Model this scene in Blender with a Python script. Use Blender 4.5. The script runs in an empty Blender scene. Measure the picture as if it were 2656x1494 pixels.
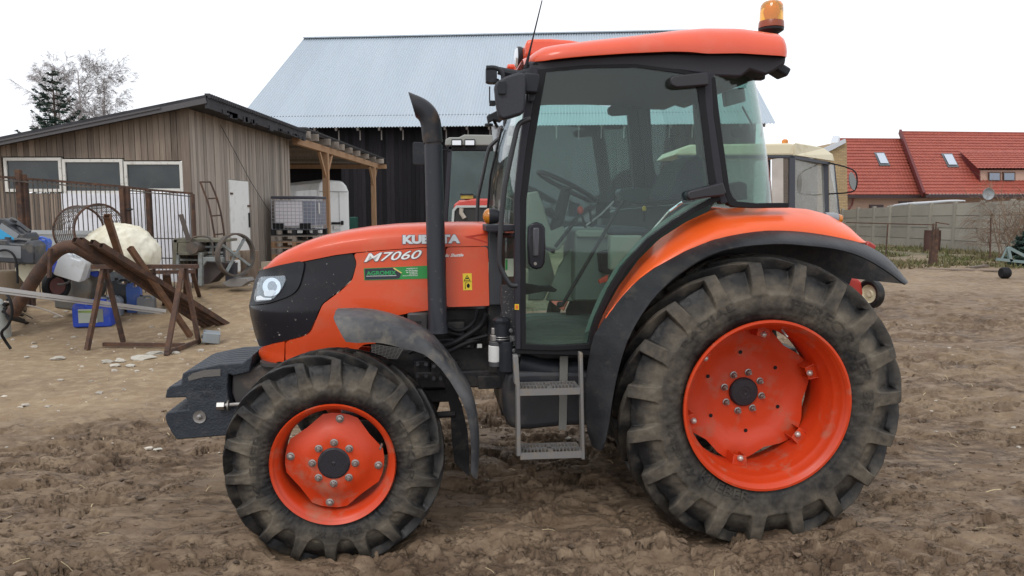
import bpy, bmesh, math, random
from mathutils.geometry import delaunay_2d_cdt
import numpy as np
from mathutils import Vector, Matrix, Euler, noise as mnoise
random.seed(7); rng = np.random.default_rng(11)
sc = bpy.context.scene
C = sc.collection
# ---------------------------------------------------------------- camera
HC = 1.72; FP = 1919.0; TH = math.atan(207/1919); PSI = math.radians(5.8)
cam = bpy.data.cameras.new('camera'); camo = bpy.data.objects.new('camera', cam); C.objects.link(camo)
cam.sensor_width = 36; cam.lens = 36*FP/2656; cam.clip_start = .05; cam.clip_end = 600
camo.location = (0, 0, HC); camo.rotation_euler = (math.pi/2-TH, 0, 0)
sc.camera = camo
# ---------------------------------------------------------------- sky, sun, exposure
SUN_EL, SUN_ROT = math.radians(48), math.radians(205)
w = bpy.data.worlds.new('World'); sc.world = w; w.use_nodes = True
nt = w.node_tree; nt.nodes.clear()
out = nt.nodes.new('ShaderNodeOutputWorld'); bg = nt.nodes.new('ShaderNodeBackground')
sky = nt.nodes.new('ShaderNodeTexSky'); sky.sky_type = 'NISHITA'; sky.sun_disc = False
sky.sun_elevation = SUN_EL; sky.sun_rotation = SUN_ROT; sky.air_density = 1.0; sky.dust_density = 3
mixw = nt.nodes.new('ShaderNodeMix'); mixw.data_type = 'RGBA'; mixw.inputs[0].default_value = .88
nt.links.new(sky.outputs[0], mixw.inputs[6]); mixw.inputs[7].default_value = (9.6, 9.8, 10.2, 1)
nt.links.new(mixw.outputs[2], bg.inputs[0]); bg.inputs[1].default_value = .13
nt.links.new(bg.outputs[0], out.inputs[0])
sl = bpy.data.lights.new('sun', 'SUN'); sl.energy = 1.0; sl.angle = math.radians(22); sl.color = (1, .97, .92)
so = bpy.data.objects.new('sun', sl); C.objects.link(so)
sd = Vector((math.sin(SUN_ROT)*math.cos(SUN_EL), math.cos(SUN_ROT)*math.cos(SUN_EL), math.sin(SUN_EL)))
so.rotation_euler = sd.to_track_quat('Z', 'Y').to_euler()
sc.view_settings.view_transform = 'Standard'; sc.view_settings.look = 'None'
sc.view_settings.exposure = 0.0; sc.view_settings.gamma = 1
# ---------------------------------------------------------------- survey helpers (photo pixel -> point at a chosen real distance)
def ray(px, py):
    v = (py-747)/FP
    return ((px-1328)/FP, math.cos(TH)-v*math.sin(TH), -math.sin(TH)-v*math.cos(TH))
PF = (-.869, 3.487); CP, SP = math.cos(PSI), math.sin(PSI)
def TL(px, py, n):                    # tractor space: (u to the rear, n away from camera, z up)
    d = ray(px, py); t = (n-PF[0]*SP+PF[1]*CP)/(-SP*d[0]+CP*d[1])
    X, Y = t*d[0], t*d[1]
    return Vector(((X-PF[0])*CP+(Y-PF[1])*SP, n, HC+t*d[2]))
def W(px, py, Y):
    d = ray(px, py); t = Y/d[1]; return Vector((t*d[0], Y, HC+t*d[2]))
def G(px, py, z=0.0):
    d = ray(px, py); t = (z-HC)/d[2]; return Vector((t*d[0], t*d[1], z))
def sstep(a, b, x):
    t = np.clip((x-a)/(b-a), 0, 1); return t*t*(3-2*t)
# ---------------------------------------------------------------- mesh builder
class MB:
    def __init__(s): s.v = []; s.f = []; s.c = []
    def add(s, vs, fs, c=None):
        k = len(s.v); s.v += [tuple(p) for p in vs]; c = random.random() if c is None else c
        for f in fs: s.f.append(tuple(i+k for i in f)); s.c.append(c)
        return s
    def box(s, a, b, c=None):
        x0, y0, z0 = a; x1, y1, z1 = b
        return s.add([(x0,y0,z0),(x1,y0,z0),(x1,y1,z0),(x0,y1,z0),(x0,y0,z1),(x1,y0,z1),(x1,y1,z1),(x0,y1,z1)],
            [(0,3,2,1),(4,5,6,7),(0,1,5,4),(1,2,6,5),(2,3,7,6),(3,0,4,7)], c)
    def obox(s, cen, size, rot=(0,0,0), c=None):
        m = Euler(rot).to_matrix(); cen = Vector(cen); h = [q/2 for q in size]
        P = [cen+m@Vector((i*h[0], j*h[1], k*h[2])) for k in (-1,1) for i, j in ((-1,-1),(1,-1),(1,1),(-1,1))]
        return s.add(P, [(0,3,2,1),(4,5,6,7),(0,1,5,4),(1,2,6,5),(2,3,7,6),(3,0,4,7)], c)
    def bar(s, p, q, wd, ht, up=(0,0,1), c=None):
        p, q = Vector(p), Vector(q); d = (q-p).normalized(); up = Vector(up)
        if abs(d.dot(up)) > .98: up = Vector((1,0,0))
        a = d.cross(up).normalized(); b = a.cross(d); a *= wd/2; b *= ht/2
        P = [p-a-b, p+a-b, p+a+b, p-a+b, q-a-b, q+a-b, q+a+b, q-a+b]
        return s.add(P, [(0,3,2,1),(4,5,6,7),(0,1,5,4),(1,2,6,5),(2,3,7,6),(3,0,4,7)], c)
    def tube(s, pts, r, seg=10, cap=True, c=None):
        pts = [Vector(p) for p in pts]; n = len(pts); rs = r if isinstance(r, (list, tuple)) else [r]*n
        t0 = (pts[1]-pts[0]).normalized(); a = t0.orthogonal().normalized(); V = []
        for i, p in enumerate(pts):
            t = (pts[min(i+1, n-1)]-pts[max(i-1, 0)]).normalized()
            a = (a-t*a.dot(t)).normalized(); b = t.cross(a)
            V += [p+(a*math.cos(2*math.pi*k/seg)+b*math.sin(2*math.pi*k/seg))*rs[i] for k in range(seg)]
        Fc = [(i*seg+k, i*seg+(k+1) % seg, (i+1)*seg+(k+1) % seg, (i+1)*seg+k) for i in range(n-1) for k in range(seg)]
        if cap: Fc += [tuple(range(seg-1, -1, -1)), tuple(range((n-1)*seg, n*seg))]
        return s.add(V, Fc, c)
    def prism(s, poly, y0, y1, c=None):        # poly: (x,z) outline, extruded along y
        n = len(poly)
        V = [(p[0], y0, p[-1]) for p in poly]+[(p[0], y1, p[-1]) for p in poly]
        return s.add(V, [tuple(range(n)), tuple(range(2*n-1, n-1, -1))]+[(i, i+n, (i+1) % n+n, (i+1) % n) for i in range(n)], c)
    def ext(s, P, d, c=None):                  # any planar 3-D outline pushed along vector d
        n = len(P); d = Vector(d); V = [Vector(p) for p in P]; V += [p+d for p in V]
        return s.add(V, [tuple(range(n)), tuple(range(2*n-1, n-1, -1))]+[(i, i+n, (i+1) % n+n, (i+1) % n) for i in range(n)], c)
    def ring(s, o, i, y0, y1, c=None):         # frame between two outlines of equal count in (x,z)
        n = len(o); V = [(p[0], y, p[-1]) for y in (y0, y1) for q in (o, i) for p in q]; Fc = []
        for k in range(n):
            j = (k+1) % n
            Fc += [(k, j, n+j, n+k), (2*n+k, 3*n+k, 3*n+j, 2*n+j), (k, 2*n+k, 2*n+j, j), (n+k, n+j, 3*n+j, 3*n+k)]
        return s.add(V, Fc, c)
    def lathe(s, prof, org=(0,0,0), axis='y', seg=32, c=None, closed=False, a0=0, a1=2*math.pi):
        full = abs(a1-a0-2*math.pi) < 1e-6; m = len(prof); N = seg if full else seg+1; V = []; org = Vector(org)
        for k in range(N):
            a = a0+(a1-a0)*k/seg; ca, sa = math.cos(a), math.sin(a)
            for r, h in prof:
                V.append(org+(Vector((r*ca, h, r*sa)) if axis == 'y' else Vector((r*ca, r*sa, h)) if axis == 'z' else Vector((h, r*ca, r*sa))))
        mm = m if closed else m-1
        Fc = [(k*m+i, k*m+(i+1) % m, ((k+1) % N)*m+(i+1) % m, ((k+1) % N)*m+i) for k in range(seg) for i in range(mm)]
        return s.add(V, Fc, c)
    def grid(s, fn, nu, nv, closeu=False, c=None):
        V = [fn(i/(nu if closeu else nu-1), j/(nv-1)) for i in range(nu) for j in range(nv)]
        Fc = [(i*nv+j, i*nv+j+1, ((i+1) % nu)*nv+j+1, ((i+1) % nu)*nv+j) for i in range(nu if closeu else nu-1) for j in range(nv-1)]
        return s.add(V, Fc, c)
    def lump(s, cen, r, sq=(1,1,1), sub=2, amp=.2, fr=1.5, c=None, seed=0):
        bm = bmesh.new(); bmesh.ops.create_icosphere(bm, subdivisions=sub, radius=1); cen = Vector(cen)
        V = []
        for v in bm.verts:
            p = v.co; k = 1+amp*mnoise.noise(p*fr+Vector((seed*7.3, seed*3.1, seed)))*2
            V.append(cen+Vector((p.x*sq[0], p.y*sq[1], p.z*sq[2]))*r*k)
        s.add(V, [tuple(v.index for v in f.verts) for f in bm.faces], c); bm.free(); return s
    def build(s, name, mat, parent=None, smooth=35, bevel=0, segs=2, solid=0, loc=None, recalc=True, sub=0):
        me = bpy.data.meshes.new(name); me.from_pydata(s.v, [], s.f)
        at = me.attributes.new('rnd', 'FLOAT', 'FACE'); at.data.foreach_set('value', s.c)
        if recalc:
            bm = bmesh.new(); bm.from_mesh(me); bmesh.ops.recalc_face_normals(bm, faces=bm.faces); bm.to_mesh(me); bm.free()
        if smooth:
            me.shade_smooth(); me.set_sharp_from_angle(angle=math.radians(smooth))
        o = bpy.data.objects.new(name, me); C.objects.link(o)
        for m in (mat if isinstance(mat, list) else [mat]): me.materials.append(m)
        if parent: o.parent = parent
        if loc: o.location = loc
        if solid:
            md = o.modifiers.new('solid', 'SOLIDIFY'); md.thickness = solid; md.offset = 0
            if smooth and not bevel: md = o.modifiers.new('split', 'EDGE_SPLIT'); md.split_angle = math.radians(max(smooth, 40))
        if bevel:
            md = o.modifiers.new('bevel', 'BEVEL'); md.width = bevel; md.segments = segs; md.limit_method = 'ANGLE'; md.angle_limit = math.radians(40)
            md.harden_normals = False
        if sub:
            md = o.modifiers.new('sub', 'SUBSURF'); md.levels = sub; md.render_levels = sub
        return o
def tag(o, label=None, cat=None, group=None, kind=None):
    if label: o['label'] = label
    if cat: o['category'] = cat
    if group: o['group'] = group
    if kind: o['kind'] = kind
    return o
def empty(name, loc=(0,0,0), rz=0, label=None, cat=None, group=None, parent=None):
    o = bpy.data.objects.new(name, None); C.objects.link(o); o.location = loc; o.rotation_euler = (0,0,rz); o.empty_display_size = .1
    if parent: o.parent = parent
    return tag(o, label, cat, group)
def copy_tree(o, parent=None):
    c = o.copy(); C.objects.link(c)
    if parent: c.parent = parent
    for ch in list(o.children): copy_tree(ch, c)
    return c
def chaikin(P, n=1, closed=True):
    P = [Vector(p) for p in P]
    for _ in range(n):
        Q = []; m = len(P)
        if not closed: Q.append(P[0])
        for i in range(m if closed else m-1):
            a, b = P[i], P[(i+1) % m]; Q += [a*.75+b*.25, a*.25+b*.75]
        if not closed: Q.append(P[-1])
        P = Q
    return P
def roundpoly(P, r, k=3):      # (x,0,z) outline with small rounded corners
    P = [Vector(p) for p in P]; out = []; n = len(P)
    for i in range(n):
        a, b, c = P[i-1], P[i], P[(i+1) % n]; u, v = (a-b), (c-b); q = min(r, u.length*.45, v.length*.45); s, e = b+u.normalized()*q, b+v.normalized()*q
        for j in range(k+1): t = j/k; out.append(s*(1-t)**2+b*2*t*(1-t)+e*t*t)
    return out
def resample(P, n, closed=False):
    P = [Vector(p) for p in P]
    if closed: P = P+[P[0]]
    L = [0]
    for a, b in zip(P, P[1:]): L.append(L[-1]+(b-a).length)
    out = []
    for k in range(n):
        s = L[-1]*k/(n if closed else n-1); i = 0
        while i < len(L)-2 and L[i+1] < s: i += 1
        out.append(P[i].lerp(P[i+1], (s-L[i])/max(L[i+1]-L[i], 1e-9)))
    return out
def interp(pts, x):
    pts = sorted(pts); xs = [p[0] for p in pts]; return float(np.interp(x, xs, [p[1] for p in pts]))
# ---------------------------------------------------------------- materials
MC = {}
def mat(name, col, rough=.6, metal=0, col2=None, sc1=4, lo=.42, hi=.62, stretch=(1,1,1), bump=0, bs=40, dust=None, dsc=9, dlo=.55, dhi=.7, damt=.6,
        coat=0, rnd=0, spec=.5, trans=0, emit=0, speck=None, rnoise=0):
    if name in MC: return MC[name]
    m = bpy.data.materials.new(name); m.use_nodes = True; t = m.node_tree; N = t.nodes; L = t.links; b = N['Principled BSDF']
    b.inputs['Roughness'].default_value = rough; b.inputs['Metallic'].default_value = metal
    b.inputs['Specular IOR Level'].default_value = spec
    if coat: b.inputs['Coat Weight'].default_value = coat; b.inputs['Coat Roughness'].default_value = .035
    if trans: b.inputs['Transmission Weight'].default_value = trans
    tc = N.new('ShaderNodeTexCoord'); mp = N.new('ShaderNodeMapping'); L.new(tc.outputs['Object'], mp.inputs[0]); mp.inputs['Scale'].default_value = stretch
    rgb = N.new('ShaderNodeRGB'); rgb.outputs[0].default_value = (*col, 1); cur = rgb.outputs[0]
    def mask(scale, lo, hi, detail=6):
        n = N.new('ShaderNodeTexNoise'); n.inputs['Scale'].default_value = scale; n.inputs['Detail'].default_value = detail; n.inputs['Roughness'].default_value = .62
        L.new(mp.outputs[0], n.inputs[0]); r = N.new('ShaderNodeMapRange'); r.inputs[1].default_value = lo; r.inputs[2].default_value = hi
        L.new(n.outputs[0], r.inputs[0]); return r.outputs[0]
    def mix(fac, a, cb, amt=1):
        x = N.new('ShaderNodeMix'); x.data_type = 'RGBA'
        if amt != 1:
            q = N.new('ShaderNodeMath'); q.operation = 'MULTIPLY'; q.inputs[1].default_value = amt; L.new(fac, q.inputs[0]); fac = q.outputs[0]
        L.new(fac, x.inputs[0]); L.new(a, x.inputs[6])
        if isinstance(cb, tuple): x.inputs[7].default_value = (*cb, 1)
        else: L.new(cb, x.inputs[7])
        return x.outputs[2]
    if col2: cur = mix(mask(sc1, lo, hi), cur, col2)
    if rnd:
        at = N.new('ShaderNodeAttribute'); at.attribute_name = 'rnd'
        r = N.new('ShaderNodeMapRange'); r.inputs[3].default_value = 1-rnd; r.inputs[4].default_value = 1+rnd; L.new(at.outputs['Fac'], r.inputs[0])
        hv = N.new('ShaderNodeHueSaturation'); L.new(r.outputs[0], hv.inputs['Value']); L.new(cur, hv.inputs['Color']); cur = hv.outputs[0]
    if dust:
        dm = mask(dsc, dlo, dhi, 9); cur = mix(dm, cur, dust, damt)
        q = N.new('ShaderNodeMapRange'); L.new(dm, q.inputs[0]); q.inputs[3].default_value = rough; q.inputs[4].default_value = min(1, rough+.4*damt+.1); L.new(q.outputs[0], b.inputs['Roughness'])
    if speck: cur = mix(mask(speck[1], speck[2], speck[2]+.02, 3), cur, speck[0])
    L.new(cur, b.inputs['Base Color'])
    if emit: L.new(cur, b.inputs['Emission Color']); b.inputs['Emission Strength'].default_value = emit
    if bump:
        n = N.new('ShaderNodeTexNoise'); n.inputs['Scale'].default_value = bs; n.inputs['Detail'].default_value = 5; L.new(mp.outputs[0], n.inputs[0])
        bp = N.new('ShaderNodeBump'); bp.inputs['Strength'].default_value = bump; bp.inputs['Distance'].default_value = .01; L.new(n.outputs[0], bp.inputs['Height']); L.new(bp.outputs[0], b.inputs['Normal'])
    MC[name] = m; return m
def glassmat(name, tint, gloss=1.0, rough=.02, dirt=0, dcol=(.3,.3,.28), f0=.04):
    if name in MC: return MC[name]
    m = bpy.data.materials.new(name); m.use_nodes = True; t = m.node_tree; N = t.nodes; L = t.links; N.clear()
    o = N.new('ShaderNodeOutputMaterial'); tr = N.new('ShaderNodeBsdfTransparent'); tr.inputs[0].default_value = (*tint, 1)
    g = N.new('ShaderNodeBsdfGlossy'); g.inputs[1].default_value = rough; g.inputs[0].default_value = (gloss, gloss, gloss, 1)
    lw = N.new('ShaderNodeLayerWeight'); pw = N.new('ShaderNodeMath'); pw.operation = 'POWER'; pw.inputs[1].default_value = 5; L.new(lw.outputs['Facing'], pw.inputs[0])
    fr = N.new('ShaderNodeMapRange'); fr.inputs[3].default_value = f0; fr.inputs[4].default_value = .8; L.new(pw.outputs[0], fr.inputs[0]); mx = N.new('ShaderNodeMixShader')
    L.new(fr.outputs[0], mx.inputs[0]); L.new(tr.outputs[0], mx.inputs[1]); L.new(g.outputs[0], mx.inputs[2]); last = mx.outputs[0]
    if dirt:
        d = N.new('ShaderNodeBsdfDiffuse'); d.inputs[0].default_value = (*dcol, 1); tc = N.new('ShaderNodeTexCoord'); n = N.new('ShaderNodeTexNoise'); n.inputs['Scale'].default_value = 3; n.inputs['Detail'].default_value = 8
        L.new(tc.outputs['Object'], n.inputs[0]); r = N.new('ShaderNodeMapRange'); r.inputs[1].default_value = .35; r.inputs[2].default_value = .75; r.inputs[3].default_value = dirt*.4; r.inputs[4].default_value = dirt; L.new(n.outputs[0], r.inputs[0])
        m2 = N.new('ShaderNodeMixShader'); L.new(r.outputs[0], m2.inputs[0]); L.new(last, m2.inputs[1]); L.new(d.outputs[0], m2.inputs[2]); last = m2.outputs[0]
    L.new(last, o.inputs[0]); MC[name] = m; return m
MUD = (.20,.15,.10)
ORG = mat('orange_paint', (.66,.066,.008), .38, coat=.28, col2=(.60,.056,.007), sc1=2, speck=((.45,.20,.10), 60, .70), dust=(.42,.20,.12), dsc=5, dlo=.50, dhi=.82, damt=.4)
ORF = mat('orange_fender_plastic_lit', (.80,.108,.014), .40, coat=.25, col2=(.76,.098,.013), sc1=2, dust=(.5,.25,.15), dsc=5, dlo=.55, dhi=.85, damt=.25)  # orange shifted to yellow, sky highlight mixed into the base colour
ORR = mat('orange_rim_paint', (.60,.050,.008), .40, col2=(.54,.043,.007), sc1=3, dust=(.33,.17,.11), dsc=7, dlo=.54, dhi=.72, damt=.7)
BLK = mat('black_plastic', (.020,.022,.027), .42, col2=(.027,.029,.034), sc1=6, dust=(.10,.09,.075), dsc=12, dlo=.60, dhi=.8, damt=.4, speck=((.3,.28,.25), 70, .73), spec=.22)
BLG = mat('black_gloss', (.009,.009,.014), .25, coat=.15, spec=.3, speck=((.35,.33,.30), 55, .69), dust=(.07,.06,.055), dsc=8, dlo=.6, dhi=.8, damt=.35)
DRK = mat('dark_frame_paint', (.030,.030,.038), .5, dust=(.09,.08,.07), dsc=10, dlo=.55, dhi=.8, damt=.4, spec=.22)
RUBB = mat('rubber_seal', (.012,.012,.014), .6, spec=.22)
FEN = mat('dusty_fender_plastic', (.017,.018,.021), .45, col2=(.028,.029,.031), sc1=7, dust=(.13,.11,.085), dsc=11, dlo=.54, dhi=.78, damt=.5, stretch=(1,.4,1), speck=((.30,.27,.22), 45, .74), bump=.15, bs=90, spec=.22)
FEG = mat('worn_grey_fender', (.045,.047,.052), .38, col2=(.110,.110,.112), sc1=3, dust=(.24,.21,.16), dsc=11, dlo=.50, dhi=.74, damt=.6, speck=((.42,.39,.33), 50, .74), bump=.2, bs=80, spec=.22)
ENG = mat('engine_paint', (.022,.023,.027), .45, col2=(.040,.038,.036), sc1=9, dust=(.11,.09,.07), dsc=14, dlo=.5, dhi=.75, damt=.5, bump=.2, spec=.22)
CAST = mat('cast_weight_paint', (.026,.032,.042), .5, col2=(.036,.043,.054), sc1=5, bump=.5, bs=90, spec=.35, speck=((.25,.23,.2), 60, .72), dust=(.12,.11,.10), dsc=10, dlo=.55, dhi=.8, damt=.4)
STEEL = mat('bare_steel', (.35,.34,.33), .4, metal=.85, dust=(.25,.2,.15), dsc=20, dlo=.5, dhi=.7)
STEP = mat('galvanised_step', (.22,.215,.21), .5, metal=.35, dust=(.28,.22,.15), dsc=18, dlo=.5, dhi=.7, damt=.8)
WHITE = mat('white_lettering', (.82,.82,.80), .4)
GREYG = mat('greenish_trim', (.21,.24,.19), .6, dust=(.22,.2,.16), dsc=7, dlo=.5, dhi=.8, damt=.3)
SEATM = mat('seat_fabric', (.03,.032,.04), .85, bump=.2, bs=200)
AMB = mat('amber_lens', (.9,.32,.02), .15, trans=.5, coat=.4)
REDM = mat('red_knob', (.55,.06,.03), .35)
CHR = mat('chrome', (.85,.86,.88), .08, metal=1)
YEL = mat('yellow_sticker', (.80,.58,.03), .4)
GRNS = mat('green_sticker', (.02,.25,.05), .4)
NAVY = mat('navy_sticker', (.018,.022,.035), .4)
GT = mat('green_lettering', (.02,.30,.09), .45)
GLS = glassmat('cab_glass', (.85,.935,.92), .68, dirt=.02, f0=.042, dcol=(.24,.31,.30))
GLC = glassmat('clear_glass', (.9,.95,.93), .9, dirt=.06)
# ---------------------------------------------------------------- ground: one displaced sheet
_T = rng.random((256, 256))
def vn(x, y, s=0):
    x = x+s*37.7; y = y+s*91.3
    xi = np.floor(x).astype(int); yi = np.floor(y).astype(int); fx = x-xi; fy = y-yi
    fx = fx*fx*fx*(fx*(fx*6-15)+10); fy = fy*fy*fy*(fy*(fy*6-15)+10)
    a = _T[xi & 255, yi & 255]; b = _T[(xi+1) & 255, yi & 255]; c = _T[xi & 255, (yi+1) & 255]; d = _T[(xi+1) & 255, (yi+1) & 255]
    return (a*(1-fx)+b*fx)*(1-fy)+(c*(1-fx)+d*fx)*fy
def fbm(x, y, o=4, s=0, g=.5):
    r = 0; a = 1; t = 0
    for k in range(o):
        r = r+a*vn(x*2**k, y*2**k, s+k); t += a; a *= g
    return r/t
def ridge(x, y, o=4, s=0, g=.55):
    r = 0; a = 1; t = 0
    for k in range(o):
        r = r+a*(1-np.abs(2*vn(x*2**k, y*2**k, s+k)-1)); t += a; a *= g
    return r/t
def base_h(x, y):
    return .38*sstep(9.3, 13.5, y)*sstep(1, -3, x)
def local(x, y):       # world -> tractor space
    return (x-PF[0])*CP+(y-PF[1])*SP, -(x-PF[0])*SP+(y-PF[1])*CP
def tyre_track(x, y, y0, slope, wd, pitch, s):
    n = y-(y0+slope*x)+.05*(vn(x*.6, y*0+s, s)-.5); inn = sstep(wd/2+.06, wd/2-.02, np.abs(n))
    ph = ((x+np.abs(n)*1.0)/pitch) % 1.0; bar = sstep(.30, .38, ph)*sstep(.78, .70, ph)
    berm = np.exp(-((np.abs(n)-wd/2-.05)/.05)**2)
    return inn*(-.032+bar*.034)+berm*.022
def ground_h(x, y):
    z = base_h(x, y)
    wet = mudmask(x, y)
    ax = x*.62+.30*fbm(x*2, y*2, 2, 9)+.06*fbm(x*9, y*9, 2, 19); ay = y*1.25+.30*fbm(x*2+5, y*2, 2, 14)+.06*fbm(x*9, y*9, 2, 24)
    z = z+.05*(fbm(x*.6, y*.8, 3, 1)-.5)
    r1 = ridge(ax*2.6, ay*3.0, 4, 3, .55); r2 = ridge(ax*9, ay*12, 4, 21, .62)
    patch = sstep(.47, .60, fbm(x*1.0, y*1.5, 4, 51)); cl = fbm(ax*9, ay*12, 4, 31, .6)
    n1 = fbm(ax*3.6, ay*5.2, 6, 41, .62); n2 = fbm(ax*7.5, ay*10.5, 5, 44, .62); n3 = fbm(ax*15, ay*20, 4, 48, .6)
    tear = sstep(.500, .512, n1)*.034+sstep(.56, .572, n1)*.022-.045*np.exp(-((n1-.495)/.012)**2)        # torn crust: a step with a crevice at its foot
    tear2 = sstep(.505, .522, n2)*.020-.030*np.exp(-((n2-.498)/.016)**2)+sstep(.58, .59, n2)*.010
    crumb = sstep(.55, .60, n3)*.014+.012*(r2-.6)
    w2 = sstep(.40, .60, fbm(x*1.7, y*2.6, 3, 55))
    z = z+wet*(.040*(r1-.62)+tear*(.10+.85*w2)+(.02+.70*patch)*(tear2+crumb)+.006*(cl-.5))
    z = z+(1-wet)*(.010*(r2-.6)+.008*(fbm(x*14, y*14, 4, 61)-.5))
    for a in ((3.42,.03,.36,.20,11),(2.45,-.05,.38,.21,1),(3.05,.06,.34,.19,2),(5.9,.02,.42,.24,3),(6.7,-.10,.40,.24,4),(7.6,.12,.42,.24,5),(9.2,.2,.4,.25,6)):
        z = z+wet*tyre_track(x, y, *a)*(.45+.9*sstep(.35, .6, fbm(x*1.3, y*1.3, 3, 70+a[4])))
    u, n = local(x, y)
    for (u0, n0, n1, hw) in ((-.01,-.02,.34,.34),(2.20,-.02,.46,.42),(-.01,1.56,1.95,.34),(2.20,1.45,1.95,.42)):   # the wheels have sunk in and pushed the mud up
        du = np.abs(u-u0); mn = sstep(n0-.10, n0+.0, n)*sstep(n1+.10, n1, n)
        z = z+mn*sstep(hw+.12, hw-.1, du)*(-.055)
        z = z+.030*np.exp(-((du-hw-.08)/.10)**2)*mn*(.5+r2)+.02*np.exp(-((n-n0+.12)/.07)**2)*sstep(hw+.1, hw-.1, du)*(r2)
    return z
def mudmask(x, y):
    e = 5.7+2.6*(fbm(x*.7, y*.45, 4, 81)-.5)*2
    left = sstep(e+1.1, e-.9, y+.35*np.minimum(x+1.5, 0)*0)        # left yard: dry sandy soil behind y~5.6
    right = np.clip(.98-.40*sstep(10, 20, y+2*(fbm(x*.4, y*.5, 3, 85)-.5))-.25*sstep(.52,.62,fbm(x*.35, y*.8, 3, 88)), 0, 1)
    k = sstep(-1.6, .3, x)
    return np.clip(left*(1-k)+np.maximum(left, right)*k, 0, 1)
def axis(parts):
    out = [parts[0][0]]
    for a, b, s0, s1 in parts:
        x = a
        while x < b-1e-6:
            t = (x-a)/(b-a); x = min(b, x+s0+(s1-s0)*t); out.append(x)
    return np.array(out)
xs = axis([(-160,-40,30,10),(-40,-12,4,.5),(-12,-4.6,.25,.03),(-4.6,-2.6,.03,.0125),(-2.6,3.0,.0105,.0105),(3.0,5.2,.0125,.03),(5.2,14,.03,.25),(14,40,.5,4),(40,160,10,30)])
ys = axis([(-20,0,5,.6),(0,3.1,.5,.05),(3.1,5,.0095,.014),(5,8,.014,.028),(8,14,.028,.07),(14,45,.08,.6),(45,140,2,20),(140,320,25,60)])
X, Y = np.meshgrid(xs, ys, indexing='ij'); Z = ground_h(X, Y)
far = sstep(30, 60, np.hypot(X, Y)); Z = Z*(1-far)+base_h(X, Y)*far
nx, ny = X.shape; me = bpy.data.meshes.new('ground')
me.vertices.add(nx*ny); me.vertices.foreach_set('co', np.stack([X, Y, Z], -1).reshape(-1))
i = np.arange(nx-1)[:, None]*ny+np.arange(ny-1)[None, :]; q = np.stack([i, i+ny, i+ny+1, i+1], -1).reshape(-1, 4); nf = len(q)
me.loops.add(nf*4); me.loops.foreach_set('vertex_index', q.reshape(-1)); me.polygons.add(nf)
me.polygons.foreach_set('loop_start', np.arange(nf)*4); me.polygons.foreach_set('loop_total', np.full(nf, 4)); me.update()
a = me.attributes.new('mud', 'FLOAT', 'POINT'); a.data.foreach_set('value', mudmask(X, Y).reshape(-1).astype(np.float32))
me.shade_smooth()
grd = bpy.data.objects.new('ground', me); C.objects.link(grd); grd['kind'] = 'structure'
m = bpy.data.materials.new('yard_soil'); m.use_nodes = True; t = m.node_tree; N = t.nodes; L = t.links; b = N['Principled BSDF']
geo = N.new('ShaderNodeNewGeometry')
def nz(scale, detail=6, st=(1,1,1), rough=.6):
    mp = N.new('ShaderNodeMapping'); L.new(geo.outputs['Position'], mp.inputs[0]); mp.inputs['Scale'].default_value = st
    n = N.new('ShaderNodeTexNoise'); n.inputs['Scale'].default_value = scale; n.inputs['Detail'].default_value = detail; n.inputs['Roughness'].default_value = rough; L.new(mp.outputs[0], n.inputs[0]); return n.outputs[0]
def mr(x, a, bb, c=0, d=1):
    r = N.new('ShaderNodeMapRange'); r.inputs[1].default_value = a; r.inputs[2].default_value = bb; r.inputs[3].default_value = c; r.inputs[4].default_value = d; L.new(x, r.inputs[0]); return r.outputs[0]
def mx(f, a, bb):
    x = N.new('ShaderNodeMix'); x.data_type = 'RGBA'; L.new(f, x.inputs[0])
    for k, s in ((6, a), (7, bb)):
        if isinstance(s, tuple): x.inputs[k].default_value = (*s, 1)
        else: L.new(s, x.inputs[k])
    return x.outputs[2]
at = N.new('ShaderNodeAttribute'); at.attribute_name = 'mud'
wetc = mx(mr(nz(1.3, 7, (.8,1.3,1)), .40, .62), (.112,.073,.046), (.205,.142,.090))
wetc = mx(mr(nz(9, 8, (.7,1.5,1)), .46, .66), wetc, (.265,.192,.126))
wetc = mx(mr(nz(16, 7, (.6,1.6,1), .7), .60, .68), wetc, (.070,.045,.029))
dry = mx(mr(nz(.9, 7), .38, .62), (.30,.215,.130), (.225,.158,.096))
dry = mx(mr(nz(7, 8), .45, .70), dry, (.38,.29,.185))
dry = mx(mr(nz(60, 4), .60, .72), dry, (.16,.115,.075))
col = mx(at.outputs['Fac'], dry, wetc)
sepz = N.new('ShaderNodeSeparateXYZ'); L.new(geo.outputs['Position'], sepz.inputs[0])
grn = N.new('ShaderNodeMath'); grn.operation = 'MULTIPLY'; L.new(mr(sepz.outputs[1], 24, 27), grn.inputs[0]); L.new(mr(nz(.6, 6), .35, .6), grn.inputs[1])
col = mx(grn.outputs[0], col, (.085,.085,.04))
L.new(col, b.inputs['Base Color'])
L.new(mr(nz(3, 6), .4, .65, .62, .95), b.inputs['Roughness']); b.inputs['Specular IOR Level'].default_value = .35
bp = N.new('ShaderNodeBump'); bp.inputs['Strength'].default_value = 1.0; bp.inputs['Distance'].default_value = .012
L.new(nz(38, 8, (.8,1.2,1), .7), bp.inputs['Height'])
prev = bp.outputs[0]
for sc_, st_, lo_, hi_, ds_ in ((5.5,(.6,1.7,1),.52,.55,.005),(13,(.6,1.5,1),.58,.62,.002)):
    b2 = N.new('ShaderNodeBump'); b2.inputs['Distance'].default_value = ds_; L.new(at.outputs['Fac'], b2.inputs['Strength']); L.new(mr(nz(sc_, 9, st_, .68), lo_, hi_), b2.inputs['Height']); L.new(prev, b2.inputs['Normal']); prev = b2.outputs[0]
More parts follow.
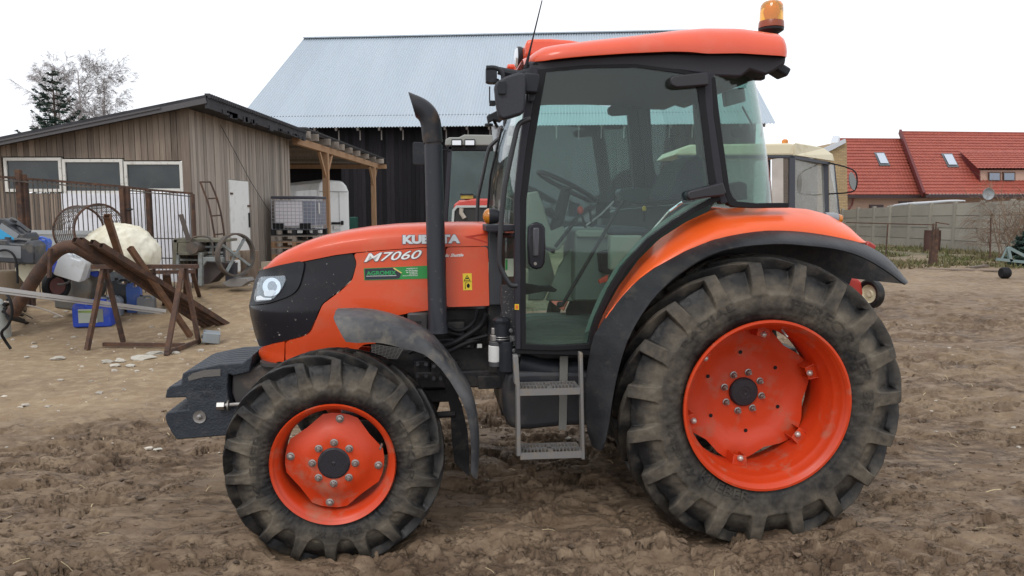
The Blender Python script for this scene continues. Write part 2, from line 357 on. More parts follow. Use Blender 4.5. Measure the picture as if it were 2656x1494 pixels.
L.new(prev, b.inputs['Normal'])
me.materials.append(m)
SOIL = m
def gz(x, y): return float(ground_h(np.array([x]), np.array([y]))[0])
def GT_(px, py):      # pixel -> point on the terrain
    d = ray(px, py); z = 0
    for _ in range(12):
        t = (z-HC)/d[2]; z = float(base_h(np.array([t*d[0]]), np.array([t*d[1]]))[0])
    return Vector((t*d[0], t*d[1], z))
# loose clods, pebbles and straw
CLOD = mat('mud_clod', (.10,.068,.045), .85, col2=(.19,.135,.09), sc1=20, rnd=.35, bump=.5, bs=60)
mb = MB(); R = random.Random(3)
for k in range(2600):
    x = R.uniform(-3.4, 4.2); y = 3.2+(R.random()**1.5)*5.2
    if abs(x) > y*.75: continue
    if mudmask(np.array([x]), np.array([y]))[0] < .5: continue
    if fbm(np.array([x*1.1]), np.array([y*1.3]), 3, 51)[0] < .44 and R.random() < .8: continue
    r = .006+.016*R.random()**3; mb.lump((x, y, gz(x, y)+r*.2), r, (1.3, 1, .6), 1, .6, 1.9, seed=k)
tag(mb.build('mud_clods', CLOD, smooth=0, recalc=False), 'loose torn clods scattered over the wet churned mud', 'mud', kind='stuff')
PEB = mat('pebble_stone', (.42,.38,.32), .8, rnd=.4)
mb = MB()
for k in range(900):
    x = R.uniform(-7, 6); y = R.uniform(5, 14)
    if x > 0 and R.random() < .5: continue
    if abs(x) > y*.75: continue
    r = .008+.03*R.random()**4; mb.lump((x, y, gz(x, y)+r*.2), r, (1.3, 1, .6), 1, .3, 1.3, seed=k)
tag(mb.build('pebbles', PEB, smooth=0, recalc=False), 'small pale pebbles strewn over the dry sandy soil', 'pebbles', kind='stuff')
STR = mat('dry_straw', (.50,.40,.24), .8, rnd=.3)
mb = MB()
for k in range(330):
    x = R.uniform(-4.5, 4.5); y = 3.3+R.random()*7
    if abs(x) > y*.75: continue
    a = R.uniform(0, 6.28); l = R.uniform(.02, .09); p = Vector((x, y, gz(x, y)+.006)); d = Vector((math.cos(a), math.sin(a), 0))*l; e = p+d; e.z = gz(e.x, e.y)+R.uniform(.004, .02)
    mb.tube([p, p.lerp(e, .5)+Vector((0,0,.006)), e], R.uniform(.0012, .0028), 4)
tag(mb.build('straw', STR, smooth=0, recalc=False), 'short dry straw stalks lying on the mud', 'straw', kind='stuff')
# ---------------------------------------------------------------- the orange tractor
NC = .95; WH = .36
T = empty('tractor', (PF[0], PF[1], 0), PSI, 'orange tractor with dark glazed cab parked side-on in the muddy yard', 'tractor')
def part(name, parent=T, at=(0,0,0)): return empty(name, at, 0, parent=parent)
CONT = [TL(x, y, .93) for x, y in ((675.7,702),(664,726),(652,780),(647.5,788),(649,812),(659,857),(673,898),(671,906),(679,925),(690,943))]
CZ = sorted((p.z, p.x) for p in CONT); ZT = CONT[0].z
def uf(z): return float(np.interp(z, [a for a, _ in CZ], [b for _, b in CZ]))
def wsh(s, Ln=.50): s = max(0, min(1, s/Ln)); return (1-(1-s)**2.7)**.5
def slp(z): return .050*max(0, z-1.15)      # the bonnet sides lean in a little towards the top
def nside(u, z): return NC-WH*wsh(u-uf(z))+slp(z)
def fitpoly(px, off=0, nf=nside):
    out = []
    for x, y in px:
        n = .6
        for _ in range(12): p = TL(x, y, n); n = .5*n+.5*(nf(p.x, p.z)+off)
        out.append(Vector((p.x, 0, p.z)))
    return out
def patch(name, px, m, parent=T, off=0, th=.012, step=.022, nf=nside, far=True, bevel=0, poly=None, smooth=40):
    P = roundpoly(poly or fitpoly(px, off, nf), .022, 4); Q = []; n0 = len(P)
    for i in range(n0):
        a, b = P[i], P[(i+1) % n0]; k = max(1, math.ceil((b-a).length/step)); Q += [a.lerp(b, j/k) for j in range(k)]
    us = [p.x for p in Q]; zs = [p.z for p in Q]; pts = [(p.x, p.z) for p in Q]; m0 = len(pts)
    def inside(x, z):
        c = False
        for i in range(m0):
            x1, z1 = pts[i]; x2, z2 = pts[i-1]
            if (z1 > z) != (z2 > z) and x < (x2-x1)*(z-z1)/(z2-z1)+x1: c = not c
        return c
    gx = []; x = min(us)+step*.5
    while x < max(us):
        z = min(zs)+step*.5
        while z < max(zs):
            if inside(x, z) and min((x-p[0])**2+(z-p[1])**2 for p in pts) > (step*.45)**2: gx.append((x, z))
            z += step
        x += step
    vo, _, fo_, _, _, _ = delaunay_2d_cdt([Vector(p) for p in pts+gx], [], [list(range(m0))], 1, 1e-6)
    V = [Vector((v.x, 0, v.y)) for v in vo]; Fc = [tuple(f) for f in fo_]
    obs = []
    for side in ((0, 1) if far else (0,)):
        mb = MB(); VV = []
        for v in V:
            n = nf(v.x, v.z)+off; VV.append((v.x, n if side == 0 else 2*NC-n, v.z))
        mb.add(VV, Fc, .5); o = mb.build(name, m, parent, smooth=smooth, recalc=True, solid=th); obs.append(o)
    return obs
# --- bonnet
topl = [TL(x, y, .78) for x, y in ((683,699.5),(695,685),(719,664),(748,648),(793,628),(837.5,613),(897,600),(956,591),(1030,584),(1105,581),(1194,579.6),(1253,579.6))]
spl = fitpoly([(675.7,702.5),(725,690),(778,680),(867,662),(914.6,655.6),(986,649),(1104.6,640.7),(1265,638)])
TOPX = [(p.x, p.z) for p in topl]; SPX = [(p.x, p.z) for p in spl]
u0 = spl[0].x; u1 = spl[-1].x
def hood(a, b):
    t = a**1.6 if a < 1 else 1
    u = u0+(u1-u0)*t; zs = interp(SPX, u); zt = max(interp(TOPX, u), zs+.004); hw = WH*wsh(u-u0)
    hw = max(hw, .004); H_ = zt-zs; k = min(1, H_/.18)
    C_ = [(0,0),(0,.25),(.002,.5),(.004,max(.5,1-.085*k/max(H_,.02))),(.016,1-.05*k/max(H_,.02)*1),(.045,1-.022*k/max(H_,.02)),(.10,1-.007*k/max(H_,.02)),(.2,1)]
    C_ = [(min(d, hw), max(0, min(1, h))) for d, h in C_]+[(hw, 1)]
    pts = [(NC-hw+d, zs+H_*h) for d, h in C_]; pts = pts+[(2*NC-n, z) for n, z in reversed(pts[:-1])]
    i = round(b*(len(pts)-1)); n_, z_ = pts[i]; k_ = max(0, min(1, abs(n_-NC)/WH*3)); n_ = n_+slp(z_)*k_*(1 if n_ < NC else -1); return Vector((u, n_, z_))
mb = MB().grid(hood, 60, 17); bonnet = mb.build('bonnet', ORG, T, smooth=50, solid=.010, recalc=True)
# --- side panels and nose
grille_px = [(675.7,704),(725,692),(778,682),(867,664),(914.6,657.5),(919,668),(923.5,682),(920,700),(912,725),(899,738),(882,753),(865,765),(849,777),(834.5,788.5),(827,805),(819.6,824),(811,843),(805,857),(796,865),(784,871.7),(762,878),(739.5,883.5),(708,890),(680,899),(673,898),(665,877),(659,857),(653,832),(649,812),(647.5,788.5),(652,780),(660,745),(664,726)]
patch('nose_grille', grille_px, BLG, off=.015, th=.006)
side_px = [(917,657.5),(986,651),(1104.6,642.7),(1155,641.5),(1155,796.6),(1110.5,805),(1075,809),(1015.5,821),(995,829),(985,850),(980,890),(941,893),(920,915),(890,938),(800,940),(742,940),(742,885),(784,874),(799,867),(808,858),(822,825),(837,790),(851,779),(884,755),(914,727),(926,682)]
patch('side_panel', side_px, ORG)
rear_px = [(1157,641.5),(1265,640),(1269,792),(1264,793),(1157,796.4)]
patch('rear_side_panel', rear_px, ORG)
patch('lower_nose_panel', [(675,906),(682,899),(708,892),(740,885.5),(738,940),(728,936),(720,939),(707,945),(688,943),(679,930),(673,915)], ORG)
patch('nose_trim', [(672,702),(725,688),(778,677),(790,681),(788,700),(778,740),(765,760),(742,772),(700,786),(648,792),(652,778),(660,740)], BLK, off=.004, th=.014)
# headlight
for o in patch('headlight', [(674,718),(700,716),(738,716),(739.5,727),(736,738),(728,750),(718,764),(707,775),(690,779),(664,780),(661,760),(667,738)], glassmat('lamp_lens', (.93,.96,.98), 1, .03), off=-.016, th=.003): HL = o
def ell(cx, cy, rx, ry, n=18): return [(cx+rx*math.cos(k*2*math.pi/n), cy+ry*math.sin(k*2*math.pi/n)) for k in range(n)]
patch('headlight_reflector', ell(705, 744, 24, 24), CHR, off=-.010, th=.002, step=.02); patch('headlight_bulb', ell(706, 743, 12, 14), mat('bulb_grey', (.40,.41,.43), .12, metal=.9), off=-.0115, th=.002, step=.02)
patch('headlight_glint', [(684,757),(692,753),(712,752),(714,760),(706,769),(686,768)], mat('glint_white', (.85,.86,.88), .3), off=-.0125, th=.002, step=.02); patch('headlight_glint_strip', [(664,770),(676,766),(684,772),(705,773),(704,777),(686,778),(665,779)], mat('glint_white', (.85,.86,.88)), off=-.0125, th=.002, step=.02)  # white patches paint the bright reflections low in the lamp bowl
patch('headlight_housing', [(672,718),(740,714),(742,727),(730,752),(708,778),(661,783),(658,760),(665,738)], mat('lamp_inner', (.22,.23,.24), .2, metal=.6), off=-.006, th=.003)
# stickers and lettering on the bonnet side
def TLs(x, y, n):
    p = TL(x, y, n)
    if .5 < n < .6:
        for _ in range(3): p = TL(x, y, n+slp(p.z))
    return p
def quadmap(px4, n): 
    q = [TLs(x, y, n) for x, y in px4]          # TL, TR, BR, BL
    return lambda a, b: (q[3]*(1-a)+q[2]*a)*(1-b)+(q[0]*(1-a)+q[1]*a)*b
def text_part(name, txt, px4, n, m, parent, bold=.02, shear=0, th=.002, far_u=None, stretch=True):
    cu = bpy.data.curves.new(name, 'FONT'); cu.body = txt; cu.offset = bold; cu.shear = shear; cu.extrude = 0; cu.resolution_u = 3
    o = bpy.data.objects.new('tmp', cu); C.objects.link(o); dg = bpy.context.evaluated_depsgraph_get()
    me = bpy.data.meshes.new_from_object(o.evaluated_get(dg)); bpy.data.objects.remove(o); bpy.data.curves.remove(cu)
    co = np.array([v.co[:] for v in me.vertices]); lo = co.min(0); hi = co.max(0); f = quadmap(px4, n)
    mb = MB(); V = [f((c[0]-lo[0])/(hi[0]-lo[0]), (c[1]-lo[1])/(hi[1]-lo[1])) for c in co]
    mb.add(V, [tuple(p.vertices) for p in me.polygons], .5); bpy.data.meshes.remove(me)
    return mb.build(name, m, parent, smooth=0, solid=th, recalc=False)
nS = NC-WH
text_part('brand_lettering', 'KUBOTA', [(1043,608.5),(1195,607),(1195,632),(1043,634)], nS-.0080, mat('lettering_edge', (.10,.11,.15), .4), bonnet, .085, th=.001)
text_part('brand_lettering', 'KUBOTA', [(1044.5,609.5),(1193.5,608),(1193.5,631),(1044.5,633)], nS-.0115, mat('silver_lettering', (.62,.66,.68), .35, metal=.2), bonnet, .06, th=.001)
text_part('model_lettering', 'M7060', [(944.5,656),(1096,646.5),(1094,672),(943,681.5)], nS-.0080, mat('lettering_edge', (.1,.1,.1)), T, .036, .30, th=.001)
text_part('model_lettering', 'M7060', [(946,657.5),(1094.5,648),(1092.5,670.5),(944.5,680)], nS-.0120, WHITE, T, .010, .30, th=.001)
text_part('side_lettering', 'Hydraulic Shuttle', [(1119,660),(1202,657),(1202,667.5),(1119,670.5)], nS-.0080, WHITE, T, .03, .3, th=.001)
def plate(name, px4, n, m, parent=T, th=.0015):
    q = [TLs(x, y, n) for x, y in px4]; return MB().add(q, [(0,1,2,3)], .5).build(name, m, parent, smooth=0, solid=th, recalc=False)
st = plate('dealer_sticker', [(943.5,696),(1109,689),(1111,722.5),(945,727)], nS-.0080, GRNS)
MB().add([TLs(x, y, nS-.0095) for x, y in ((946,697.5),(1020,694.5),(1028,698),(1036,703),(1040,711),(1036,721),(1030,723),(947,725.5))], [tuple(range(8))], .5).build('sticker_field', NAVY, st, smooth=0, solid=.001, recalc=False)
text_part('sticker_lettering', 'AGROMIX', [(950,703.5),(1028,701.5),(1028,713),(951,714.5)], nS-.0112, GT, st, .03, th=.0008)
plate('sticker_rule', [(950,716),(1028,714.2),(1028,715.3),(950,717)], nS-.0112, WHITE, st, .0008)
for k, (tx, x0) in enumerate((('WOJSZCZYN 55',1054),('tel. 720 Pluziane',1052),('tel. 95 9268 107',1054),('95 9268 216',1062),('www.agromix.agro.pl',1044))):
    y = 695.6+k*4.6; text_part('sticker_lettering', tx, [(x0,y),(1083,y-.9),(1083,y+2.2),(x0,y+3.1)], nS-.0110, WHITE, st, .02, th=.0006)
ear = MB()
for k in range(7):
    a = TLs(1022+k*3.0, 696+k*1.9, nS-.0112); ear.lump(a, .0045, (1.5,.12,.7), 1, 0)
ear.build('sticker_wheat_ear', mat('wheat_yellow', (.75,.6,.2)), st, smooth=0)
wst = plate('warning_sticker', [(1200,709.5),(1223.5,709),(1224.5,752.5),(1201.5,753)], nS-.0080, YEL)
def tri(name, pts, n, m, parent, th=.0008): return MB().add([TLs(x, y, n) for x, y in pts], [tuple(range(len(pts)))], .5).build(name, m, parent, smooth=0, solid=th, recalc=False)
mb = MB(); o3 = [TLs(x, y, nS-.0095) for x, y in ((1211.5,713),(1220.5,728),(1203,728.5))]; i3 = [TLs(x, y, nS-.0095) for x, y in ((1211.5,716),(1217.8,726.8),(1205.6,727.2))]
mb.add(o3+i3, [(0,1,4,3),(1,2,5,4),(2,0,3,5)], .5).build('warning_triangle', RUBB, wst, smooth=0, solid=.0008, recalc=False)
mb = MB(); mb.add([TLs(x, y, nS-.0095) for x, y in ((1209,721),(1215,720),(1215,723.5),(1209,724),)], [(0,1,2,3)]); mb.add([TLs(x, y, nS-.0095) for x, y in ((1206,734),(1212,732),(1212,733),(1207,735),(1208,750),(1206,750))], [(0,1,2,3,4,5)])
mb.add([TLs(1214.5+4.2*math.cos(a), 741+6*math.sin(a), nS-.0095) for a in [k*.7854 for k in range(8)]], [tuple(range(8))]); mb.add([TLs(x, y, nS-.0095) for x, y in ((1202,730.3),(1223,729.8),(1223,730.6),(1202,731.1))], [(0,1,2,3)])
mb.build('warning_symbols', RUBB, wst, smooth=0, solid=.0008, recalc=False)
tri('arrow_recess_shade', [(1206,613.5),(1266,603),(1266,607),(1222,614),(1266,628),(1266,631)], nS-.0065, mat('recess_shade_orange', (.55,.03,.006), .4), bonnet)  # flat darker orange patch, painting the shade of the moulded arrow
# --- engine, chassis under the bonnet
eng = part('engine_block')
mb = MB()
def pbox(x0, y0, x1, y1, n0, n1, c=None, m=mb):
    a = TL(x0, y1, n0); b = TL(x1, y0, n0); m.box((a.x, n0, a.z), (b.x, n1, b.z), c)
pbox(1000, 800, 1270, 960, .70, 1.2); pbox(960, 900, 1290, 1000, .66, 1.24); pbox(900, 940, 1500, 1010, .74, 1.16)
mb.build('engine_casting', ENG, eng, bevel=.01)
mb = MB()
pbox(1265, 780, 1345, 1000, .62, 1.28, m=mb); pbox(1290, 890, 1560, 1000, .60, 1.3, m=mb); pbox(1080, 960, 1300, 1010, .62, .70, m=mb); pbox(1300, 990, 2000, 1080, .66, 1.24, m=mb)
mb.build('gearbox_casting', ENG, eng, bevel=.012)
mb = MB()
for x0, y0, x1, y1, n0 in ((1075,935,1115,985,.63),(1118,940,1150,990,.62),(1155,935,1190,975,.64),(1060,870,1120,905,.63),(1195,880,1230,905,.62),(1160,835,1205,870,.6),(1210,850,1240,872,.62),(1085,1010,1190,1045,.66),(1240,975,1300,1010,.58),(1195,985,1225,1000,.62)):
    pbox(x0, y0, x1, y1, n0, n0+.14, m=mb)
mb.build('engine_brackets', ENG, eng, bevel=.006)
for (x, y) in ((1083,945),(1105,945),(1083,975),(1105,975),(1125,950),(1143,950),(1125,982),(1143,982),(1165,945),(1180,965),(1130,905),(1150,905),(1105,876),(1115,876),(1215,895),(1200,990),(1258,1000),(1295,1000),(1240,900)):
    p = TL(x, y, .60); MB().lathe([(0,-.004),(.011,-.004),(.011,.03)], p, 'y', 8).build('engine_bolt', mat('dull_bolt', (.10,.10,.11), .45, metal=.5), eng, smooth=20)
hs = MB()
for P, r in ((((1110,902),(1170,895),(1215,868),(1250,845),(1262,815)),.017),(((1100,925),(1160,915),(1205,890),(1250,880)),.016),(((1128,850),(1160,845),(1190,862),(1230,840),(1240,800)),.012),(((1060,915),(1110,890),(1150,880),(1210,885),(1265,870)),.012),(((1140,830),(1150,860),(1200,870)),.009)):
    pts = [TL(x, y, .60-.02*i % .03) for i, (x, y) in enumerate(P)]; hs.tube(resample(chaikin(pts, 2, False), 22), r, 8)
hs.build('engine_hose', RUBB, eng)
tri('gear_tag', [(1238,892),(1250,892),(1250,902),(1238,902)], .59, mat('tag_white', (.6,.6,.58)), eng, .004)
# HOT guard box
hb = MB(); pbox(1057, 811, 1111, 866, .56, .72, m=hb); hot = hb.build('muffler_guard', mat('guard_metal', (.045,.042,.042), .5, dust=(.12,.1,.08), dsc=14), T, bevel=.012)
text_part('guard_lettering', 'HOT', [(1070,833),(1093,833),(1093,848),(1070,848)], .556, mat('black_letter', (.004,.004,.004)), hot, .03, th=.001)
for px, n in (([(995,826),(1046,817),(1046,850),(1010,846)],.68),([(965,892),(1045,905),(1030,930),(965,925)],.60)):
    q = [TL(x, y, n) for x, y in px]; mb = MB(); mb.add(q, [(0,1,2,3)], .5); base = mb.build('cooling_mesh_backing', RUBB, T, smooth=0, solid=.004, recalc=False)
    mb = MB()
    for k in range(9):
        t = k/8; mb.bar(q[0].lerp(q[3], t)-Vector((0,.006,0)), q[1].lerp(q[2], t)-Vector((0,.006,0)), .004, .004); mb.bar(q[0].lerp(q[1], t)-Vector((0,.008,0)), q[3].lerp(q[2], t)-Vector((0,.008,0)), .004, .004, up=(1,0,0))
    mb.build('cooling_mesh', mat('mesh_metal', (.22,.21,.2), .5, metal=.4), base, smooth=0)
# --- exhaust
ex = part('exhaust')
pn = .50
A = TL(1136, 862, pn); B = TL(1124, 376, pn)
cxy = TL(1131, 620, pn); ax = Vector((A.x, pn, 0))
MB().tube([(A.x, pn, A.z), (A.x, pn, A.z+.03), (B.x, pn, B.z)], [.058,.0525,.0490], 28).build('exhaust_guard', mat('exhaust_black', (.016,.018,.026), .45, dust=(.2,.18,.16), dsc=25, dlo=.62, dhi=.72, damt=.5), ex)
MB().tube([(B.x, pn, B.z), (B.x, pn, B.z+.018)], .044, 28).build('exhaust_joint', mat('burnt_joint', (.06,.05,.05), .6), ex)
el = [TL(1120.5,370,pn), TL(1120,345,pn), TL(1118,320,pn), TL(1111,300,pn), TL(1099,286,pn), TL(1084,277,pn), TL(1064,269,pn)]
el = resample(chaikin([Vector((B.x-.003, pn, el[0].z))]+el[1:], 3, False), 40); rr = [.0530]*40
V0 = MB().tube(el, rr, 28, cap=False)
# cut the mouth of the elbow on a slant, like the photo's pointed tip
tipd = (el[-1]-el[-2]).normalized(); vv = V0.v
tp = TL(1059.6,240,pn); lo_ = TL(1079,305,pn); cutn = Vector((-(tp.z-lo_.z), 0, tp.x-lo_.x)).normalized()
if cutn.dot(tipd) < 0: cutn = -cutn
bm = bmesh.new(); bvs = [bm.verts.new(p) for p in vv]
for f in V0.f: bm.faces.new([bvs[i] for i in f])
# extend last ring so the slant plane cuts it everywhere
for k in range(28): bvs[-28+k].co += tipd*.07
bmesh.ops.bisect_plane(bm, geom=bm.verts[:]+bm.edges[:]+bm.faces[:], plane_co=tp.lerp(lo_, .5), plane_no=cutn, clear_outer=True)
mb = MB(); bm.verts.index_update(); mb.add([v.co.copy() for v in bm.verts], [tuple(v.index for v in f.verts) for f in bm.faces], .5); bm.free()
mb.build('exhaust_elbow', mat('rusty_elbow', (.022,.023,.028), .45, col2=(.085,.055,.035), sc1=9, lo=.52, hi=.75, spec=.3), ex, smooth=50, solid=.003)
# --- front weights
wp = [(473,969),(490,961),(571,944),(628,941),(656,920),(648,965),(606,975),(592,970),(590,1000),(592,1030),(598,1060),(640,1060),(640,1128),(578,1131),(458,1141),(443,1120),(431,1096),(428,1080),(432,1070),(487,1062),(486,1040),(482,1031),(428,1033),(432,1012),(440,1002),(469,997)]
nW = .685
P0 = [TL(x, y, nW) for x, y in wp]
for k in range(8):
    mb = MB(); n = nW+k*.0665; mb.prism([(p.x, p.z) for p in P0], n, n+.056, .5)
    fw = mb.build('front_weight', CAST, T, bevel=.007)
    if k == 0:
        hp = [TL(x, y, nW-.002) for x, y in ((487,978),(500,968),(530,960),(572,957),(572,975),(530,978),(505,984),(490,988))]
        MB().prism([(p.x, p.z) for p in hp], nW-.003, nW+.004).build('grip_recess', mat('recess_dust', (.13,.12,.11), .7, bump=.3), fw, smooth=0)
        text_part('weight_lettering', 'Kubota', [(503,1000),(573,996),(573,1008),(503,1012)], nW-.001, CAST, fw, .01, th=.004)
        text_part('weight_lettering', '45kg', [(517,1021),(556,1018),(556,1030),(517,1033)], nW-.001, CAST, fw, .01, th=.004)
        p = TL(518, 1081, nW); MB().lathe([(.036,.002),(.036,-.006),(.028,-.004),(.014,-.004),(.014,-.014),(.007,-.016),(.007,-.026),(0,-.026)], p, 'y', 20).build('weight_bolt', STEEL, fw, smooth=30)
mb = MB(); p = TL(583, 1052, nW-.02)
mb.tube([p-Vector((.03,0,0)), p+Vector((.10,0,.008))], .011, 10); mb.lathe([(0,-.02),(.024,-.02),(.024,.02),(0,.02)], p-Vector((.02,0,0)), 'x', 6); mb.lathe([(0,-.004),(.03,-.004),(.03,.004),(0,.004)], p+Vector((.02,0,0)), 'x', 14)
mb.build('weight_pin', STEEL, T, smooth=30)
mb = MB(); q = [TL(x, y, .70) for x, y in ((600,975),(660,955),(700,935),(760,930),(760,1100),(640,1100),(612,1060),(598,1020))]; mb.prism([(a.x, a.z) for a in q], .72, 1.18)
mb.build('weight_carrier', mat('carrier_paint', (.05,.045,.045), .6, dust=(.2,.15,.11), dsc=9, dlo=.5, dhi=.7), T, bevel=.01)
mb = MB(); a = TL(690, 946, .62); mb.lathe([(0,0),(.11,0),(.11,-.02),(0,-.02)], Vector((a.x+.05,.75,a.z)), 'z', 24); mb.build('nose_base_ring', mat('carrier_paint', (.05,.045,.045)), T)
# axle
mb = MB(); fz = .47
mb.tube([(0,.30,fz),(0,.40,fz-.02),(0,.62,fz-.04),(0,1.28,fz-.04),(0,1.50,fz-.02),(0,1.60,fz)], [.10,.11,.075,.075,.11,.10], 16)
mb.box((-.06,.6,fz-.08),(.28,1.3,fz+.06)); mb.build('front_axle', ENG, T, bevel=.01)
mb = MB(); mb.tube([(2.2,.36,.70),(2.2,.5,.70),(2.2,.62,.70),(2.2,1.28,.70),(2.2,1.4,.70),(2.2,1.54,.70)], [.13,.14,.2,.2,.14,.13], 20); mb.box((1.5,.66,.5),(2.5,1.24,1.0)); mb.build('rear_axle', ENG, T, bevel=.015)
# ---------------------------------------------------------------- wheels
def tyre_mat():
    m = bpy.data.materials.new('dusty_tyre_rubber'); m.use_nodes = True; t = m.node_tree; N = t.nodes; L = t.links; b = N['Principled BSDF']; b.inputs['Specular IOR Level'].default_value = .25
    tc = N.new('ShaderNodeTexCoord')
    def nz(s, d=7, r=.6):
        n = N.new('ShaderNodeTexNoise'); n.inputs['Scale'].default_value = s; n.inputs['Detail'].default_value = d; n.inputs['Roughness'].default_value = r; L.new(tc.outputs['Object'], n.inputs[0]); return n.outputs[0]
    at = N.new('ShaderNodeAttribute'); at.attribute_name = 'dust'
    a = N.new('ShaderNodeMath'); a.operation = 'ADD'; L.new(at.outputs['Fac'], a.inputs[0])
    s = N.new('ShaderNodeMapRange'); s.inputs[1].default_value = .3; s.inputs[2].default_value = .7; s.inputs[3].default_value = -.38; s.inputs[4].default_value = .38; L.new(nz(6, 9, .68), s.inputs[0]); L.new(s.outputs[0], a.inputs[1]); a.use_clamp = True
    cr = N.new('ShaderNodeValToRGB'); e = cr.color_ramp.elements; e[0].position = .08; e[0].color = (.017,.017,.018,1); e[1].position = .9; e[1].color = (.165,.140,.106,1)
    k = cr.color_ramp.elements.new(.42); k.color = (.064,.056,.046,1); L.new(a.outputs[0], cr.inputs[0])
    L.new(cr.outputs[0], b.inputs['Base Color'])
    r = N.new('ShaderNodeMapRange'); L.new(a.outputs[0], r.inputs[0]); r.inputs[3].default_value = .42; r.inputs[4].default_value = .9; L.new(r.outputs[0], b.inputs['Roughness'])
    bp = N.new('ShaderNodeBump'); bp.inputs['Strength'].default_value = .35; bp.inputs['Distance'].default_value = .004; L.new(nz(90, 5), bp.inputs['Height']); L.new(bp.outputs[0], b.inputs['Normal'])
    return m
TYR = tyre_mat()
def catmull(P, n):
    P = np.array(P, float); Q = []
    d = np.r_[0, np.cumsum(np.hypot(*np.diff(P, axis=0).T))]; s = np.linspace(0, d[-1], n)
    # smooth by dense linear + box filter
    x = np.interp(s, d, P[:, 0]); y = np.interp(s, d, P[:, 1])
    for _ in range(3):
        x[1:-1] = (x[:-2]+x[1:-1]*2+x[2:])/4; y[1:-1] = (y[:-2]+y[1:-1]*2+y[2:])/4
    return x, y
def make_tyre(R, wd, rb, nl, amp, sweep, parent, seg, nv=74, ph0=0.0, name='tyre', seed=0, reach=.50, lugw=(.155,.17,.20,.25), dustp=(.26,.28,.46,.60,.56,.40,.24)):
    # envelope through the lug tops; the valleys between the lugs are carved into it
    H_ = R; sw = H_-rb
    half = [(.035*wd/.42+.01, rb-.004), (.022, rb+.02), (.004, rb+sw*.22), (0, rb+sw*.42), (.004, rb+sw*.60), (.014, rb+sw*.76), (.030, rb+sw*.90), (.060*wd/.42+.006, H_-.012), (.12*wd/.42+.01, H_-.003), (wd*.5, H_)]
    full = half+[(wd-h, r) for h, r in reversed(half[:-1])]
    h, r = catmull(full, nv)
    tx = np.gradient(h); ty = np.gradient(r); l = np.hypot(tx, ty); nh, nr = -ty/l, tx/l
    arc = np.r_[0, np.cumsum(np.hypot(np.diff(h), np.diff(r)))]; tot = arc[-1]
    sh = arc[np.argmin(np.abs(h-.030)+np.abs(r-(rb+sw*.90)))]
    sA = arc-sh; sB = (tot-arc)-sh; hw = tot/2-sh
    ph = np.arange(seg)/seg*2*math.pi
    PH, SA = np.meshgrid(ph, sA, indexing='ij'); _, SB = np.meshgrid(ph, sB, indexing='ij'); PH = PH+sweep*(np.clip(np.minimum(SA, SB), 0, None)/hw)**.85
    lo = -sw*reach; pitch = 2*math.pi/nl
    def lug(S, off):
        f = np.clip(S, 0, None)/hw; pc = sweep*(f**.85)
        d = (PH-pc-off+pitch/2) % pitch-pitch/2
        wdg = pitch*np.interp(f, [0,.10,.4,1], [.155,.15,.14,.135]); wdg = np.where(S < 0, pitch*np.interp(S/lo, [0,.5,.85,1], lugw), wdg)
        e = pitch*.05
        return sstep(-e*.6, e*.6, wdg-np.abs(d))*sstep(hw*1.10, hw*1.0, S)
    M_ = np.maximum(lug(SA, ph0), lug(SB, ph0+pitch/2)); arcm = np.minimum(SA, SB)
    V_ = (1-M_)*sstep(lo-.004, lo+.012, arcm)
    dep = amp*np.interp(arcm, [lo, lo*.6, 0, hw*.2], [.22, .50, .95, 1.0])
    wob = (vn(PH*9, SA*20, seed)-.5)*.14+1
    D = -V_*dep*wob-.002*(vn(PH*26, SA*40, seed+2)-.5)*2
    # worn ring and bead ridges in the sidewall
    rid = (np.exp(-((r-(rb+sw*.12))/.004)**2)+np.exp(-((r-(rb+sw*.42))/.003)**2))*.0025*((h < wd*.3)|(h > wd*.7))
    Hh = h[None, :]+nh[None, :]*(D+rid[None, :]); Rr = r[None, :]+nr[None, :]*(D+rid[None, :])
    X_ = Rr*np.cos(PH); Z_ = Rr*np.sin(PH)
    nvv = len(h); me = bpy.data.meshes.new(name); me.vertices.add(seg*nvv); me.vertices.foreach_set('co', np.stack([X_, Hh, Z_], -1).reshape(-1))
    i = np.arange(seg)[:, None]; j = np.arange(nvv-1)[None, :]; i2 = (i+1) % seg
    q = np.stack([i*nvv+j, i*nvv+j+1, i2*nvv+j+1, i2*nvv+j], -1).reshape(-1, 4); nf = len(q)
    me.loops.add(nf*4); me.loops.foreach_set('vertex_index', q.reshape(-1)); me.polygons.add(nf); me.polygons.foreach_set('loop_start', np.arange(nf)*4); me.polygons.foreach_set('loop_total', np.full(nf, 4)); me.update()
    rel = (r[None, :]-rb)/sw+0*Rr
    dust = np.interp(rel, [0,.12,.30,.45,.75,.92,1.0], dustp)
    k = np.interp(arcm, [lo, lo*.72, lo*.30, 0, hw], [.66, .50, .10, .05, .25])      # clean dark rubber high in the valleys, soil in their floors
    dust = dust*(1-V_)+k*V_
    dust = np.where(arcm > .02, dust*.7+.05, dust)
    a = me.attributes.new('dust', 'FLOAT', 'POINT'); a.data.foreach_set('value', dust.reshape(-1).astype(np.float32))
    me.shade_smooth(); me.materials.append(TYR); o = bpy.data.objects.new(name, me); C.objects.link(o); o.parent = parent; return o
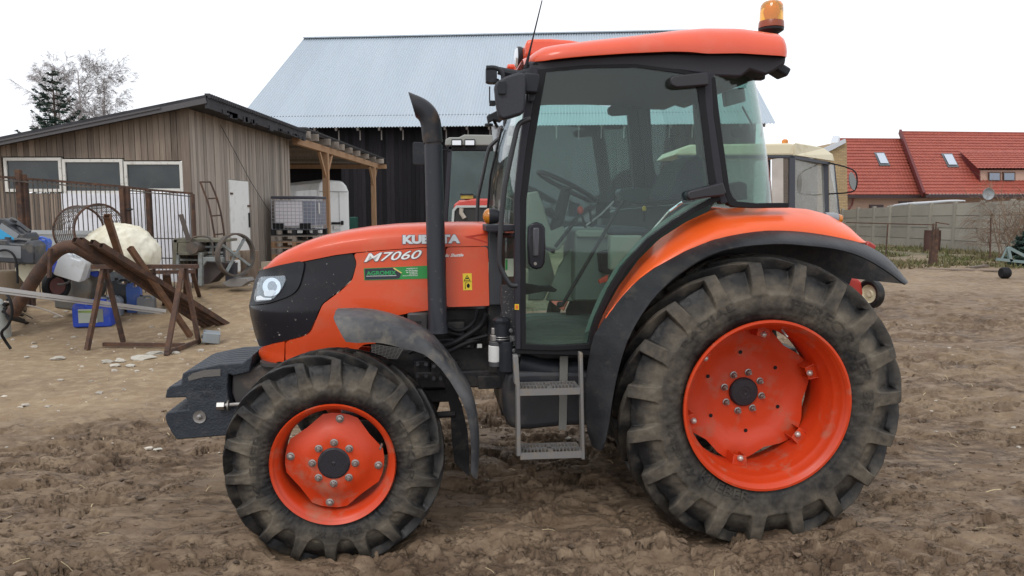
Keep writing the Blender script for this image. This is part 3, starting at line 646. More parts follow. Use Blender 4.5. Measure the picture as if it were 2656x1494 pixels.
def ring_text(name, txt, r, hgt, a_mid, span, n, parent, flip=False, th=.0014):
    cu = bpy.data.curves.new(name, 'FONT'); cu.body = txt; cu.offset = .01; cu.resolution_u = 2
    o = bpy.data.objects.new('tmp', cu); C.objects.link(o); me = bpy.data.meshes.new_from_object(o.evaluated_get(bpy.context.evaluated_depsgraph_get())); bpy.data.objects.remove(o)
    co = np.array([v.co[:] for v in me.vertices]); lo = co.min(0); hi = co.max(0); V = []
    for c in co:
        s = (c[0]-lo[0])/(hi[0]-lo[0]); k = (c[1]-lo[1])/(hi[1]-lo[1])
        if flip: a = a_mid-span/2+span*s; rr = r-hgt*k
        else: a = a_mid+span/2-span*s; rr = r+hgt*k
        V.append((rr*math.cos(a), n(rr) if callable(n) else n, rr*math.sin(a)))
    mb = MB().add(V, [tuple(p.vertices) for p in me.polygons], .5); bpy.data.meshes.remove(me)
    o = mb.build(name, TYR, parent, smooth=0, solid=th, recalc=False)
    at = o.data.attributes.new('dust', 'FLOAT', 'POINT'); at.data.foreach_set('value', [.30]*len(o.data.vertices)); return o
NUT = mat('wheel_nut_steel', (.34,.31,.29), .38, metal=.7)
CAPM = mat('hub_cap_black', (.017,.016,.022), .42, bump=.3, bs=250)
def disc_mesh(outline, n, th, dish=None):   # flat disc with lobed outline, centre dished
    V = []; Fc = []; m = len(outline); rings = [0,.30,.45,.52,.62,.72,.80,.90,1]
    for k in rings:
        for (x, z) in outline:
            rr = math.hypot(x, z)*k; base = .30
            V.append((x*k, n+(dish(rr) if dish else 0), z*k))
    for k in range(1, len(rings)-1):
        for i in range(m): j = (i+1) % m; Fc.append((k*m+i, k*m+j, (k+1)*m+j, (k+1)*m+i))
    Fc.append(tuple(range(m, 2*m)))
    return MB().add(V, Fc, .5)
# front wheel -------------------------------------------------
def wheel_front(parent, at, rz=0, nm='front_wheel'):
    w_ = empty(nm, at, rz, parent=parent)
    ty = make_tyre(.548, .325, .297, 18, .050, math.radians(30), w_, 1400, 110, math.radians(7), seed=3, reach=.58, lugw=(.15,.17,.25,.40), dustp=(.08,.12,.42,.64,.34,.18,.12))
    tn = lambda r: np.interp(r, [.297,.34,.40,.45], [.016,.004,-.002,-.002])
    ring_text('tyre_lettering', '320/85R24', .372, .034, math.radians(-86), .85, tn, ty, flip=True)
    ring_text('tyre_lettering', 'KLEBER', .360, .036, math.radians(178), .85, tn, ty)
    ring_text('tyre_lettering', 'FITKER', .362, .036, math.radians(10), .85, tn, ty)
    prof = [(.290,.012),(.300,.004),(.3035,.012),(.300,.022),(.285,.028),(.272,.050),(.268,.085),(.262,.100),(.262,.22),(.272,.27),(.298,.31)]
    MB().lathe(prof, (0,0,0), 'y', 96).build('rim', ORR, w_, smooth=50, solid=.006)
    a0 = math.radians(-8); ol = []
    for k in range(4):
        c = a0+k*math.pi/2
        for da, rr in ((-.36,.243),(-.17,.243),(0,.242),(.17,.243),(.36,.243)): ol.append((rr*math.cos(c+da), rr*math.sin(c+da)))
        ol.append((.216*math.cos(c+math.pi/4), .216*math.sin(c+math.pi/4)))
    dish = lambda r: float(np.interp(r, [0,.125,.15,.19,.215,.25], [0,0,.006,.030,.036,.040]))
    disc_mesh(ol, .045, .01, dish).build('wheel_disc', ORR, w_, smooth=45, solid=.008)
    MB().lathe([(0,.034),(.004,.031),(.010,.034),(.070,.034),(.079,.038),(.080,.05)], (0,0,0), 'y', 48).build('hub_cap', CAPM, w_, smooth=15)
    for k in range(8):
        a = math.radians(86-45*k+2); p = (.104*math.cos(a), .045, .104*math.sin(a))
        nb = MB().lathe([(.020,-.002),(.019,-.008),(.013,-.010)], p, 'y', 16); nb.lathe([(.0125,-.006),(.0125,-.020),(.009,-.024),(.006,-.024),(.006,-.034),(0,-.034)], p, 'y', 6); nb.build('wheel_nut', NUT, w_, smooth=20)
    for k in range(4):
        a = a0+k*math.pi/2; p = (.216*math.cos(a), .080, .216*math.sin(a))
        nb = MB().lathe([(.021,-.002),(.020,-.008),(.013,-.010)], p, 'y', 16); nb.lathe([(.013,-.006),(.013,-.022),(.008,-.024),(0,-.026)], p, 'y', 6); nb.build('rim_bolt', NUT, w_, smooth=20)
    MB().tube([(.235,.05,.085),(.228,.02,.07)], .006, 8).build('valve', STEEL, w_)
    return w_
wf = wheel_front(T, (-.005, .012, .469))
wf.rotation_euler = (0, 0, 0)
# rear wheel --------------------------------------------------
def wheel_rear(parent, at, rz=0):
    w_ = empty('rear_wheel', at, rz, parent=parent)
    ty = make_tyre(.778, .425, .445, 19, .066, math.radians(31), w_, 1600, 130, math.radians(21), seed=5)
    tn = lambda r: np.interp(r, [.445,.50,.56,.60], [.018,.004,-.002,-.002])
    ring_text('tyre_lettering', '420/85R34', .500, .045, math.radians(205), .60, tn, ty)
    ring_text('tyre_lettering', 'KLEBER', .515, .052, math.radians(243), .62, tn, ty, flip=True)
    ring_text('tyre_lettering', 'PERFORMER 85', .515, .055, math.radians(38), 1.45, tn, ty)
    ring_text('tyre_lettering', 'RADIAL', .545, .034, math.radians(128), .6, tn, ty)
    prof = [(.430,.018),(.440,.006),(.448,.006),(.4485,.014),(.444,.020),(.428,.030),(.420,.045),(.415,.075),(.405,.085),(.400,.10),(.398,.14),(.388,.155),(.386,.20),(.386,.30),(.398,.34),(.402,.39),(.445,.415)]
    MB().lathe(prof, (0,0,0), 'y', 128).build('rim', ORR, w_, smooth=50, solid=.007)
    a0 = math.radians(81); ol = []; nD_ = .335
    for k in range(6):
        c = a0+k*math.pi/3
        for da, rr in ((-.26,.366),(-.14,.379),(0,.382),(.14,.379),(.26,.366)): ol.append((rr*math.cos(c+da), rr*math.sin(c+da)))
        ol.append((.338*math.cos(c+math.pi/6), .338*math.sin(c+math.pi/6)))
    dish = lambda r: float(np.interp(r, [0,.24,.262,.275,.30,.38], [0,0,-.006,-.020,-.026,-.030]))
    dd = disc_mesh(ol, nD_, .012, dish).build('wheel_disc', ORR, w_, smooth=45, solid=.01)
    MB().lathe([(0,nD_-.030),(.006,nD_-.027),(.012,nD_-.030),(.034,nD_-.030),(.036,nD_-.032),(.072,nD_-.030),(.080,nD_-.022),(.082,nD_)], (0,0,0), 'y', 56).build('hub_cap', CAPM, w_, smooth=18)
    for k in range(8):
        a = math.radians(76-45*k); p = (.112*math.cos(a), nD_, .112*math.sin(a))
        nb = MB().lathe([(.021,-.002),(.020,-.010),(.015,-.012)], p, 'y', 16); nb.lathe([(.014,-.006),(.014,-.026),(.010,-.030),(.007,-.030),(.007,-.044),(0,-.044)], p, 'y', 6); nb.build('wheel_nut', NUT, w_, smooth=20)
    mb = MB()
    for k in range(7):
        a = math.radians(81-60*k) if k < 6 else 0; p = (.225*math.cos(a+.26), nD_-.009, .225*math.sin(a+.26))
        if k < 6: MB().lathe([(0,-.0),(.011,-.0)], p, 'y', 14).build('disc_hole', RUBB, w_, recalc=False)
    for k in range(6):
        a = a0+k*math.pi/3; ca, sa = math.cos(a), math.sin(a); t_ = Vector((-sa, 0, ca)); rd = Vector((ca, 0, sa))
        mb = MB(); q = rd*.386; pts = []
        for s in (-1, 1):
            mb.ext([q+t_*s*.036+Vector((0,.20,0)), q+t_*s*.030+Vector((0,.215,0))-rd*.055, q+t_*s*.030+Vector((0,.30,0))-rd*.055, q+t_*s*.036+Vector((0,.31,0))], t_*s*.006, .5)
        mb.ext([q+t_*.036+Vector((0,.212,0))-rd*.055, q-t_*.036+Vector((0,.212,0))-rd*.055, q-t_*.036+Vector((0,.212,0)), q+t_*.036+Vector((0,.212,0))], (0,.008,0), .5)
        lg = mb.build('rim_bracket', ORR, w_, smooth=0, bevel=.003)
        p = q-rd*.040+Vector((0,.212,0)); MB().lathe([(.017,0),(.0175,-.006),(.013,-.016),(.006,-.020),(0,-.021)], p, 'y', 18).build('rim_bolt', mat('bright_bolt', (.55,.52,.48), .35, metal=.5), w_, smooth=60)
    MB().tube([(.10,.10,.385),(.12,.07,.35)], .007, 8).build('valve', STEEL, w_)
    return w_
wr = wheel_rear(T, (2.205, .012, .702))
f2 = copy_tree(wf); f2.parent = T; f2.location = (-.005, 2*NC-.012, .469); f2.rotation_euler = (0,0,math.pi)
r2_ = copy_tree(wr); r2_.parent = T; r2_.location = (2.205, 2*NC-.012, .702); r2_.rotation_euler = (0,.3,math.pi)
# ---------------------------------------------------------------- front fenders
fo = [TL(x, y, .10) for x, y in ((865.7,822.7),(895,821.5),(926.5,821),(965,825),(1000.7,833),(1040,845),(1075,860),(1100,874),(1119.5,889.5),(1149,922),(1179,961),(1202,996),(1222,1028.5),(1232,1060),(1239,1095),(1242,1130),(1242,1161),(1240,1200),(1237,1240.6))]
fi = [TL(x, y, .035) for x, y in ((897,886.5),(910,888),(926.5,889.5),(955,888),(986,889.5),(1015,895),(1045,904),(1074,910),(1100,919),(1125,938),(1146,959),(1168,990),(1189,1025),(1200,1045),(1209,1068),(1219,1111),(1222,1161),(1222,1195),(1220.6,1227))]
def loft2(lo, up, n0, n1, na, nb, pw=1, inner=None):
    lo = resample(lo, na); up = resample(up, na)
    def f(a, b):
        i = round(a*(na-1)); t = b*math.pi/2; s, c = (math.sin(t)**pw, 1-math.cos(t)) if pw > 0 else (b, b**-pw)
        return Vector((lo[i].x+(up[i].x-lo[i].x)*s, n0+(n1-n0)*c, lo[i].z+(up[i].z-lo[i].z)*s))
    return f
def front_fender(parent, mirror=False):
    mb = MB(); na = 40; f = loft2(fi, fo, .035, .10, na, 6); lo = resample(fi, na); up = resample(fo, na)
    def g(a, b):
        i = round(a*(na-1))
        if b <= .5: p = f(a, b*2)
        else:
            k = (b-.5)*2; p = Vector((up[i].x, .10+.24*k, up[i].z+(.012*math.sin(k*math.pi)))); 
            if .15 < k < .85: p.z += .008
        if mirror: p = Vector((p.x, 2*NC-p.y, p.z))
        return p
    mb.grid(g, na, 17); o = mb.build('front_fender', FEG if not mirror else FEN, parent, smooth=45, solid=.006)
    return o
ff = front_fender(T); front_fender(T, True)
for mir in (0, 1):
    mb = MB(); pts = [(-.02,.36,.80),(-.02,.36,1.0),(-.10,.30,1.045),(-.10,.12,1.05)]; pts2 = [(.0,.36,.62),(.30,.36,.60),(.60,.34,.62)]
    for P in (pts2,): mb.tube([(x, (2*NC-n) if mir else n, z) for x, n, z in P], .018, 10)
    mb.build('fender_bracket', ENG, T)
# inner flap of the front fender, hanging behind the tyre
q = [TL(x, y, .40) for x, y in ((1140,955),(1172,990),(1196,1040),(1212,1110),(1216,1180),(1216,1225),(1178,1190),(1171,1130),(1168,1060),(1158,1010))]
MB().prism([(p.x, p.z) for p in q], .335, .345).build('fender_flap', FEN, T, smooth=0)
# ---------------------------------------------------------------- rear fenders
rt = [(1542,872),(1570,807.5),(1605,744.6),(1657,674.7),(1709.6,622),(1779.5,577),(1849,545),(1919,539.5),(2024,538),(2094,543.7),(2146,557.6),(2199,587),(2230,626)]
rbk = [(1542,874),(1577,814),(1640,737.6),(1696,696),(1779.5,650),(1849,622),(1919,606.6),(1989,598),(2059,599.6),(2129,608),(2199,622),(2231,630)]
rb2 = [(1543,868),(1577,814),(1640,737.6),(1696,696),(1779.5,650),(1849,622),(1919,606.6),(1989,598),(2059,599.6),(2129,608),(2199,622),(2234,631),(2286,657),(2321,688.7),(2345.6,723.6)]
lipx = [(1586.8,1010),(1594,1000),(1605,954),(1622,895),(1657,825),(1709.6,755),(1779.5,695.7),(1849,657),(1919,640),(2024,632),(2094,638),(2164,645),(2234,664),(2304,706),(2338.6,734),(2346,738)]
def rfender(mir):
    g0 = part('rear_fender')
    mm = (lambda p: Vector((p.x, 2*NC-p.y, p.z))) if mir else (lambda p: p)
    lo = [TL(x, y, .19) for x, y in rbk]; up = [TL(x, y, .44) for x, y in rt]; na = 56
    f = loft2(lo, up, .19, .44, na, 9, -1.9); MB().grid(lambda a, b: mm(f(a, b)), na, 10).build('fender_shell', ORF, g0, smooth=60, solid=.006)
    # flare: arch part
    lo = chaikin([TL(x, y, .03) for x, y in lipx[1:]], 2, False); up = chaikin([TL(x, y, .195) for x, y in rb2], 2, False)
    f = loft2(lo, up, .03, .195, 80, 9, -1.5); MB().grid(lambda a, b: mm(f(a, b)), 80, 10).build('fender_flare', FEN, g0, smooth=60, solid=.008)
    # flare: front leg hanging down to the step
    L_ = [TL(x, y, .185) for x, y in ((1543,868),(1534,900),(1526,945),(1519,1000),(1517,1060),(1525,1120),(1538,1158))]
    R_ = [TL(x, y, .03) for x, y in ((1628,880),(1612,930),(1598,985),(1588,1040),(1580,1100),(1572,1140),(1562,1166))]
    f = loft2(R_, L_, .03, .185, 30, 8, -1.6); MB().grid(lambda a, b: mm(f(a, b)), 30, 9).build('fender_skirt', FEN, g0, smooth=60, solid=.008)
    q = [TL(x, y, .44) for x, y in ((1548,868),(1577,805),(1640,725),(1709,655),(1779.5,605),(1849,575),(1989,560),(2094,570),(2160,590),(2230,640),(2290,690),(2322,712),(2344,737),(2260,728),(2179,719),(2060,712),(2040,800),(1700,800),(1640,1000),(1560,1100))]
    mb = MB(); mb.prism([(p.x, p.z) for p in q], .455, .462) if not mir else mb.prism([(p.x, p.z) for p in q], 2*NC-.462, 2*NC-.455)
    mb.build('inner_fender', ENG, g0, smooth=0)
    return g0
rfender(0); rfender(1)
lp = part('rear_marker_lamp'); a = TL(2160, 567, .50); b = TL(2178, 572, .50)
MB().tube([a-Vector((.05,0,0)), a, a+Vector((.02,0,-.003))], [.035,.035,.033], 16).build('lamp_body', mat('lamp_grey', (.25,.26,.28), .4), lp)
MB().tube([a+Vector((.022,0,-.003)), a+Vector((.045,0,-.006)), a+Vector((.056,0,-.01))], [.033,.028,.010], 16).build('amber_lens', AMB, lp)
a = TL(2245, 640, .35); MB().obox(a, (.06,.10,.05), (0,.5,0)).build('tail_lamp', mat('tail_lamp_red', (.35,.03,.02), .3), T, bevel=.01)
# ---------------------------------------------------------------- cab
nD = .28; nF = 2*NC-nD
cab = part('cab_frame')
o_px = [(1395,180),(1523,168),(1650,166),(1760,180),(1822,192),(1835,300),(1850,420),(1862,500),(1868,520),(1812,545),(1752,580),(1690,628),(1628,697),(1588,762),(1557,828),(1546,870),(1538,905),(1440,910),(1352,907),(1350,760),(1349,600),(1349,517),(1365,380)]
i_px = [(1417,187),(1523,177),(1650,175),(1774,192),(1806,215),(1818,300),(1832,420),(1843,500),(1846,512),(1800,538),(1742,573),(1677,620),(1614,690),(1576,753),(1544,823),(1532,860),(1526,892),(1440,897),(1364,893),(1364,760),(1364,600),(1366,517),(1384,380)]
O = [TL(x, y, nD) for x, y in o_px]; I = [TL(x, y, nD) for x, y in i_px]
xz = lambda P: [(p.x, p.z) for p in P]
door = part('cab_door')
MB().ring(xz(O), xz(I), nD, nD+.035, .5).build('door_frame', RUBB, door, smooth=30, bevel=.004)
MB().add([(p.x, nD+.006, p.z) for p in I], [tuple(range(len(I)))], .5).build('door_glass', GLS, door, smooth=0, solid=.004)
# green inner strip that follows the fender arch
strip = [TL(x, y, .34) for x, y in ((1840,515),(1800,535),(1742,570),(1677,617),(1614,687),(1576,750),(1544,820),(1532,858))]; stro = [TL(x, y, .34) for x, y in ((1812,520),(1775,540),(1715,580),(1655,630),(1596,700),(1560,762),(1530,830),(1520,865))]
mb = MB(); n = len(strip); mb.add([(p.x,.34,p.z) for p in strip]+[(p.x,.36,p.z) for p in stro], [(i, i+1, n+i+1, n+i) for i in range(n-1)], .5); mb.build('door_sill_trim', mat('green_trim', (.10,.15,.12), .45), cab, solid=.01, smooth=0)
# door handle
h1 = [TL(x, y, nD) for x, y in ((1368,590),(1376,579),(1392,576),(1406,581),(1412,592),(1413,640),(1411,680),(1404,694),(1390,698),(1376,694),(1369,682),(1367,640))]
hd = MB().prism(xz(h1), nD-.035, nD+.002).build('door_handle', BLG, door, bevel=.010, segs=3)
h2 = [TL(x, y, nD-.03) for x, y in ((1381,590),(1398,590),(1398,665),(1381,665))]; MB().prism(xz(h2), nD-.050, nD-.03).build('handle_lever', mat('lever_black', (.05,.052,.06), .25), hd, bevel=.008)
p = TL(1388.5, 684, nD-.04); MB().lathe([(0,-.003),(.008,-.003),(.009,.01)], p, 'y', 16).build('key_lock', STEEL, hd)
for px in (((1731,207),(1740,200),(1790,194),(1829,189),(1832,224),(1790,228),(1748,231),(1733,224)), ((1775,503),(1780,496),(1820,486),(1868,473),(1876,498),(1872,508),(1820,513),(1782,520),(1776,512))):
    MB().prism(xz([TL(x, y, nD) for x, y in px]), nD-.045, nD+.01).build('door_hinge', mat('hinge_plastic', (.020,.019,.024), .5), door, bevel=.008)
# A and B pillars (near and far)
Apx = [(1374,168),(1397,178),(1366,380),(1350,517),(1351,600),(1352,907),(1338,907),(1335,745),(1335,600),(1334,517),(1348,380)]
Bpx = [(1822,186),(1852,190),(1866,290),(1880,400),(1895,500),(1900,524),(1870,530),(1862,505),(1848,420),(1833,300)]
for k, (px, nm) in enumerate(((Apx, 'front_pillar'), (Bpx, 'rear_pillar'))):
    q = xz([TL(x, y, nD) for x, y in px])
    MB().prism(q, nD-.002, nD+.06).build(nm, DRK, cab, bevel=.006); MB().prism(q, nF-.06, nF).build(nm, DRK, cab, bevel=.006)
# rear quarter window: frame, curved glass
qo = [(1853,190),(1925,196),(1900,527),(1883,400)]
fr_px = [(1866,300),(1880,400),(1892,490),(1900,510),(1912,522),(1960,527),(2016,526),(2045,526),(2046,539),(1960,540),(1905,538),(1890,532),(1880,505),(1868,420),(1850,300),(1845,200),(1855,200)]
MB().prism(xz([TL(x, y, nD) for x, y in fr_px]), nD-.004, nD+.05).build('quarter_window_frame', RUBB, cab, bevel=.004)
rc = [TL(x, y, .62) for x, y in ((1930,150),(1939,183),(1979,251),(1996.5,359),(2014.5,466),(2018,530))]
rc = [TL(x, y, .62) for x, y in ((1962,165),(1970,195),(1983,262),(1998,359),(2014.5,466),(2018,532))]
bp_ = [TL(x, y, nD) for x, y in ((1848,165),(1853,195),(1862,262),(1875,359),(1890,466),(1900,532))]
def rearg(a, b):
    i = b*(len(rc)-1); k = min(int(i), len(rc)-2); f_ = i-k; ub = bp_[k].lerp(bp_[k+1], f_); ur = rc[k].lerp(rc[k+1], f_); t = a*2-1
    n = NC-(NC-nD-.01)*(-t if t < 0 else -t)*-1 if False else NC+(NC-nD-.012)*t
    e = 1-abs(t)**3.2; return Vector((ub.x+(ur.x-ub.x)*max(0, e)**.8, n, ub.z*(1-e)+ur.z*e))
ga = [0]+[.5-.5*math.cos(math.pi*k/40) for k in range(1, 41)]
mb = MB(); mb.grid(lambda a, b: rearg(.5-.5*math.cos(math.pi*a), b), 61, 8); mb.build('rear_glass', glassmat('rear_glass_tint', (.72,.84,.80), 1, dirt=.06), cab, smooth=80, solid=.004)
# windscreen (wraps forward between the front pillars)
wc = [TL(x, y, .95) for x, y in ((1352,190),(1336,250),(1318,298),(1303,340),(1287,398),(1277,475),(1272,522),(1271,600))]
wa = [TL(x, y, nD) for x, y in ((1390,168),(1383,245),(1372,310),(1362,360),(1352,420),(1342,490),(1338,530),(1336,605))]
def wscr(a, b):
    i = b*(len(wc)-1); k = min(int(i), len(wc)-2); f_ = i-k; ua = wa[k].lerp(wa[k+1], f_); uc = wc[k].lerp(wc[k+1], f_); t = a*2-1
    e = 1-abs(t)**2.4; zz = ua.z*(1-e)+uc.z*e; return Vector((ua.x+(uc.x-ua.x)*e, NC+(NC-nD-.01)*t, zz))
mb = MB(); mb.grid(lambda a, b: wscr(a, b), 41, 12); mb.build('windscreen', GLC, cab, smooth=80, solid=.004)
mb = MB(); mb.tube([wscr(k/40, 1)+Vector((0,0,-.012)) for k in range(41)], .014, 8); mb.tube([wscr(k/40, 0)+Vector((0,0,.0)) for k in range(41)], .016, 8); mb.build('windscreen_seal', RUBB, cab)
a, b = wscr(.5, .95), wscr(.42, .42); MB().tube([a+Vector((-.02,0,0)), a.lerp(b, .5)+Vector((-.04,0,0)), b+Vector((-.015,0,0))], .007, 6).build('wiper', RUBB, cab)
# lower front: cowl, brackets, side panel
MB().prism(xz([TL(x, y, .58) for x, y in ((1268,602),(1303,602),(1303,792),(1269,792))]), .585, .62).build('cowl_panel', mat('cowl_grey', (.045,.047,.055), .5), T, bevel=.006)
MB().prism(xz([TL(x, y, .62) for x, y in ((1300,604),(1338,604),(1338,900),(1304,900))]), .66, .68).build('orange_reflection_panel', mat('orange_reflection_paint', (.14,.05,.035), .5, col2=(.05,.04,.04), sc1=12), T)  # reddish panel added to paint the orange reflected in the side glass
MB().prism(xz([TL(x, y, nD+.1) for x, y in ((1302,742),(1340,742),(1340,905),(1302,905))]), nD+.12, nD+.18).build('lower_cab_panel', mat('speckled_panel', (.035,.035,.04), .6, speck=((.35,.3,.27), 80, .62)), cab)
MB().prism(xz([TL(x, y, nD) for x, y in ((1262,584),(1343,584),(1343,600),(1262,602))]), nD+.03, .62).build('cowl_shelf', DRK, cab, bevel=.006)
MB().prism(xz([TL(x, y, .5) for x, y in ((1310,604),(1334,604),(1334,740),(1310,720))]), .50, .505).build('side_cowl_glass', GLS, cab, smooth=0)
stq = plate('small_label', [(1310,671),(1332,671),(1332,717),(1310,717)], .495, mat('label_pale', (.42,.45,.36), .5), T)
plate('small_label_strip', [(1311,673),(1316,673),(1316,700),(1311,700)], .492, GRNS, stq)
s_ = plate('hazard_label', [(1335,789),(1346,789),(1346,803.5),(1335,803)], nD-.006, YEL, T); plate('hazard_mark', [(1337,791.5),(1344,791.5),(1344,801),(1337,801)], nD-.008, mat('label_orange', (.7,.15,.02)), s_)
# cab sill and floor
MB().prism(xz([TL(x, y, nD) for x, y in ((1338,903),(1540,906),(1538,925),(1338,920))]), nD+.01, nF-.01).build('cab_sill', RUBB, cab, bevel=.006)
fl = TL(1450, 893, nD+.03).z-.01; ul = TL(1364, 890, nD).x; ur = TL(1600, 890, nD).x
def matf(a, b):
    x = ul-.08+(ur-ul+.5)*a; n = nD+.045+(nF-nD-.09)*b
    d = math.hypot((x-ul-.30)*1.0, (n-1.0)*.8); return Vector((x, n, fl+.007*max(0, math.sin(d*62))))
MB().grid(matf, 130, 150).build('floor_mat', mat('rubber_mat', (.085,.10,.08), .75, dust=(.14,.13,.10), dsc=5), cab, smooth=60, recalc=False)
# roof
low = [TL(x, y, .24) for x, y in ((1370,153),(1415,155),(1523,145),(1630,138),(1738,133.5),(1792,134.5),(1831,139),(1918,138),(2043,146),(2059,140))]
upp = [TL(x, y, .46) for x, y in ((1370,152),(1379,143),(1401,131),(1505,117),(1630,102),(1738,88),(1810,81),(1900,82),(1964,92),(2036,102),(2059,138))]
LX = [(p.x, p.z) for p in low]; UX = [(p.x, p.z) for p in upp]; ra, rb_ = low[0].x, low[-1].x
def roof(a, b):
    t = a; u = ra+(rb_-ra)*(.5-.5*math.cos(math.pi*t)); zl = interp(LX, u); zt = max(interp(UX, u), zl+.012); e = .24
    s = min((u-ra)/.20, (rb_-u)/.07, 1); s = max(s, 0); e += .16*(1-math.sqrt(max(0, 1-(1-s)**2)))
    sec = [(0,0),(-.004,.18),(.006,.42),(.030,.66),(.075,.85),(.14,.96),(.24,1.0),(.40,1.01),(NC-e,1.02)]; H_ = zt-zl
    pts = [(e+d, zl+H_*h) for d, h in sec]; pts = pts+[(2*NC-n, z) for n, z in reversed(pts[:-1])]; i = round(b*(len(pts)-1)); return Vector((u, pts[i][0], pts[i][1]))
ORTOP = mat('orange_paint_sky_lit', (.74,.088,.028), .36, coat=.45, col2=(.70,.08,.026), sc1=2, dust=(.6,.3,.22), dsc=4, dlo=.5, dhi=.85, damt=.3)  # same orange paint, lightened to hold the sky glare on the roof
rf = MB().grid(roof, 60, 17).build('roof', ORTOP, T, smooth=50, solid=.008)
hp_ = [TL(x, y, .72) for x, y in ((1358,155),(1357,122),(1364,113),(1376,110),(1422,109.5),(1470,113),(1510,119),(1540,150))]
MB().prism(xz(hp_), .62, 1.28).build('roof_scoop', ORTOP, rf, bevel=.02, segs=4)
li = [TL(x, y, .30) for x, y in ((1366,160),(1415,157),(1523,148),(1630,141),(1738,137),(1792,138),(1831,140),(1918,138),(2038,145),(2036,166),(2005,186),(1985,196),(1960,188),(1943,182),(1921,201),(1857,199),(1822,194),(1760,186),(1650,182),(1523,182),(1417,188),(1382,186),(1372,176))]
MB().prism(xz(li), .29, 1.61).build('roof_liner', mat('liner_black', (.022,.020,.026), .6), T, bevel=.012)
mb = MB(); p = TL(1350, 150, .80)
def lamp(name, p, r, d, parent=T):
    MB().lathe([(0,d),(r*.7,d*.7),(r,.0),(r,-.015)], p, 'x', 24).build(name+'_body', BLK, parent)
wl = part('roof_work_lamp'); MB().lathe([(0,.03),(.05,.025),(.062,0),(.062,-.02),(.056,-.02)], p, 'x', 24).build('lamp_body', BLK, wl); MB().lathe([(.057,-.02),(.045,-.032),(0,-.038)], p, 'x', 24).build('lamp_lens', mat('lamp_glass_bright', (.7,.72,.75), .08, metal=.6), wl)
q = TL(1333, 178, 1.35); MB().obox(q, (.10,.16,.03)).build('front_roof_corner', ORTOP, T, bevel=.01)
# rear lamps under the roof tail
p = TL(2010, 178, .40); MB().obox(p, (.13,.12,.05), (0,.5,0)).build('rear_work_lamp', BLK, T, bevel=.012)
p = TL(1968, 196, .42); MB().obox(p, (.06,.05,.05)).build('rear_glass_hinge', BLK, T, bevel=.01)
# beacon
bc = part('beacon'); p = TL(2000, 74, .55); r = (TL(2029,50,.55)-TL(1971.5,50,.55)).x/2; zt = TL(2000,2,.55).z; z1 = TL(2000,57,.55).z; z2 = TL(2000,73,.55).z; z3 = TL(2000,97,.55).z
O3 = (p.x, p.y, 0)
MB().lathe([(r,z1),(r*.99,z1+.045),(r*.95,zt-.028),(r*.80,zt-.011),(r*.5,zt-.002),(0,zt)], O3, 'z', 32).build('beacon_lens', mat('beacon_amber', (1,.50,.03), .06, trans=.72, coat=.6), bc, smooth=60)
MB().lathe([(0,z1+.008),(.022,z1+.01),(.03,z1+.05),(.024,z1+.085),(.01,z1+.093),(0,z1+.093)], O3, 'z', 16).build('beacon_reflector', mat('beacon_inner', (.85,.25,.02), .3), bc)
MB().lathe([(r*1.02,z1+.002),(r*1.06,z1-.004),(r*1.08,z2),(r*1.0,z2-.002),(0,z2-.002)], O3, 'z', 32).build('beacon_collar', mat('beacon_brown', (.25,.05,.015), .3), bc)
MB().lathe([(0,z2-.002),(r*1.08,z2-.003),(r*1.05,z2-.014),(r*.55,z2-.035),(r*.25,z2-.042),(r*.25,z3-.03),(0,z3-.03)], O3, 'z', 32).build('beacon_base', BLK, bc)
# aerial
a, b = TL(1363, 178, .30), TL(1406, 1, .30); MB().tube([a, a.lerp(b, .10), a.lerp(b, .35), b], [.012,.008,.0045,.0028], 8).build('aerial', RUBB, T)
# mirrors
mr_ = part('wing_mirror'); mo = [(1309,201),(1326,195),(1343.5,189.5),(1360,192),(1363,215),(1362,244),(1360,287),(1356,294),(1351,298),(1330,305),(1307,311),(1300.5,311),(1295,306),(1291.5,300),(1287,275),(1284,251),(1282,230),(1282.5,219),(1290,212)]
MB().prism(xz([TL(x, y, .16) for x, y in mo]), .13, .20).build('mirror_shell', mat('mirror_plastic', (.020,.022,.030), .55, bump=.3, bs=200), mr_, bevel=.014, segs=3, smooth=60)
MB().prism(xz([TL(x, y, .24) for x, y in ((1358,192),(1396,196),(1398,208),(1392,244),(1358,243))]), .19, .26).build('mirror_bracket', BLK, mr_, bevel=.008)
MB().prism(xz([TL(x, y, .25) for x, y in ((1371,240),(1390,240),(1386,262),(1380,266),(1372,263))]), .24, .27).build('mirror_hinge', BLK, mr_, bevel=.006)
mb = MB(); mb.tube(chaikin([TL(x, y, .22) for x, y in ((1261,176),(1284,175),(1300,183),(1306,200),(1304,222))], 2, False), .012, 10); mb.tube([TL(1292,183,.3), TL(1345,196,.3), TL(1376,190,.3)], [.020,.026,.030], 10)
mb.obox(TL(1274,196,.24), (.055,.05,.07)); mb.lathe([(0,0),(.033,0),(.033,.022),(0,.022)], TL(1278,217,.24), 'z', 18); mb.tube([TL(1270,224,.24), TL(1270,267,.24)], .004, 6); mb.obox(TL(1277,268,.24), (.03,.03,.025)); mb.obox(TL(1302,228,.125), (.035,.02,.06))
mb.build('mirror_arm', BLK, mr_, bevel=.004)
mf = part('wing_mirror'); mb = MB(); mb.prism(xz([TL(x, y, 1.75) for x, y in ((1262,302),(1290,288),(1305,310),(1296,318),(1280,312),(1266,320))]), 1.70, 1.78); mb.tube([TL(1280,310,1.75), TL(1290,330,1.8)], .012, 8); mb.lathe([(0,0),(.03,0),(.03,.02),(0,.02)], TL(1268,328,1.75), 'z', 14); mb.build('mirror_arm', BLK, mf, bevel=.008)
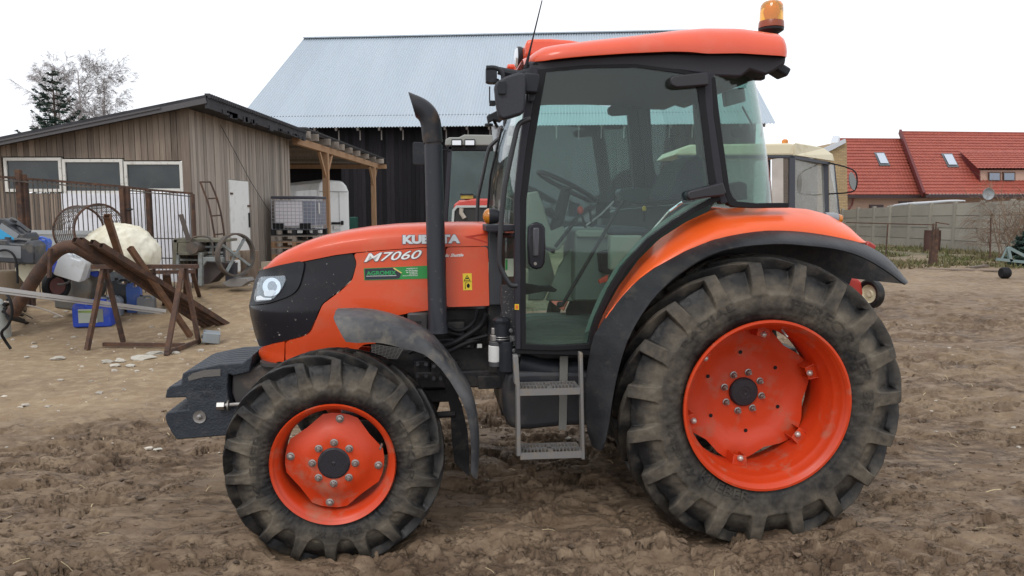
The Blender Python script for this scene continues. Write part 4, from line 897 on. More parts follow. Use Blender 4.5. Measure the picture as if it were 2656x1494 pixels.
MB().prism(xz([TL(x, y, 1.85) for x, y in ((1274,325),(1301,328),(1296,352),(1287,395),(1280,392))]), 1.84, 1.86).build('mirror_glass', mat('mirror_white', (.75,.78,.82), .1, metal=.5), mf, smooth=0)
# grab rails
RAIL = mat('grab_rail_black', (.022,.023,.027), .42)
MB().tube(chaikin([TL(x, y, .20) for x, y in ((1376,308),(1352,316),(1342,328),(1334,365),(1322,420),(1311,475),(1307,500),(1301,560),(1297,620),(1295,683),(1300,700),(1318,732),(1326,741),(1342,741))], 2, False), .0135, 12).build('grab_rail', RAIL, T)
MB().tube(chaikin([TL(x, y, 1.68) for x, y in ((1300,356),(1291,361),(1272,378),(1266,390),(1250.7,463.7),(1242,500),(1239,520),(1239,600))], 2, False), .0135, 12).build('grab_rail', RAIL, T)
# indicator lamp
il = part('indicator_lamp'); p = TL(1262, 561, .34); r = .042
MB().lathe([(r*.98,.002),(r*.95,-.008),(r*.7,-.022),(r*.3,-.030),(0,-.032)], p+Vector((.012,0,0)), 'x', 24).build('amber_lens', AMB, il, smooth=60)
MB().lathe([(r,0),(r,.012),(r*.85,.045),(r*.45,.068),(0,.072)], p+Vector((.012,0,0)), 'x', 24).build('lamp_body', BLK, il, smooth=60)
# far side: header, posts
mb = MB(); n1 = nF-.03
for px in (((1392,190),(1832,192),(1832,258),(1697,262),(1690,268),(1625,267),(1395,267)), ((1624,262),(1700,258),(1684,285),(1690,400),(1703,520),(1645,520),(1636,400)), ((1797,250),(1832,250),(1850,525),(1818,525)), ((1380,190),(1397,190),(1385,330),(1362,520),(1345,520),(1365,330))):
    mb.prism(xz([TL(x, y, n1) for x, y in px]), n1-.02, n1+.02)
mb.build('far_side_frame', DRK, cab, smooth=0)
I2 = [Vector((p.x, nF-.01, p.z)) for p in I]; MB().add(I2, [tuple(range(len(I2)))], .5).build('far_glass', glassmat('far_glass_tint', (.80,.93,.89), 1), cab, smooth=0, solid=.004)
MB().prism(xz([TL(x, y, n1) for x, y in ((1572,283),(1580,277),(1630,276),(1632,300),(1585,303),(1573,298))]), n1-.08, n1-.02).build('far_hinge', DRK, cab, bevel=.01)
# interior ----------------------------------------------------
sw = part('steering_wheel'); c0 = TL(1470, 484, .86); t_ = math.radians(27); A1 = Vector((math.cos(t_),0,-math.sin(t_))); A2 = Vector((0,1,0)); Rw = .19; nn = A1.cross(A2)
mb = MB(); mb.tube([c0+(A1*math.cos(k*math.pi/20)+A2*math.sin(k*math.pi/20))*Rw for k in range(41)], .014, 10, cap=False)
for k in range(3):
    a_ = k*2.094+.6; mb.tube([c0+nn*-.03*(1 if nn.z > 0 else -1), c0+(A1*math.cos(a_)+A2*math.sin(a_))*Rw], .008, 8)
mb.build('wheel_rim', RUBB, sw)
MB().tube([c0-Vector((0,0,.0)), TL(1440,600,.86), TL(1418,650,.86)], [.03,.04,.05], 12).build('steering_column', RUBB, sw)
itr = part('cab_interior')
def slab(name, px, n0, n1, m, bev=.01, par=itr): return MB().prism(xz([TL(x, y, n0) for x, y in px]), n0, n1).build(name, m, par, bevel=bev, segs=2)
slab('dash_console', [(1372,500),(1395,495),(1412,540),(1430,600),(1462,585),(1472,620),(1448,650),(1410,640),(1385,700),(1370,700)], .80, 1.15, GREYG)
slab('instrument_panel', [(1422,541),(1430,538),(1461,566),(1456,573),(1424,550)], .74, 1.05, RUBB)
slab('seat_box_side', [(1487,636),(1490,782),(1416,780),(1450,690)], .90, .93, GREYG)
slab('side_console', [(1492,600),(1500,592),(1581,592),(1581,780),(1490,780)], .78, 1.2, mat('console_dark_green', (.13,.15,.13), .6))
slab('console_rim', [(1492,606),(1500,597),(1581,597),(1581,617),(1500,617)], .76, .79, GREYG)
slab('fender_trim', [(1584,611),(1668,611),(1650,640),(1622,668),(1600,700),(1584,702)], .42, .50, GREYG)
slab('seat_cushion', [(1586,592),(1600,588),(1676,590),(1690,600),(1670,612),(1586,612)], .62, 1.15, SEATM, .03)
slab('seat_back', [(1740,500),(1770,440),(1785,418),(1812,402),(1828,404),(1840,520),(1740,530)], .72, 1.2, SEATM, .03)
slab('arm_rest', [(1604,498),(1612,490),(1645,486),(1740,492),(1800,488),(1856,478),(1858,512),(1790,522),(1720,530),(1655,530),(1612,520)], 1.30, 1.42, mat('armrest_teal', (.05,.065,.07), .6), .01)
slab('far_console', [(1560,560),(1600,545),(1860,520),(1830,560),(1760,600),(1690,660),(1620,760),(1580,800),(1560,780)], 1.42, 1.56, mat('far_console_dark', (.06,.07,.065), .6), .01)
slab('seat_suspension', [(1556,655),(1584,648),(1584,712),(1560,708)], .70, 1.1, RUBB, .01)
slab('red_bracket', [(1554,728),(1578,714),(1576,730),(1556,736)], .6, .64, REDM, .002)
slab('pedal', [(1362,735),(1400,742),(1430,742),(1446,752),(1440,758),(1410,756),(1362,765)], .75, .80, RUBB, .004)
slab('monitor', [(1549,521),(1582,524),(1582,566),(1546,566)], 1.1, 1.13, RUBB, .004)
slab('far_trim_panel', [(1370,560),(1400,540),(1420,640),(1440,720),(1410,780),(1370,780)], 1.45, 1.5, mat('pale_inner', (.25,.28,.24), .6), .01)
def rod(name, P, r, m, par=itr): return MB().tube(P, r, 8).build(name, m, par)
def lever(a, b, na, nb, km, kr=.016, r=.007):
    l = empty('lever', (0,0,0), parent=itr); A_, B_ = TL(*a, na), TL(*b, nb); rod('lever_rod', [A_, B_], r, RUBB, l); MB().lump(B_, kr, (1,1,1.3), 2, 0).build('lever_knob', km, l)
lever((1525,612),(1505,545),.85,.85,REDM,.020); lever((1495,530),(1466,514),.9,.9,REDM,.013,.004); lever((1671,575),(1671,541),1.1,1.1,YEL,.014); lever((1440,640),(1495,570),.8,.8,RUBB,.010,.011); lever((1535,590),(1530,545),1.0,1.0,RUBB,.010)
rod('door_strut', [TL(1616,521,.40), TL(1457,794,.40)], .010, RUBB); MB().lump(TL(1452,790,.38), .018, (1,1,1), 2, 0).build('strut_ball', RUBB, itr)
rod('gas_strut', [TL(1768,524,.42), TL(1735,548,.42)], .012, CHR); rod('gas_strut', [TL(1735,548,.42), TL(1692,597,.42)], .006, STEEL)
rod('handle_bar', [TL(1520,585,1.0), TL(1560,555,1.0), TL(1592,522,1.0)], .006, STEEL)
slab('rear_lamp', [(1878,232),(1932,226),(1936,262),(1884,276)], 1.30, 1.36, BLK, .01)
MB().lathe([(0,0),(.03,0),(.03,.02),(0,.02)], TL(1914,344,.6), 'y', 18).build('window_knob', RUBB, cab)
slab('lift_lever_box', [(1903,476),(1920,470),(1938,476),(1940,517),(1915,520),(1905,500)], .55, .65, RUBB, .008)
rod('far_wiper', [TL(1925,276,1.4), TL(1960,340,1.4)], .007, RUBB)
# steps ------------------------------------------------------
stp = part('cab_steps'); mb = MB(); n0 = .17
mb.prism(xz([TL(x, y, n0) for x, y in ((1331,922),(1344,922),(1349,1000),(1352,1184),(1340,1184),(1338,1000),(1334,995))]), n0, n0+.05)
mb.build('step_rail', STEP, stp, bevel=.004); mb = MB()
mb.prism(xz([TL(x, y, n0) for x, y in ((1503,915),(1512,916),(1514,1000),(1518,1192),(1509,1193),(1505,1000))]), n0, n0+.05)
mb.build('step_rail', STEP, stp, bevel=.004)
for (ya, yb, xa, xb) in ((1010,1027,1348,1505),(1176,1193,1350,1510)):
    a, b = TL(xa, ya, n0), TL(xb, yb, n0); mb = MB(); dn = .15; z1, z0 = a.z, a.z-.035
    mb.box((a.x, n0+.002, z0), (b.x, n0+.014, z1)); mb.box((a.x, n0+dn, z0), (b.x, n0+dn+.012, z1)); mb.box((a.x, n0+.014, z1-.012), (a.x+.014, n0+dn, z1)); mb.box((b.x-.014, n0+.014, z1-.012), (b.x, n0+dn, z1)); mid = (a.x+b.x)/2; mb.box((mid-.012, n0+.014, z1-.012), (mid+.012, n0+dn, z1)); mb.box((a.x+.014, n0+dn*.5, z1-.012), (b.x-.014, n0+dn*.5+.014, z1))
    for row in (.18,.62):
        for k in range(16):
            x = a.x+.02+(b.x-a.x-.04)*k/15; y = n0+dn*row; mb.box((x-.0022, y, z1-.008), (x+.0022, y+.045, z1+.003))
    mb.build('step_tread', STEP, stp, smooth=0)
# tank, strap, tubes
ft = part('fuel_tank'); q = chaikin([TL(x, y, .34) for x, y in ((1306,1000),(1312,972),(1330,962),(1500,960),(1560,970),(1565,1110),(1500,1108),(1440,1112),(1360,1122),(1318,1112),(1305,1070))], 1)
MB().prism(xz(q), .36, .66).build('tank_body', mat('tank_plastic', (.022,.023,.028), .38, dust=(.10,.085,.07), dsc=6, dlo=.5, dhi=.75, damt=.5), ft, bevel=.035, segs=4, smooth=60)
MB().prism(xz([TL(x, y, .34) for x, y in ((1453,925),(1474,925),(1470,1115),(1450,1116))]), .348, .356).build('tank_strap', mat('strap_grey', (.16,.155,.14), .6), ft, smooth=0)
mb = MB(); mb.tube(resample([TL(1345,940,.42), TL(1400,955,.42), TL(1450,962,.42), TL(1505,958,.42)], 10), .055, 18); mb.build('air_duct', BLK, T)
mb = MB(); pbox(1345, 905, 1540, 935, .45, .8, m=mb); mb.build('under_cab_frame', ENG, T, bevel=.01)
fc = part('fuel_filter'); p = TL(1301, 946, .36); z = lambda y: TL(1301, y, .36).z
def cyl(name, x, yb, yt, r, m, par=fc, n=.36, seg=24): 
    c_ = TL(x, yb, n); return MB().lathe([(0,c_.z),(r,c_.z),(r,TL(x, yt, n).z),(0,TL(x, yt, n).z)], (c_.x, n, 0), 'z', seg).build(name, m, par, smooth=40, bevel=.004)
cyl('filter_cap', 1301, 886, 832, .040, BLK); 
mb = MB(); c_ = TL(1301, 836, .36); mb.lathe([(0,c_.z),(.048,c_.z+.001),(.050,c_.z+.012),(.036,c_.z+.026),(0,c_.z+.028)], (c_.x,.36,0), 'z', 8); mb.build('filter_lid', BLK, fc, smooth=20)
cyl('filter_body', 1312, 962, 884, .046, BLK); cyl('filter_cartridge', 1284, 950, 884, .032, mat('cartridge_grey', (.07,.07,.075), .4)); cyl('filter_label', 1283, 938, 895, .0335, mat('label_white', (.62,.62,.60), .5)); cyl('filter_head', 1282, 884, 868, .024, STEEL); cyl('filter_screw', 1280, 868, 850, .013, STEEL)
mb = MB()
for yy in (872, 878): 
    c_ = TL(1301, yy, .36); mb.tube([(c_.x+.044*math.cos(k*math.pi/12), .36+.044*math.sin(k*math.pi/12), c_.z) for k in range(25)], .0022, 6, cap=False)
mb.build('filter_clamp', STEEL, fc)
mb = MB()
for x, y in ((1325,857),(1331,880),(1333,909)): mb.lathe([(0,-.012),(.012,-.012),(.012,.01),(0,.01)], TL(x, y, .33), 'y', 8)
mb.prism(xz([TL(x, y, .34) for x, y in ((1322,870),(1350,872),(1350,925),(1340,925),(1338,895),(1322,890))]), .335, .345); mb.build('filter_bracket', mat('bracket_metal', (.12,.12,.125), .45, metal=.5), fc, bevel=.003)
# rear hitch, hidden mostly behind the wheel
mb = MB(); mb.box((2.5,.80,.45),(2.75,1.1,.85)); mb.tube([(2.5,.7,.55),(2.95,.6,.45)], .025, 8); mb.tube([(2.5,1.2,.55),(2.95,1.3,.45)], .025, 8); mb.build('rear_linkage', ENG, T, bevel=.01)

# ---------------------------------------------------------------- buildings
def woodmat(name, c1, c2, rnd=.28, gr=(30,30,1.5), rough=.85):
    if name in MC: return MC[name]
    m = mat(name, c1, rough, col2=c2, sc1=1.2, lo=.3, hi=.7, stretch=gr, rnd=rnd, bump=.5, bs=3, dust=(.30,.27,.23), dsc=.6, dlo=.5, dhi=.8, damt=.35); return m
WOOD = woodmat('weathered_boards', (.150,.114,.088), (.235,.188,.150), .38)
WOOD2 = woodmat('silvered_boards', (.24,.205,.172), (.38,.335,.29), .36)
WOODW = woodmat('warm_timber', (.30,.17,.09), (.42,.26,.15), .15)
DWOOD = mat('tarred_boards', (.010,.009,.012), .85, col2=(.020,.018,.021), sc1=1.2, lo=.3, hi=.7, stretch=(30,30,1.5), rnd=.5, spec=.2)
FELT = mat('roofing_felt', (.018,.018,.022), .75, col2=(.035,.035,.042), sc1=3, bump=.4, bs=30)
YC = 13.5; XC = (495-1328)/FP*YC/math.cos(0)*1.0
XC = W(495, 500, YC).x
def zat(py, Y): return W(1328, py, Y).z
shed = empty('wooden_shed', (XC, YC, .33), 0, 'grey weathered board shed with three white framed windows and sloping roof', 'shed')
def ch(o, par): o.parent = par; o.matrix_parent_inverse = Matrix.Translation(-Vector(par.location)) if par.rotation_euler.z == 0 else o.matrix_parent_inverse; return o
def rake(px): return 362+(258-362)*px/505          # photo row of the roof edge along the front
def wx(px, Y=YC): return W(px, 500, Y).x
RS = random.Random(5)
mb = MB(); px = -260.0
wins = ((17,166,409,498),(168,324,413,503),(327,478,419,497))
while px < 493:
    w_ = RS.uniform(13, 17); x0, x1 = wx(px+.5), wx(min(px+w_-.7, 494)); top = zat(rake((px+w_/2))+8, YC-.0); d = RS.uniform(0, .012); c = RS.random()
    hit = [q for q in wins if q[0]-3 < px+w_/2 < q[1]+3]
    segs = [(.1, top)] if not hit else [(.1, zat(hit[0][3]+3, YC)), (zat(hit[0][2]-3, YC), top)]
    for a, b in segs: mb.box((x0, YC-d, a), (x1, YC+.03, b), c if len(segs) == 1 else RS.random())
    px += w_
ch(mb.build('front_wall', WOOD, None, smooth=0), shed)
mb = MB(); y = YC+.03; YE = 19.4
while y < YE:
    w_ = RS.uniform(.10, .16); d = RS.uniform(0, .015)
    dz = 2.31
    if 15.24 < y+w_/2 < 16.40: mb.box((XC-.03, y+.004, dz), (XC+d, y+w_-.006, 3.62), RS.random())
    else: mb.box((XC-.03, y+.004, .1), (XC+d, y+w_-.006, 3.62), RS.random())
    y += w_
ch(mb.build('side_wall', WOOD2, None, smooth=0), shed)
mb = MB(); mb.box((XC-.12, YC-.03, .1), (XC+.02, YC+.02, 3.62)); mb.box((XC-.07,YC+.06,.1),(XC-.03,15.2,3.5)); mb.box((XC-.07,16.4,.1),(XC-.03,YE,3.5))
ch(mb.build('wall_frame', WOOD, None, smooth=0), shed)
# roof: one pitch rising to the side wall
zl, zr = zat(362-3, YC-.25), zat(256, YC-.25); xl, xr = wx(0, YC-.25), wx(505, YC-.25)+.30; sl_ = (zr-zl)/(wx(505, YC-.25)-xl)
XL = -13.5; Zf = lambda x: zl+(x-xl)*sl_
mb = MB()
def rg(a, b):
    x = XL+(xr-XL)*a; return Vector((x, YC-.32+(YE-YC+.4)*b, Zf(x)+.012*math.sin(b*420)))
mb.add([(XL, YC-.32, Zf(XL)-.10), (xr, YC-.32, Zf(xr)-.10), (xr, YE+.1, Zf(xr)-.10), (XL, YE+.1, Zf(XL)-.10)]+[(XL, YC-.32, Zf(XL)), (xr, YC-.32, Zf(xr)), (xr, YE+.1, Zf(xr)), (XL, YE+.1, Zf(XL))], [(0,3,2,1),(4,5,6,7),(0,1,5,4),(1,2,6,5),(2,3,7,6),(3,0,4,7)])
mb.box((xr-.03, YC-.30, Zf(xr)-.23), (xr+.02, YE, Zf(xr)-.02))
n = 60
for k in range(n): 
    y0 = YC-.3+(YE-YC+.3)*k/n; mb.box((xr-.03, y0, Zf(xr)-.05), (xr+.06, y0+.05, Zf(xr)+.025))
for k in range(26):
    y0 = YC+(YE-YC)*RS.random(); z1 = Zf(xr)-.16; mb.box((xr-.01, y0, z1-RS.uniform(.03,.12)), (xr+.035, y0+RS.uniform(.1,.35), z1))
ch(mb.build('roof', FELT, None, smooth=0), shed)
mb = MB(); a, b = (xl-.5, YC-.335, Zf(xl-.5)-.07), (wx(430, YC-.3), YC-.335, Zf(wx(430, YC-.3))-.07); mb.bar(a, b, .02, .03); mb.bar((XL, YC-.31, Zf(XL)-.10), (xr, YC-.31, Zf(xr)-.10), .03, .09); ch(mb.build('fascia_board', mat('fascia_grey', (.085,.08,.085), .7, bump=.3), None, smooth=0), shed)
WGL = mat('dusty_window_glass', (.022,.030,.034), .08, dust=(.11,.12,.12), dsc=1.2, dlo=.35, dhi=.8, damt=.6, spec=.5)
WFR = mat('peeling_white_paint', (.62,.61,.57), .6, dust=(.25,.22,.18), dsc=14, dlo=.55, dhi=.7, damt=.6)
for (x0, x1, y0, y1) in wins:
    a, b, z1, z0 = wx(x0), wx(x1), zat(y0, YC), zat(y1, YC); O_ = [(a,z0),(b,z0),(b,z1),(a,z1)]; f = .055; I_ = [(a+f,z0+f),(b-f,z0+f),(b-f,z1-f),(a+f,z1-f)]
    fr = ch(MB().ring(O_, I_, YC-.035, YC+.03).build('window', WFR, None, smooth=0, bevel=.004), shed)
    g = MB().box((a+f, YC-.005, z0+f), (b-f, YC+.005, z1-f)).build('window_pane', WGL, fr, smooth=0)
SHT = mat('white_sheet', (.72,.74,.80), .5, dust=(.4,.4,.42), dsc=3, dlo=.5, dhi=.8)
mb = MB(); mb.box((wx(163), YC-.06, .15), (wx(322), YC-.035, zat(502, YC))); mb.box((wx(324), YC-.055, .15), (wx(493), YC-.032, zat(502, YC)))
ch(mb.build('wall_sheet', SHT, None, smooth=0), shed)
dz = 2.30; dr = ch(MB().box((XC-.02, 15.28, .35), (XC+.03, 16.38, dz)).build('door', mat('white_door_paint', (.80,.82,.80), .6, dust=(.4,.38,.33), dsc=3, dlo=.5, dhi=.8), None, smooth=0, bevel=.004), shed)
mb = MB(); mb.box((XC+.03, 15.30, 2.0), (XC+.05, 15.42, 2.04)); mb.box((XC+.03, 16.26, 1.75), (XC+.05, 16.42, 1.79)); mb.build('hinge', mat('rusty_iron', (.10,.05,.03), .8), dr, smooth=0)
MB().box((XC+.03, 16.30, 1.30), (XC+.06, 16.34, 1.62)).build('handle', mat('black_iron', (.015,.015,.015)), dr, smooth=0)
# open lean-to with new timber posts
lt = empty('open_lean_to', (-5.5, 22.3, .38), 0, 'open lean-to on new timber posts behind the board shed', 'lean-to')
XE = -5.26; ZR = 3.55
mb = MB(); mb.box((-12, YE+.12, ZR+.17), (XE-.15, 31.6, ZR+.23)); 
for k in range(70): y0 = YE+.12+(31.5-YE-.12)*k/70; mb.box((XE-.35, y0, ZR+.22), (XE-.08, y0+.08, ZR+.26))
ch(mb.build('roof', mat('lean_to_sheet', (.030,.028,.030), .6), None, smooth=0), lt)
for yy in (19.1,20.4,21.75,22.7,23.6,24.9,26.2,27.7,29.2,30.5):
    if yy < 19.3: yy = 19.62
    ch(MB().box((-11.5, yy-.045, ZR-.02), (XE+RS.uniform(-.05,.05), yy+.045, ZR+.165)).build('rafter', WOOD2, None, smooth=0), lt)
ch(MB().box((-5.62, YE-.2, ZR-.20), (-5.48, 31.3, ZR-.02)).build('beam', WOODW, None, smooth=0), lt)
ch(MB().box((-11.5, 30.6, ZR-.22), (-5.15, 30.75, ZR-.05)).build('beam', WOODW, None, smooth=0), lt)
for yy in (22.3, 29.9):
    ch(MB().box((-5.64, yy-.09, .3), (-5.46, yy+.09, ZR-.2)).build('post', WOODW, None, smooth=0, bevel=.01), lt)
    mb = MB(); 
    for s in (-1, 1): mb.bar((-5.55, yy, ZR-.95), (-5.55, yy+s*.75, ZR-.2), .07, .10)
    ch(mb.build('brace', WOODW, None, smooth=0), lt)
ch(MB().box((-12, 31.5, .3), (-7.2, 31.6, ZR+.1)).build('end_wall', DWOOD, None, smooth=0), lt)
# big barn
A_, B_, C_, D_ = W(600,336,38.7), W(2011,322,36.4), W(773,113,46.8), W(1940,82,43.6)
B_.z = A_.z = 5.8; C_.z = D_.z = 12.05
ex_ = (B_-A_).normalized(); C_ = A_+(C_-A_)-ex_*((C_-A_).dot(ex_)-1.0)+Vector((0,0,0)); D_ = B_+(C_-A_)-ex_*1.9
barn = empty('barn', ((A_.x+B_.x)/2, 38, .38), 0, 'large black timber barn with pale corrugated metal roof', 'barn')
LB = (B_-A_).length; nrm = (B_-A_).cross(C_-A_).normalized(); 
if nrm.z < 0: nrm = -nrm
ROOFM = mat('galvanised_roof_sheet', (.42,.48,.535), .45, metal=.1, col2=(.39,.45,.505), sc1=.5, stretch=(1,.2,.2), rnd=.03)
NW = int(LB/.16)
def rb2_(a, b): return (A_.lerp(B_, a)).lerp(C_.lerp(D_, a), b)+nrm*(.028*math.cos(a*NW*2*math.pi))
mb = MB(); NN = NW*6; k0 = len(mb.v)
V = [rb2_(i/NN, j/5) for i in range(NN+1) for j in range(6)]; Fc = [(i*6+j, i*6+j+1, (i+1)*6+j+1, (i+1)*6+j) for i in range(NN) for j in range(5)]
mb.add(V, Fc, .5); mb.c = [(.2+.6*((i//(5*6*12)) * 7919 % 10)/10) for i in range(len(mb.f))]
ch(mb.build('roof', ROOFM, None, smooth=80, recalc=False, solid=.01), barn)
mb = MB(); ridge_off = Vector((0,0,.04)); mb.bar(C_+ridge_off, D_+ridge_off, .4, .06); ch(mb.build('ridge_cap', ROOFM, None, smooth=0), barn)
bk = Vector((ex_.y*-1, ex_.x, 0)); bk = bk if bk.y > 0 else -bk
mb = MB(); Q0 = A_+bk*.9+ex_*.8; Q0.z = .2; n = int(LB/.22)
for k in range(n):
    p = Q0+ex_*(k*.22); 
    if p.x > B_.x-.9: break
    mb.ext([p, p+ex_*.212, p+ex_*.212+Vector((0,0,6.3)), p+Vector((0,0,6.3))], bk*(.05+RS.uniform(0,.02)), RS.random())
mb.ext([Q0+bk*.12, Q0+bk*.12+ex_*(LB-2), Q0+bk*.12+ex_*(LB-2)+Vector((0,0,6.2)), Q0+bk*.12+Vector((0,0,6.2))], bk*.05, 0)
ch(mb.build('wall', DWOOD, None, smooth=0), barn)
mb = MB(); Cm = C_+Vector((0,0,-.15)); 
for side, (P0_, P1_) in enumerate(((A_, C_), (B_, D_))):
    i_ = 1 if side == 0 else -1; a = P0_+bk*.9+ex_*.8*i_; b = a+bk*14; mid = a.lerp(b, .5); mb.ext([Vector((a.x,a.y,.2)), Vector((b.x,b.y,.2)), Vector((b.x,b.y,5.9)), Vector((mid.x,mid.y,C_.z-.4)), Vector((a.x,a.y,6.3))], ex_*.1)
ch(mb.build('gable_wall', DWOOD, None, smooth=0), barn)
mb = MB()
for k in range(24):
    mb = MB(); p = A_+ex_*(1.0+k*1.12)+bk*.05-Vector((0,0,.10)); mb.bar(p, p+bk*.9+Vector((0,0,.55)), .09, .16); mb.bar(p+Vector((0,0,.0))+bk*.5, p+Vector((0,0,-.5))+bk*.5, .06, .06)
    ch(mb.build('eave_rafter', mat('grey_rafter', (.22,.20,.19), .8), None, smooth=0), barn)
# red tiled house
TILE = mat('red_roof_tile', (.33,.075,.048), .6, col2=(.26,.055,.038), sc1=3, dust=(.40,.12,.08), dsc=1.5, dlo=.45, dhi=.8, damt=.5)
PINK = mat('pink_render', (.50,.34,.27), .9, dust=(.38,.27,.22), dsc=2)
hs_ = empty('red_roofed_house', W(2400, 600, 50), 0, 'long low house with bright red tiled roof and pink walls beyond the fence', 'house')
def tiled(name, e0, e1, r0, r1, par, cw=.22, rh=.36):
    e0, e1, r0, r1 = map(Vector, (e0, e1, r0, r1)); n_ = (e1-e0).cross(r0-e0).normalized(); n_ = n_ if n_.z > 0 else -n_
    w_ = (e1-e0).length; h_ = (r0-e0).length; nc = int(w_/cw); nr = int(h_/rh); nu = nc*5+1; V = []; Fc = []; rows = []
    for j in range(nr): rows += [(j/nr, .05), ((j+1)/nr-.002, .0)]
    for b, o in rows:
        for i in range(nu):
            a = i/(nu-1); V.append(e0.lerp(e1, a).lerp(r0.lerp(r1, a), b)+n_*(o+.025*abs(math.sin(a*nc*math.pi))))
    for j in range(len(rows)-1):
        for i in range(nu-1): Fc.append((j*nu+i, j*nu+i+1, (j+1)*nu+i+1, (j+1)*nu+i))
    o = ch(MB().add(V, Fc, .5).build(name, TILE, None, smooth=40, recalc=False, solid=.02), par); return o
e0, e1, r0, r1 = W(2180,506,49), W(2408,506,49), W(2160,361,54), W(2345,362,54); tiled('roof', e0, e1, r0, r1, hs_)
E0, E1, R0, R1 = W(2398,505,48), W(2760,505,48), W(2336,343,54), W(2760,347,54); tiled('roof', E0, E1, R0, R1, hs_)
ch(MB().bar(E0+Vector((-.05,0,.0)), R0+Vector((-.05,0,.05)), .15, .35).build('verge_board', mat('verge_maroon', (.12,.02,.02), .6), None, smooth=0), hs_)
ch(MB().bar(R0, R1, .3, .14).bar(r0, r1, .3, .14).build('ridge_tile', TILE, None, smooth=0), hs_)
ch(MB().bar(e0+Vector((0,-.1,-.1)), e1+Vector((0,-.1,-.1)), .15, .18).bar(E0+Vector((0,-.1,-.1)), E1+Vector((0,-.1,-.1)), .15, .18).build('gutter', mat('gutter_dark', (.045,.025,.03), .5), None, smooth=0), hs_)
w0 = W(2190,506,49.6); ch(MB().box((w0.x, 49.6, -.1), (W(2760,506,49.6).x, 56, 2.65)).build('wall', PINK, None, smooth=0), hs_)
def onroof(px, py, e0, r0, off=.06):     # point on the roof plane through e0/r0
    sy, sz = r0.y-e0.y, r0.z-e0.z; d = Vector(ray(px, py)); o = Vector((0,0,HC)); n_ = Vector((0,-sz,sy)).normalized(); t = (e0-o).dot(n_)/d.dot(n_); return o+d*t+n_*off
for px4, ee, rr in ((((2266,398),(2292,398),(2308,432),(2281,432)), e0, r0), (((2440,401),(2468,401),(2486,436),(2458,436)), E0, R0)):
    q = [onroof(x, y, ee, rr, .10) for x, y in px4]; c_ = sum(q, Vector())/4; nn_ = (q[1]-q[0]).cross(q[3]-q[0]).normalized()
    fr = ch(MB().ext(q, nn_*-.12 if nn_.y < 0 else nn_*.12).build('skylight', mat('skylight_frame', (.10,.11,.12), .4), None, smooth=0), hs_)
    qq = [c_+(p-c_)*.76-Vector((0,.04,-.04)) for p in q]; MB().add(qq, [(0,1,2,3)], .5).build('skylight_pane', mat('skylight_glass', (.50,.55,.62), .08, metal=.5), fr, smooth=0, solid=.01)
# dormer
d0 = onroof(2487, 392, E0, R0); 
q = [W(2541,441,49.2), W(2760,441,49.2), W(2760,480,49.2), W(2541,480,49.2)]; dm = ch(MB().ext(q, (0,4,0)).build('dormer', PINK, None, smooth=0), hs_)
tiled('dormer_roof', W(2536,438,48.9), W(2760,438,48.9), W(2489,393,51.6), W(2760,393,51.6), hs_)
ch(MB().ext([W(2490,395,51.4), W(2539,440,49.0), W(2541,480,49.1), W(2520,470,49.9)], (.08,0,0)).build('dormer_cheek', mat('verge_maroon', (.12,.02,.02)), None, smooth=0), hs_)
for x0 in (2566, 2604, 2680):
    fr = ch(MB().ext([W(x0-2,446,49.1), W(x0+30,446,49.1), W(x0+30,470,49.1), W(x0-2,470,49.1)], (0,.08,0)).build('window', mat('brown_window_frame', (.13,.07,.05)), None, smooth=0), hs_)
    MB().ext([W(x0+1,449,49.0), W(x0+27,449,49.0), W(x0+27,467,49.0), W(x0+1,467,49.0)], (0,.03,0)).build('window_pane', mat('far_pane', (.22,.26,.32), .1, metal=.3), fr, smooth=0)
for x0, y0 in ((2256,531),(2332,522)):
    ch(MB().ext([W(x0,y0,49.5), W(x0+36,y0,49.5), W(x0+36,y0+24,49.5), W(x0,y0+24,49.5)], (0,.15,0)).build('window', mat('far_window_dark', (.06,.03,.035), .3), None, smooth=0), hs_)
dp = chaikin([W(2212,512,49.3), W(2211,530,49.3), W(2202,540,49.3), W(2199,560,49.3)], 1, False); ch(MB().tube(dp, .07, 8).build('downpipe', mat('downpipe_brown', (.18,.05,.04)), None), hs_)
# yellow brick outbuilding
bm_ = bpy.data.materials.new('yellow_brick'); bm_.use_nodes = True; t = bm_.node_tree; N = t.nodes; L = t.links
tc = N.new('ShaderNodeTexCoord'); mp = N.new('ShaderNodeMapping'); mp.inputs['Rotation'].default_value = (math.pi/2,0,0); L.new(tc.outputs['Object'], mp.inputs[0]); br = N.new('ShaderNodeTexBrick'); L.new(mp.outputs[0], br.inputs[0])
br.inputs['Scale'].default_value = 1; br.inputs['Brick Width'].default_value = .26; br.inputs['Row Height'].default_value = .085; br.inputs['Mortar Size'].default_value = .010
br.inputs['Color1'].default_value = (.46,.33,.17,1); br.inputs['Color2'].default_value = (.36,.25,.13,1); br.inputs['Mortar'].default_value = (.22,.17,.12,1); L.new(br.outputs[0], N['Principled BSDF'].inputs['Base Color']); N['Principled BSDF'].inputs['Roughness'].default_value = .9
ob = empty('brick_outbuilding', W(2180, 620, 40), 0, 'tall narrow yellow brick outbuilding with white fascia left of the red roof', 'outbuilding')
bo = MB().ext([W(2120,395,40), W(2155,380,40), W(2196,364,40), W(2200,640,40), W(2120,640,40)], (0,5,0)).build('wall', bm_, None, smooth=0); ch(bo, ob)
ch(MB().ext([W(2100,404,39.8), W(2140,383,39.8), W(2193,360,39.8), W(2194,370,39.8), W(2160,388,39.8), (W(2100,416,39.8))], (0,.15,0)).build('fascia', mat('fascia_white', (.55,.58,.62), .5), None, smooth=0), ob)
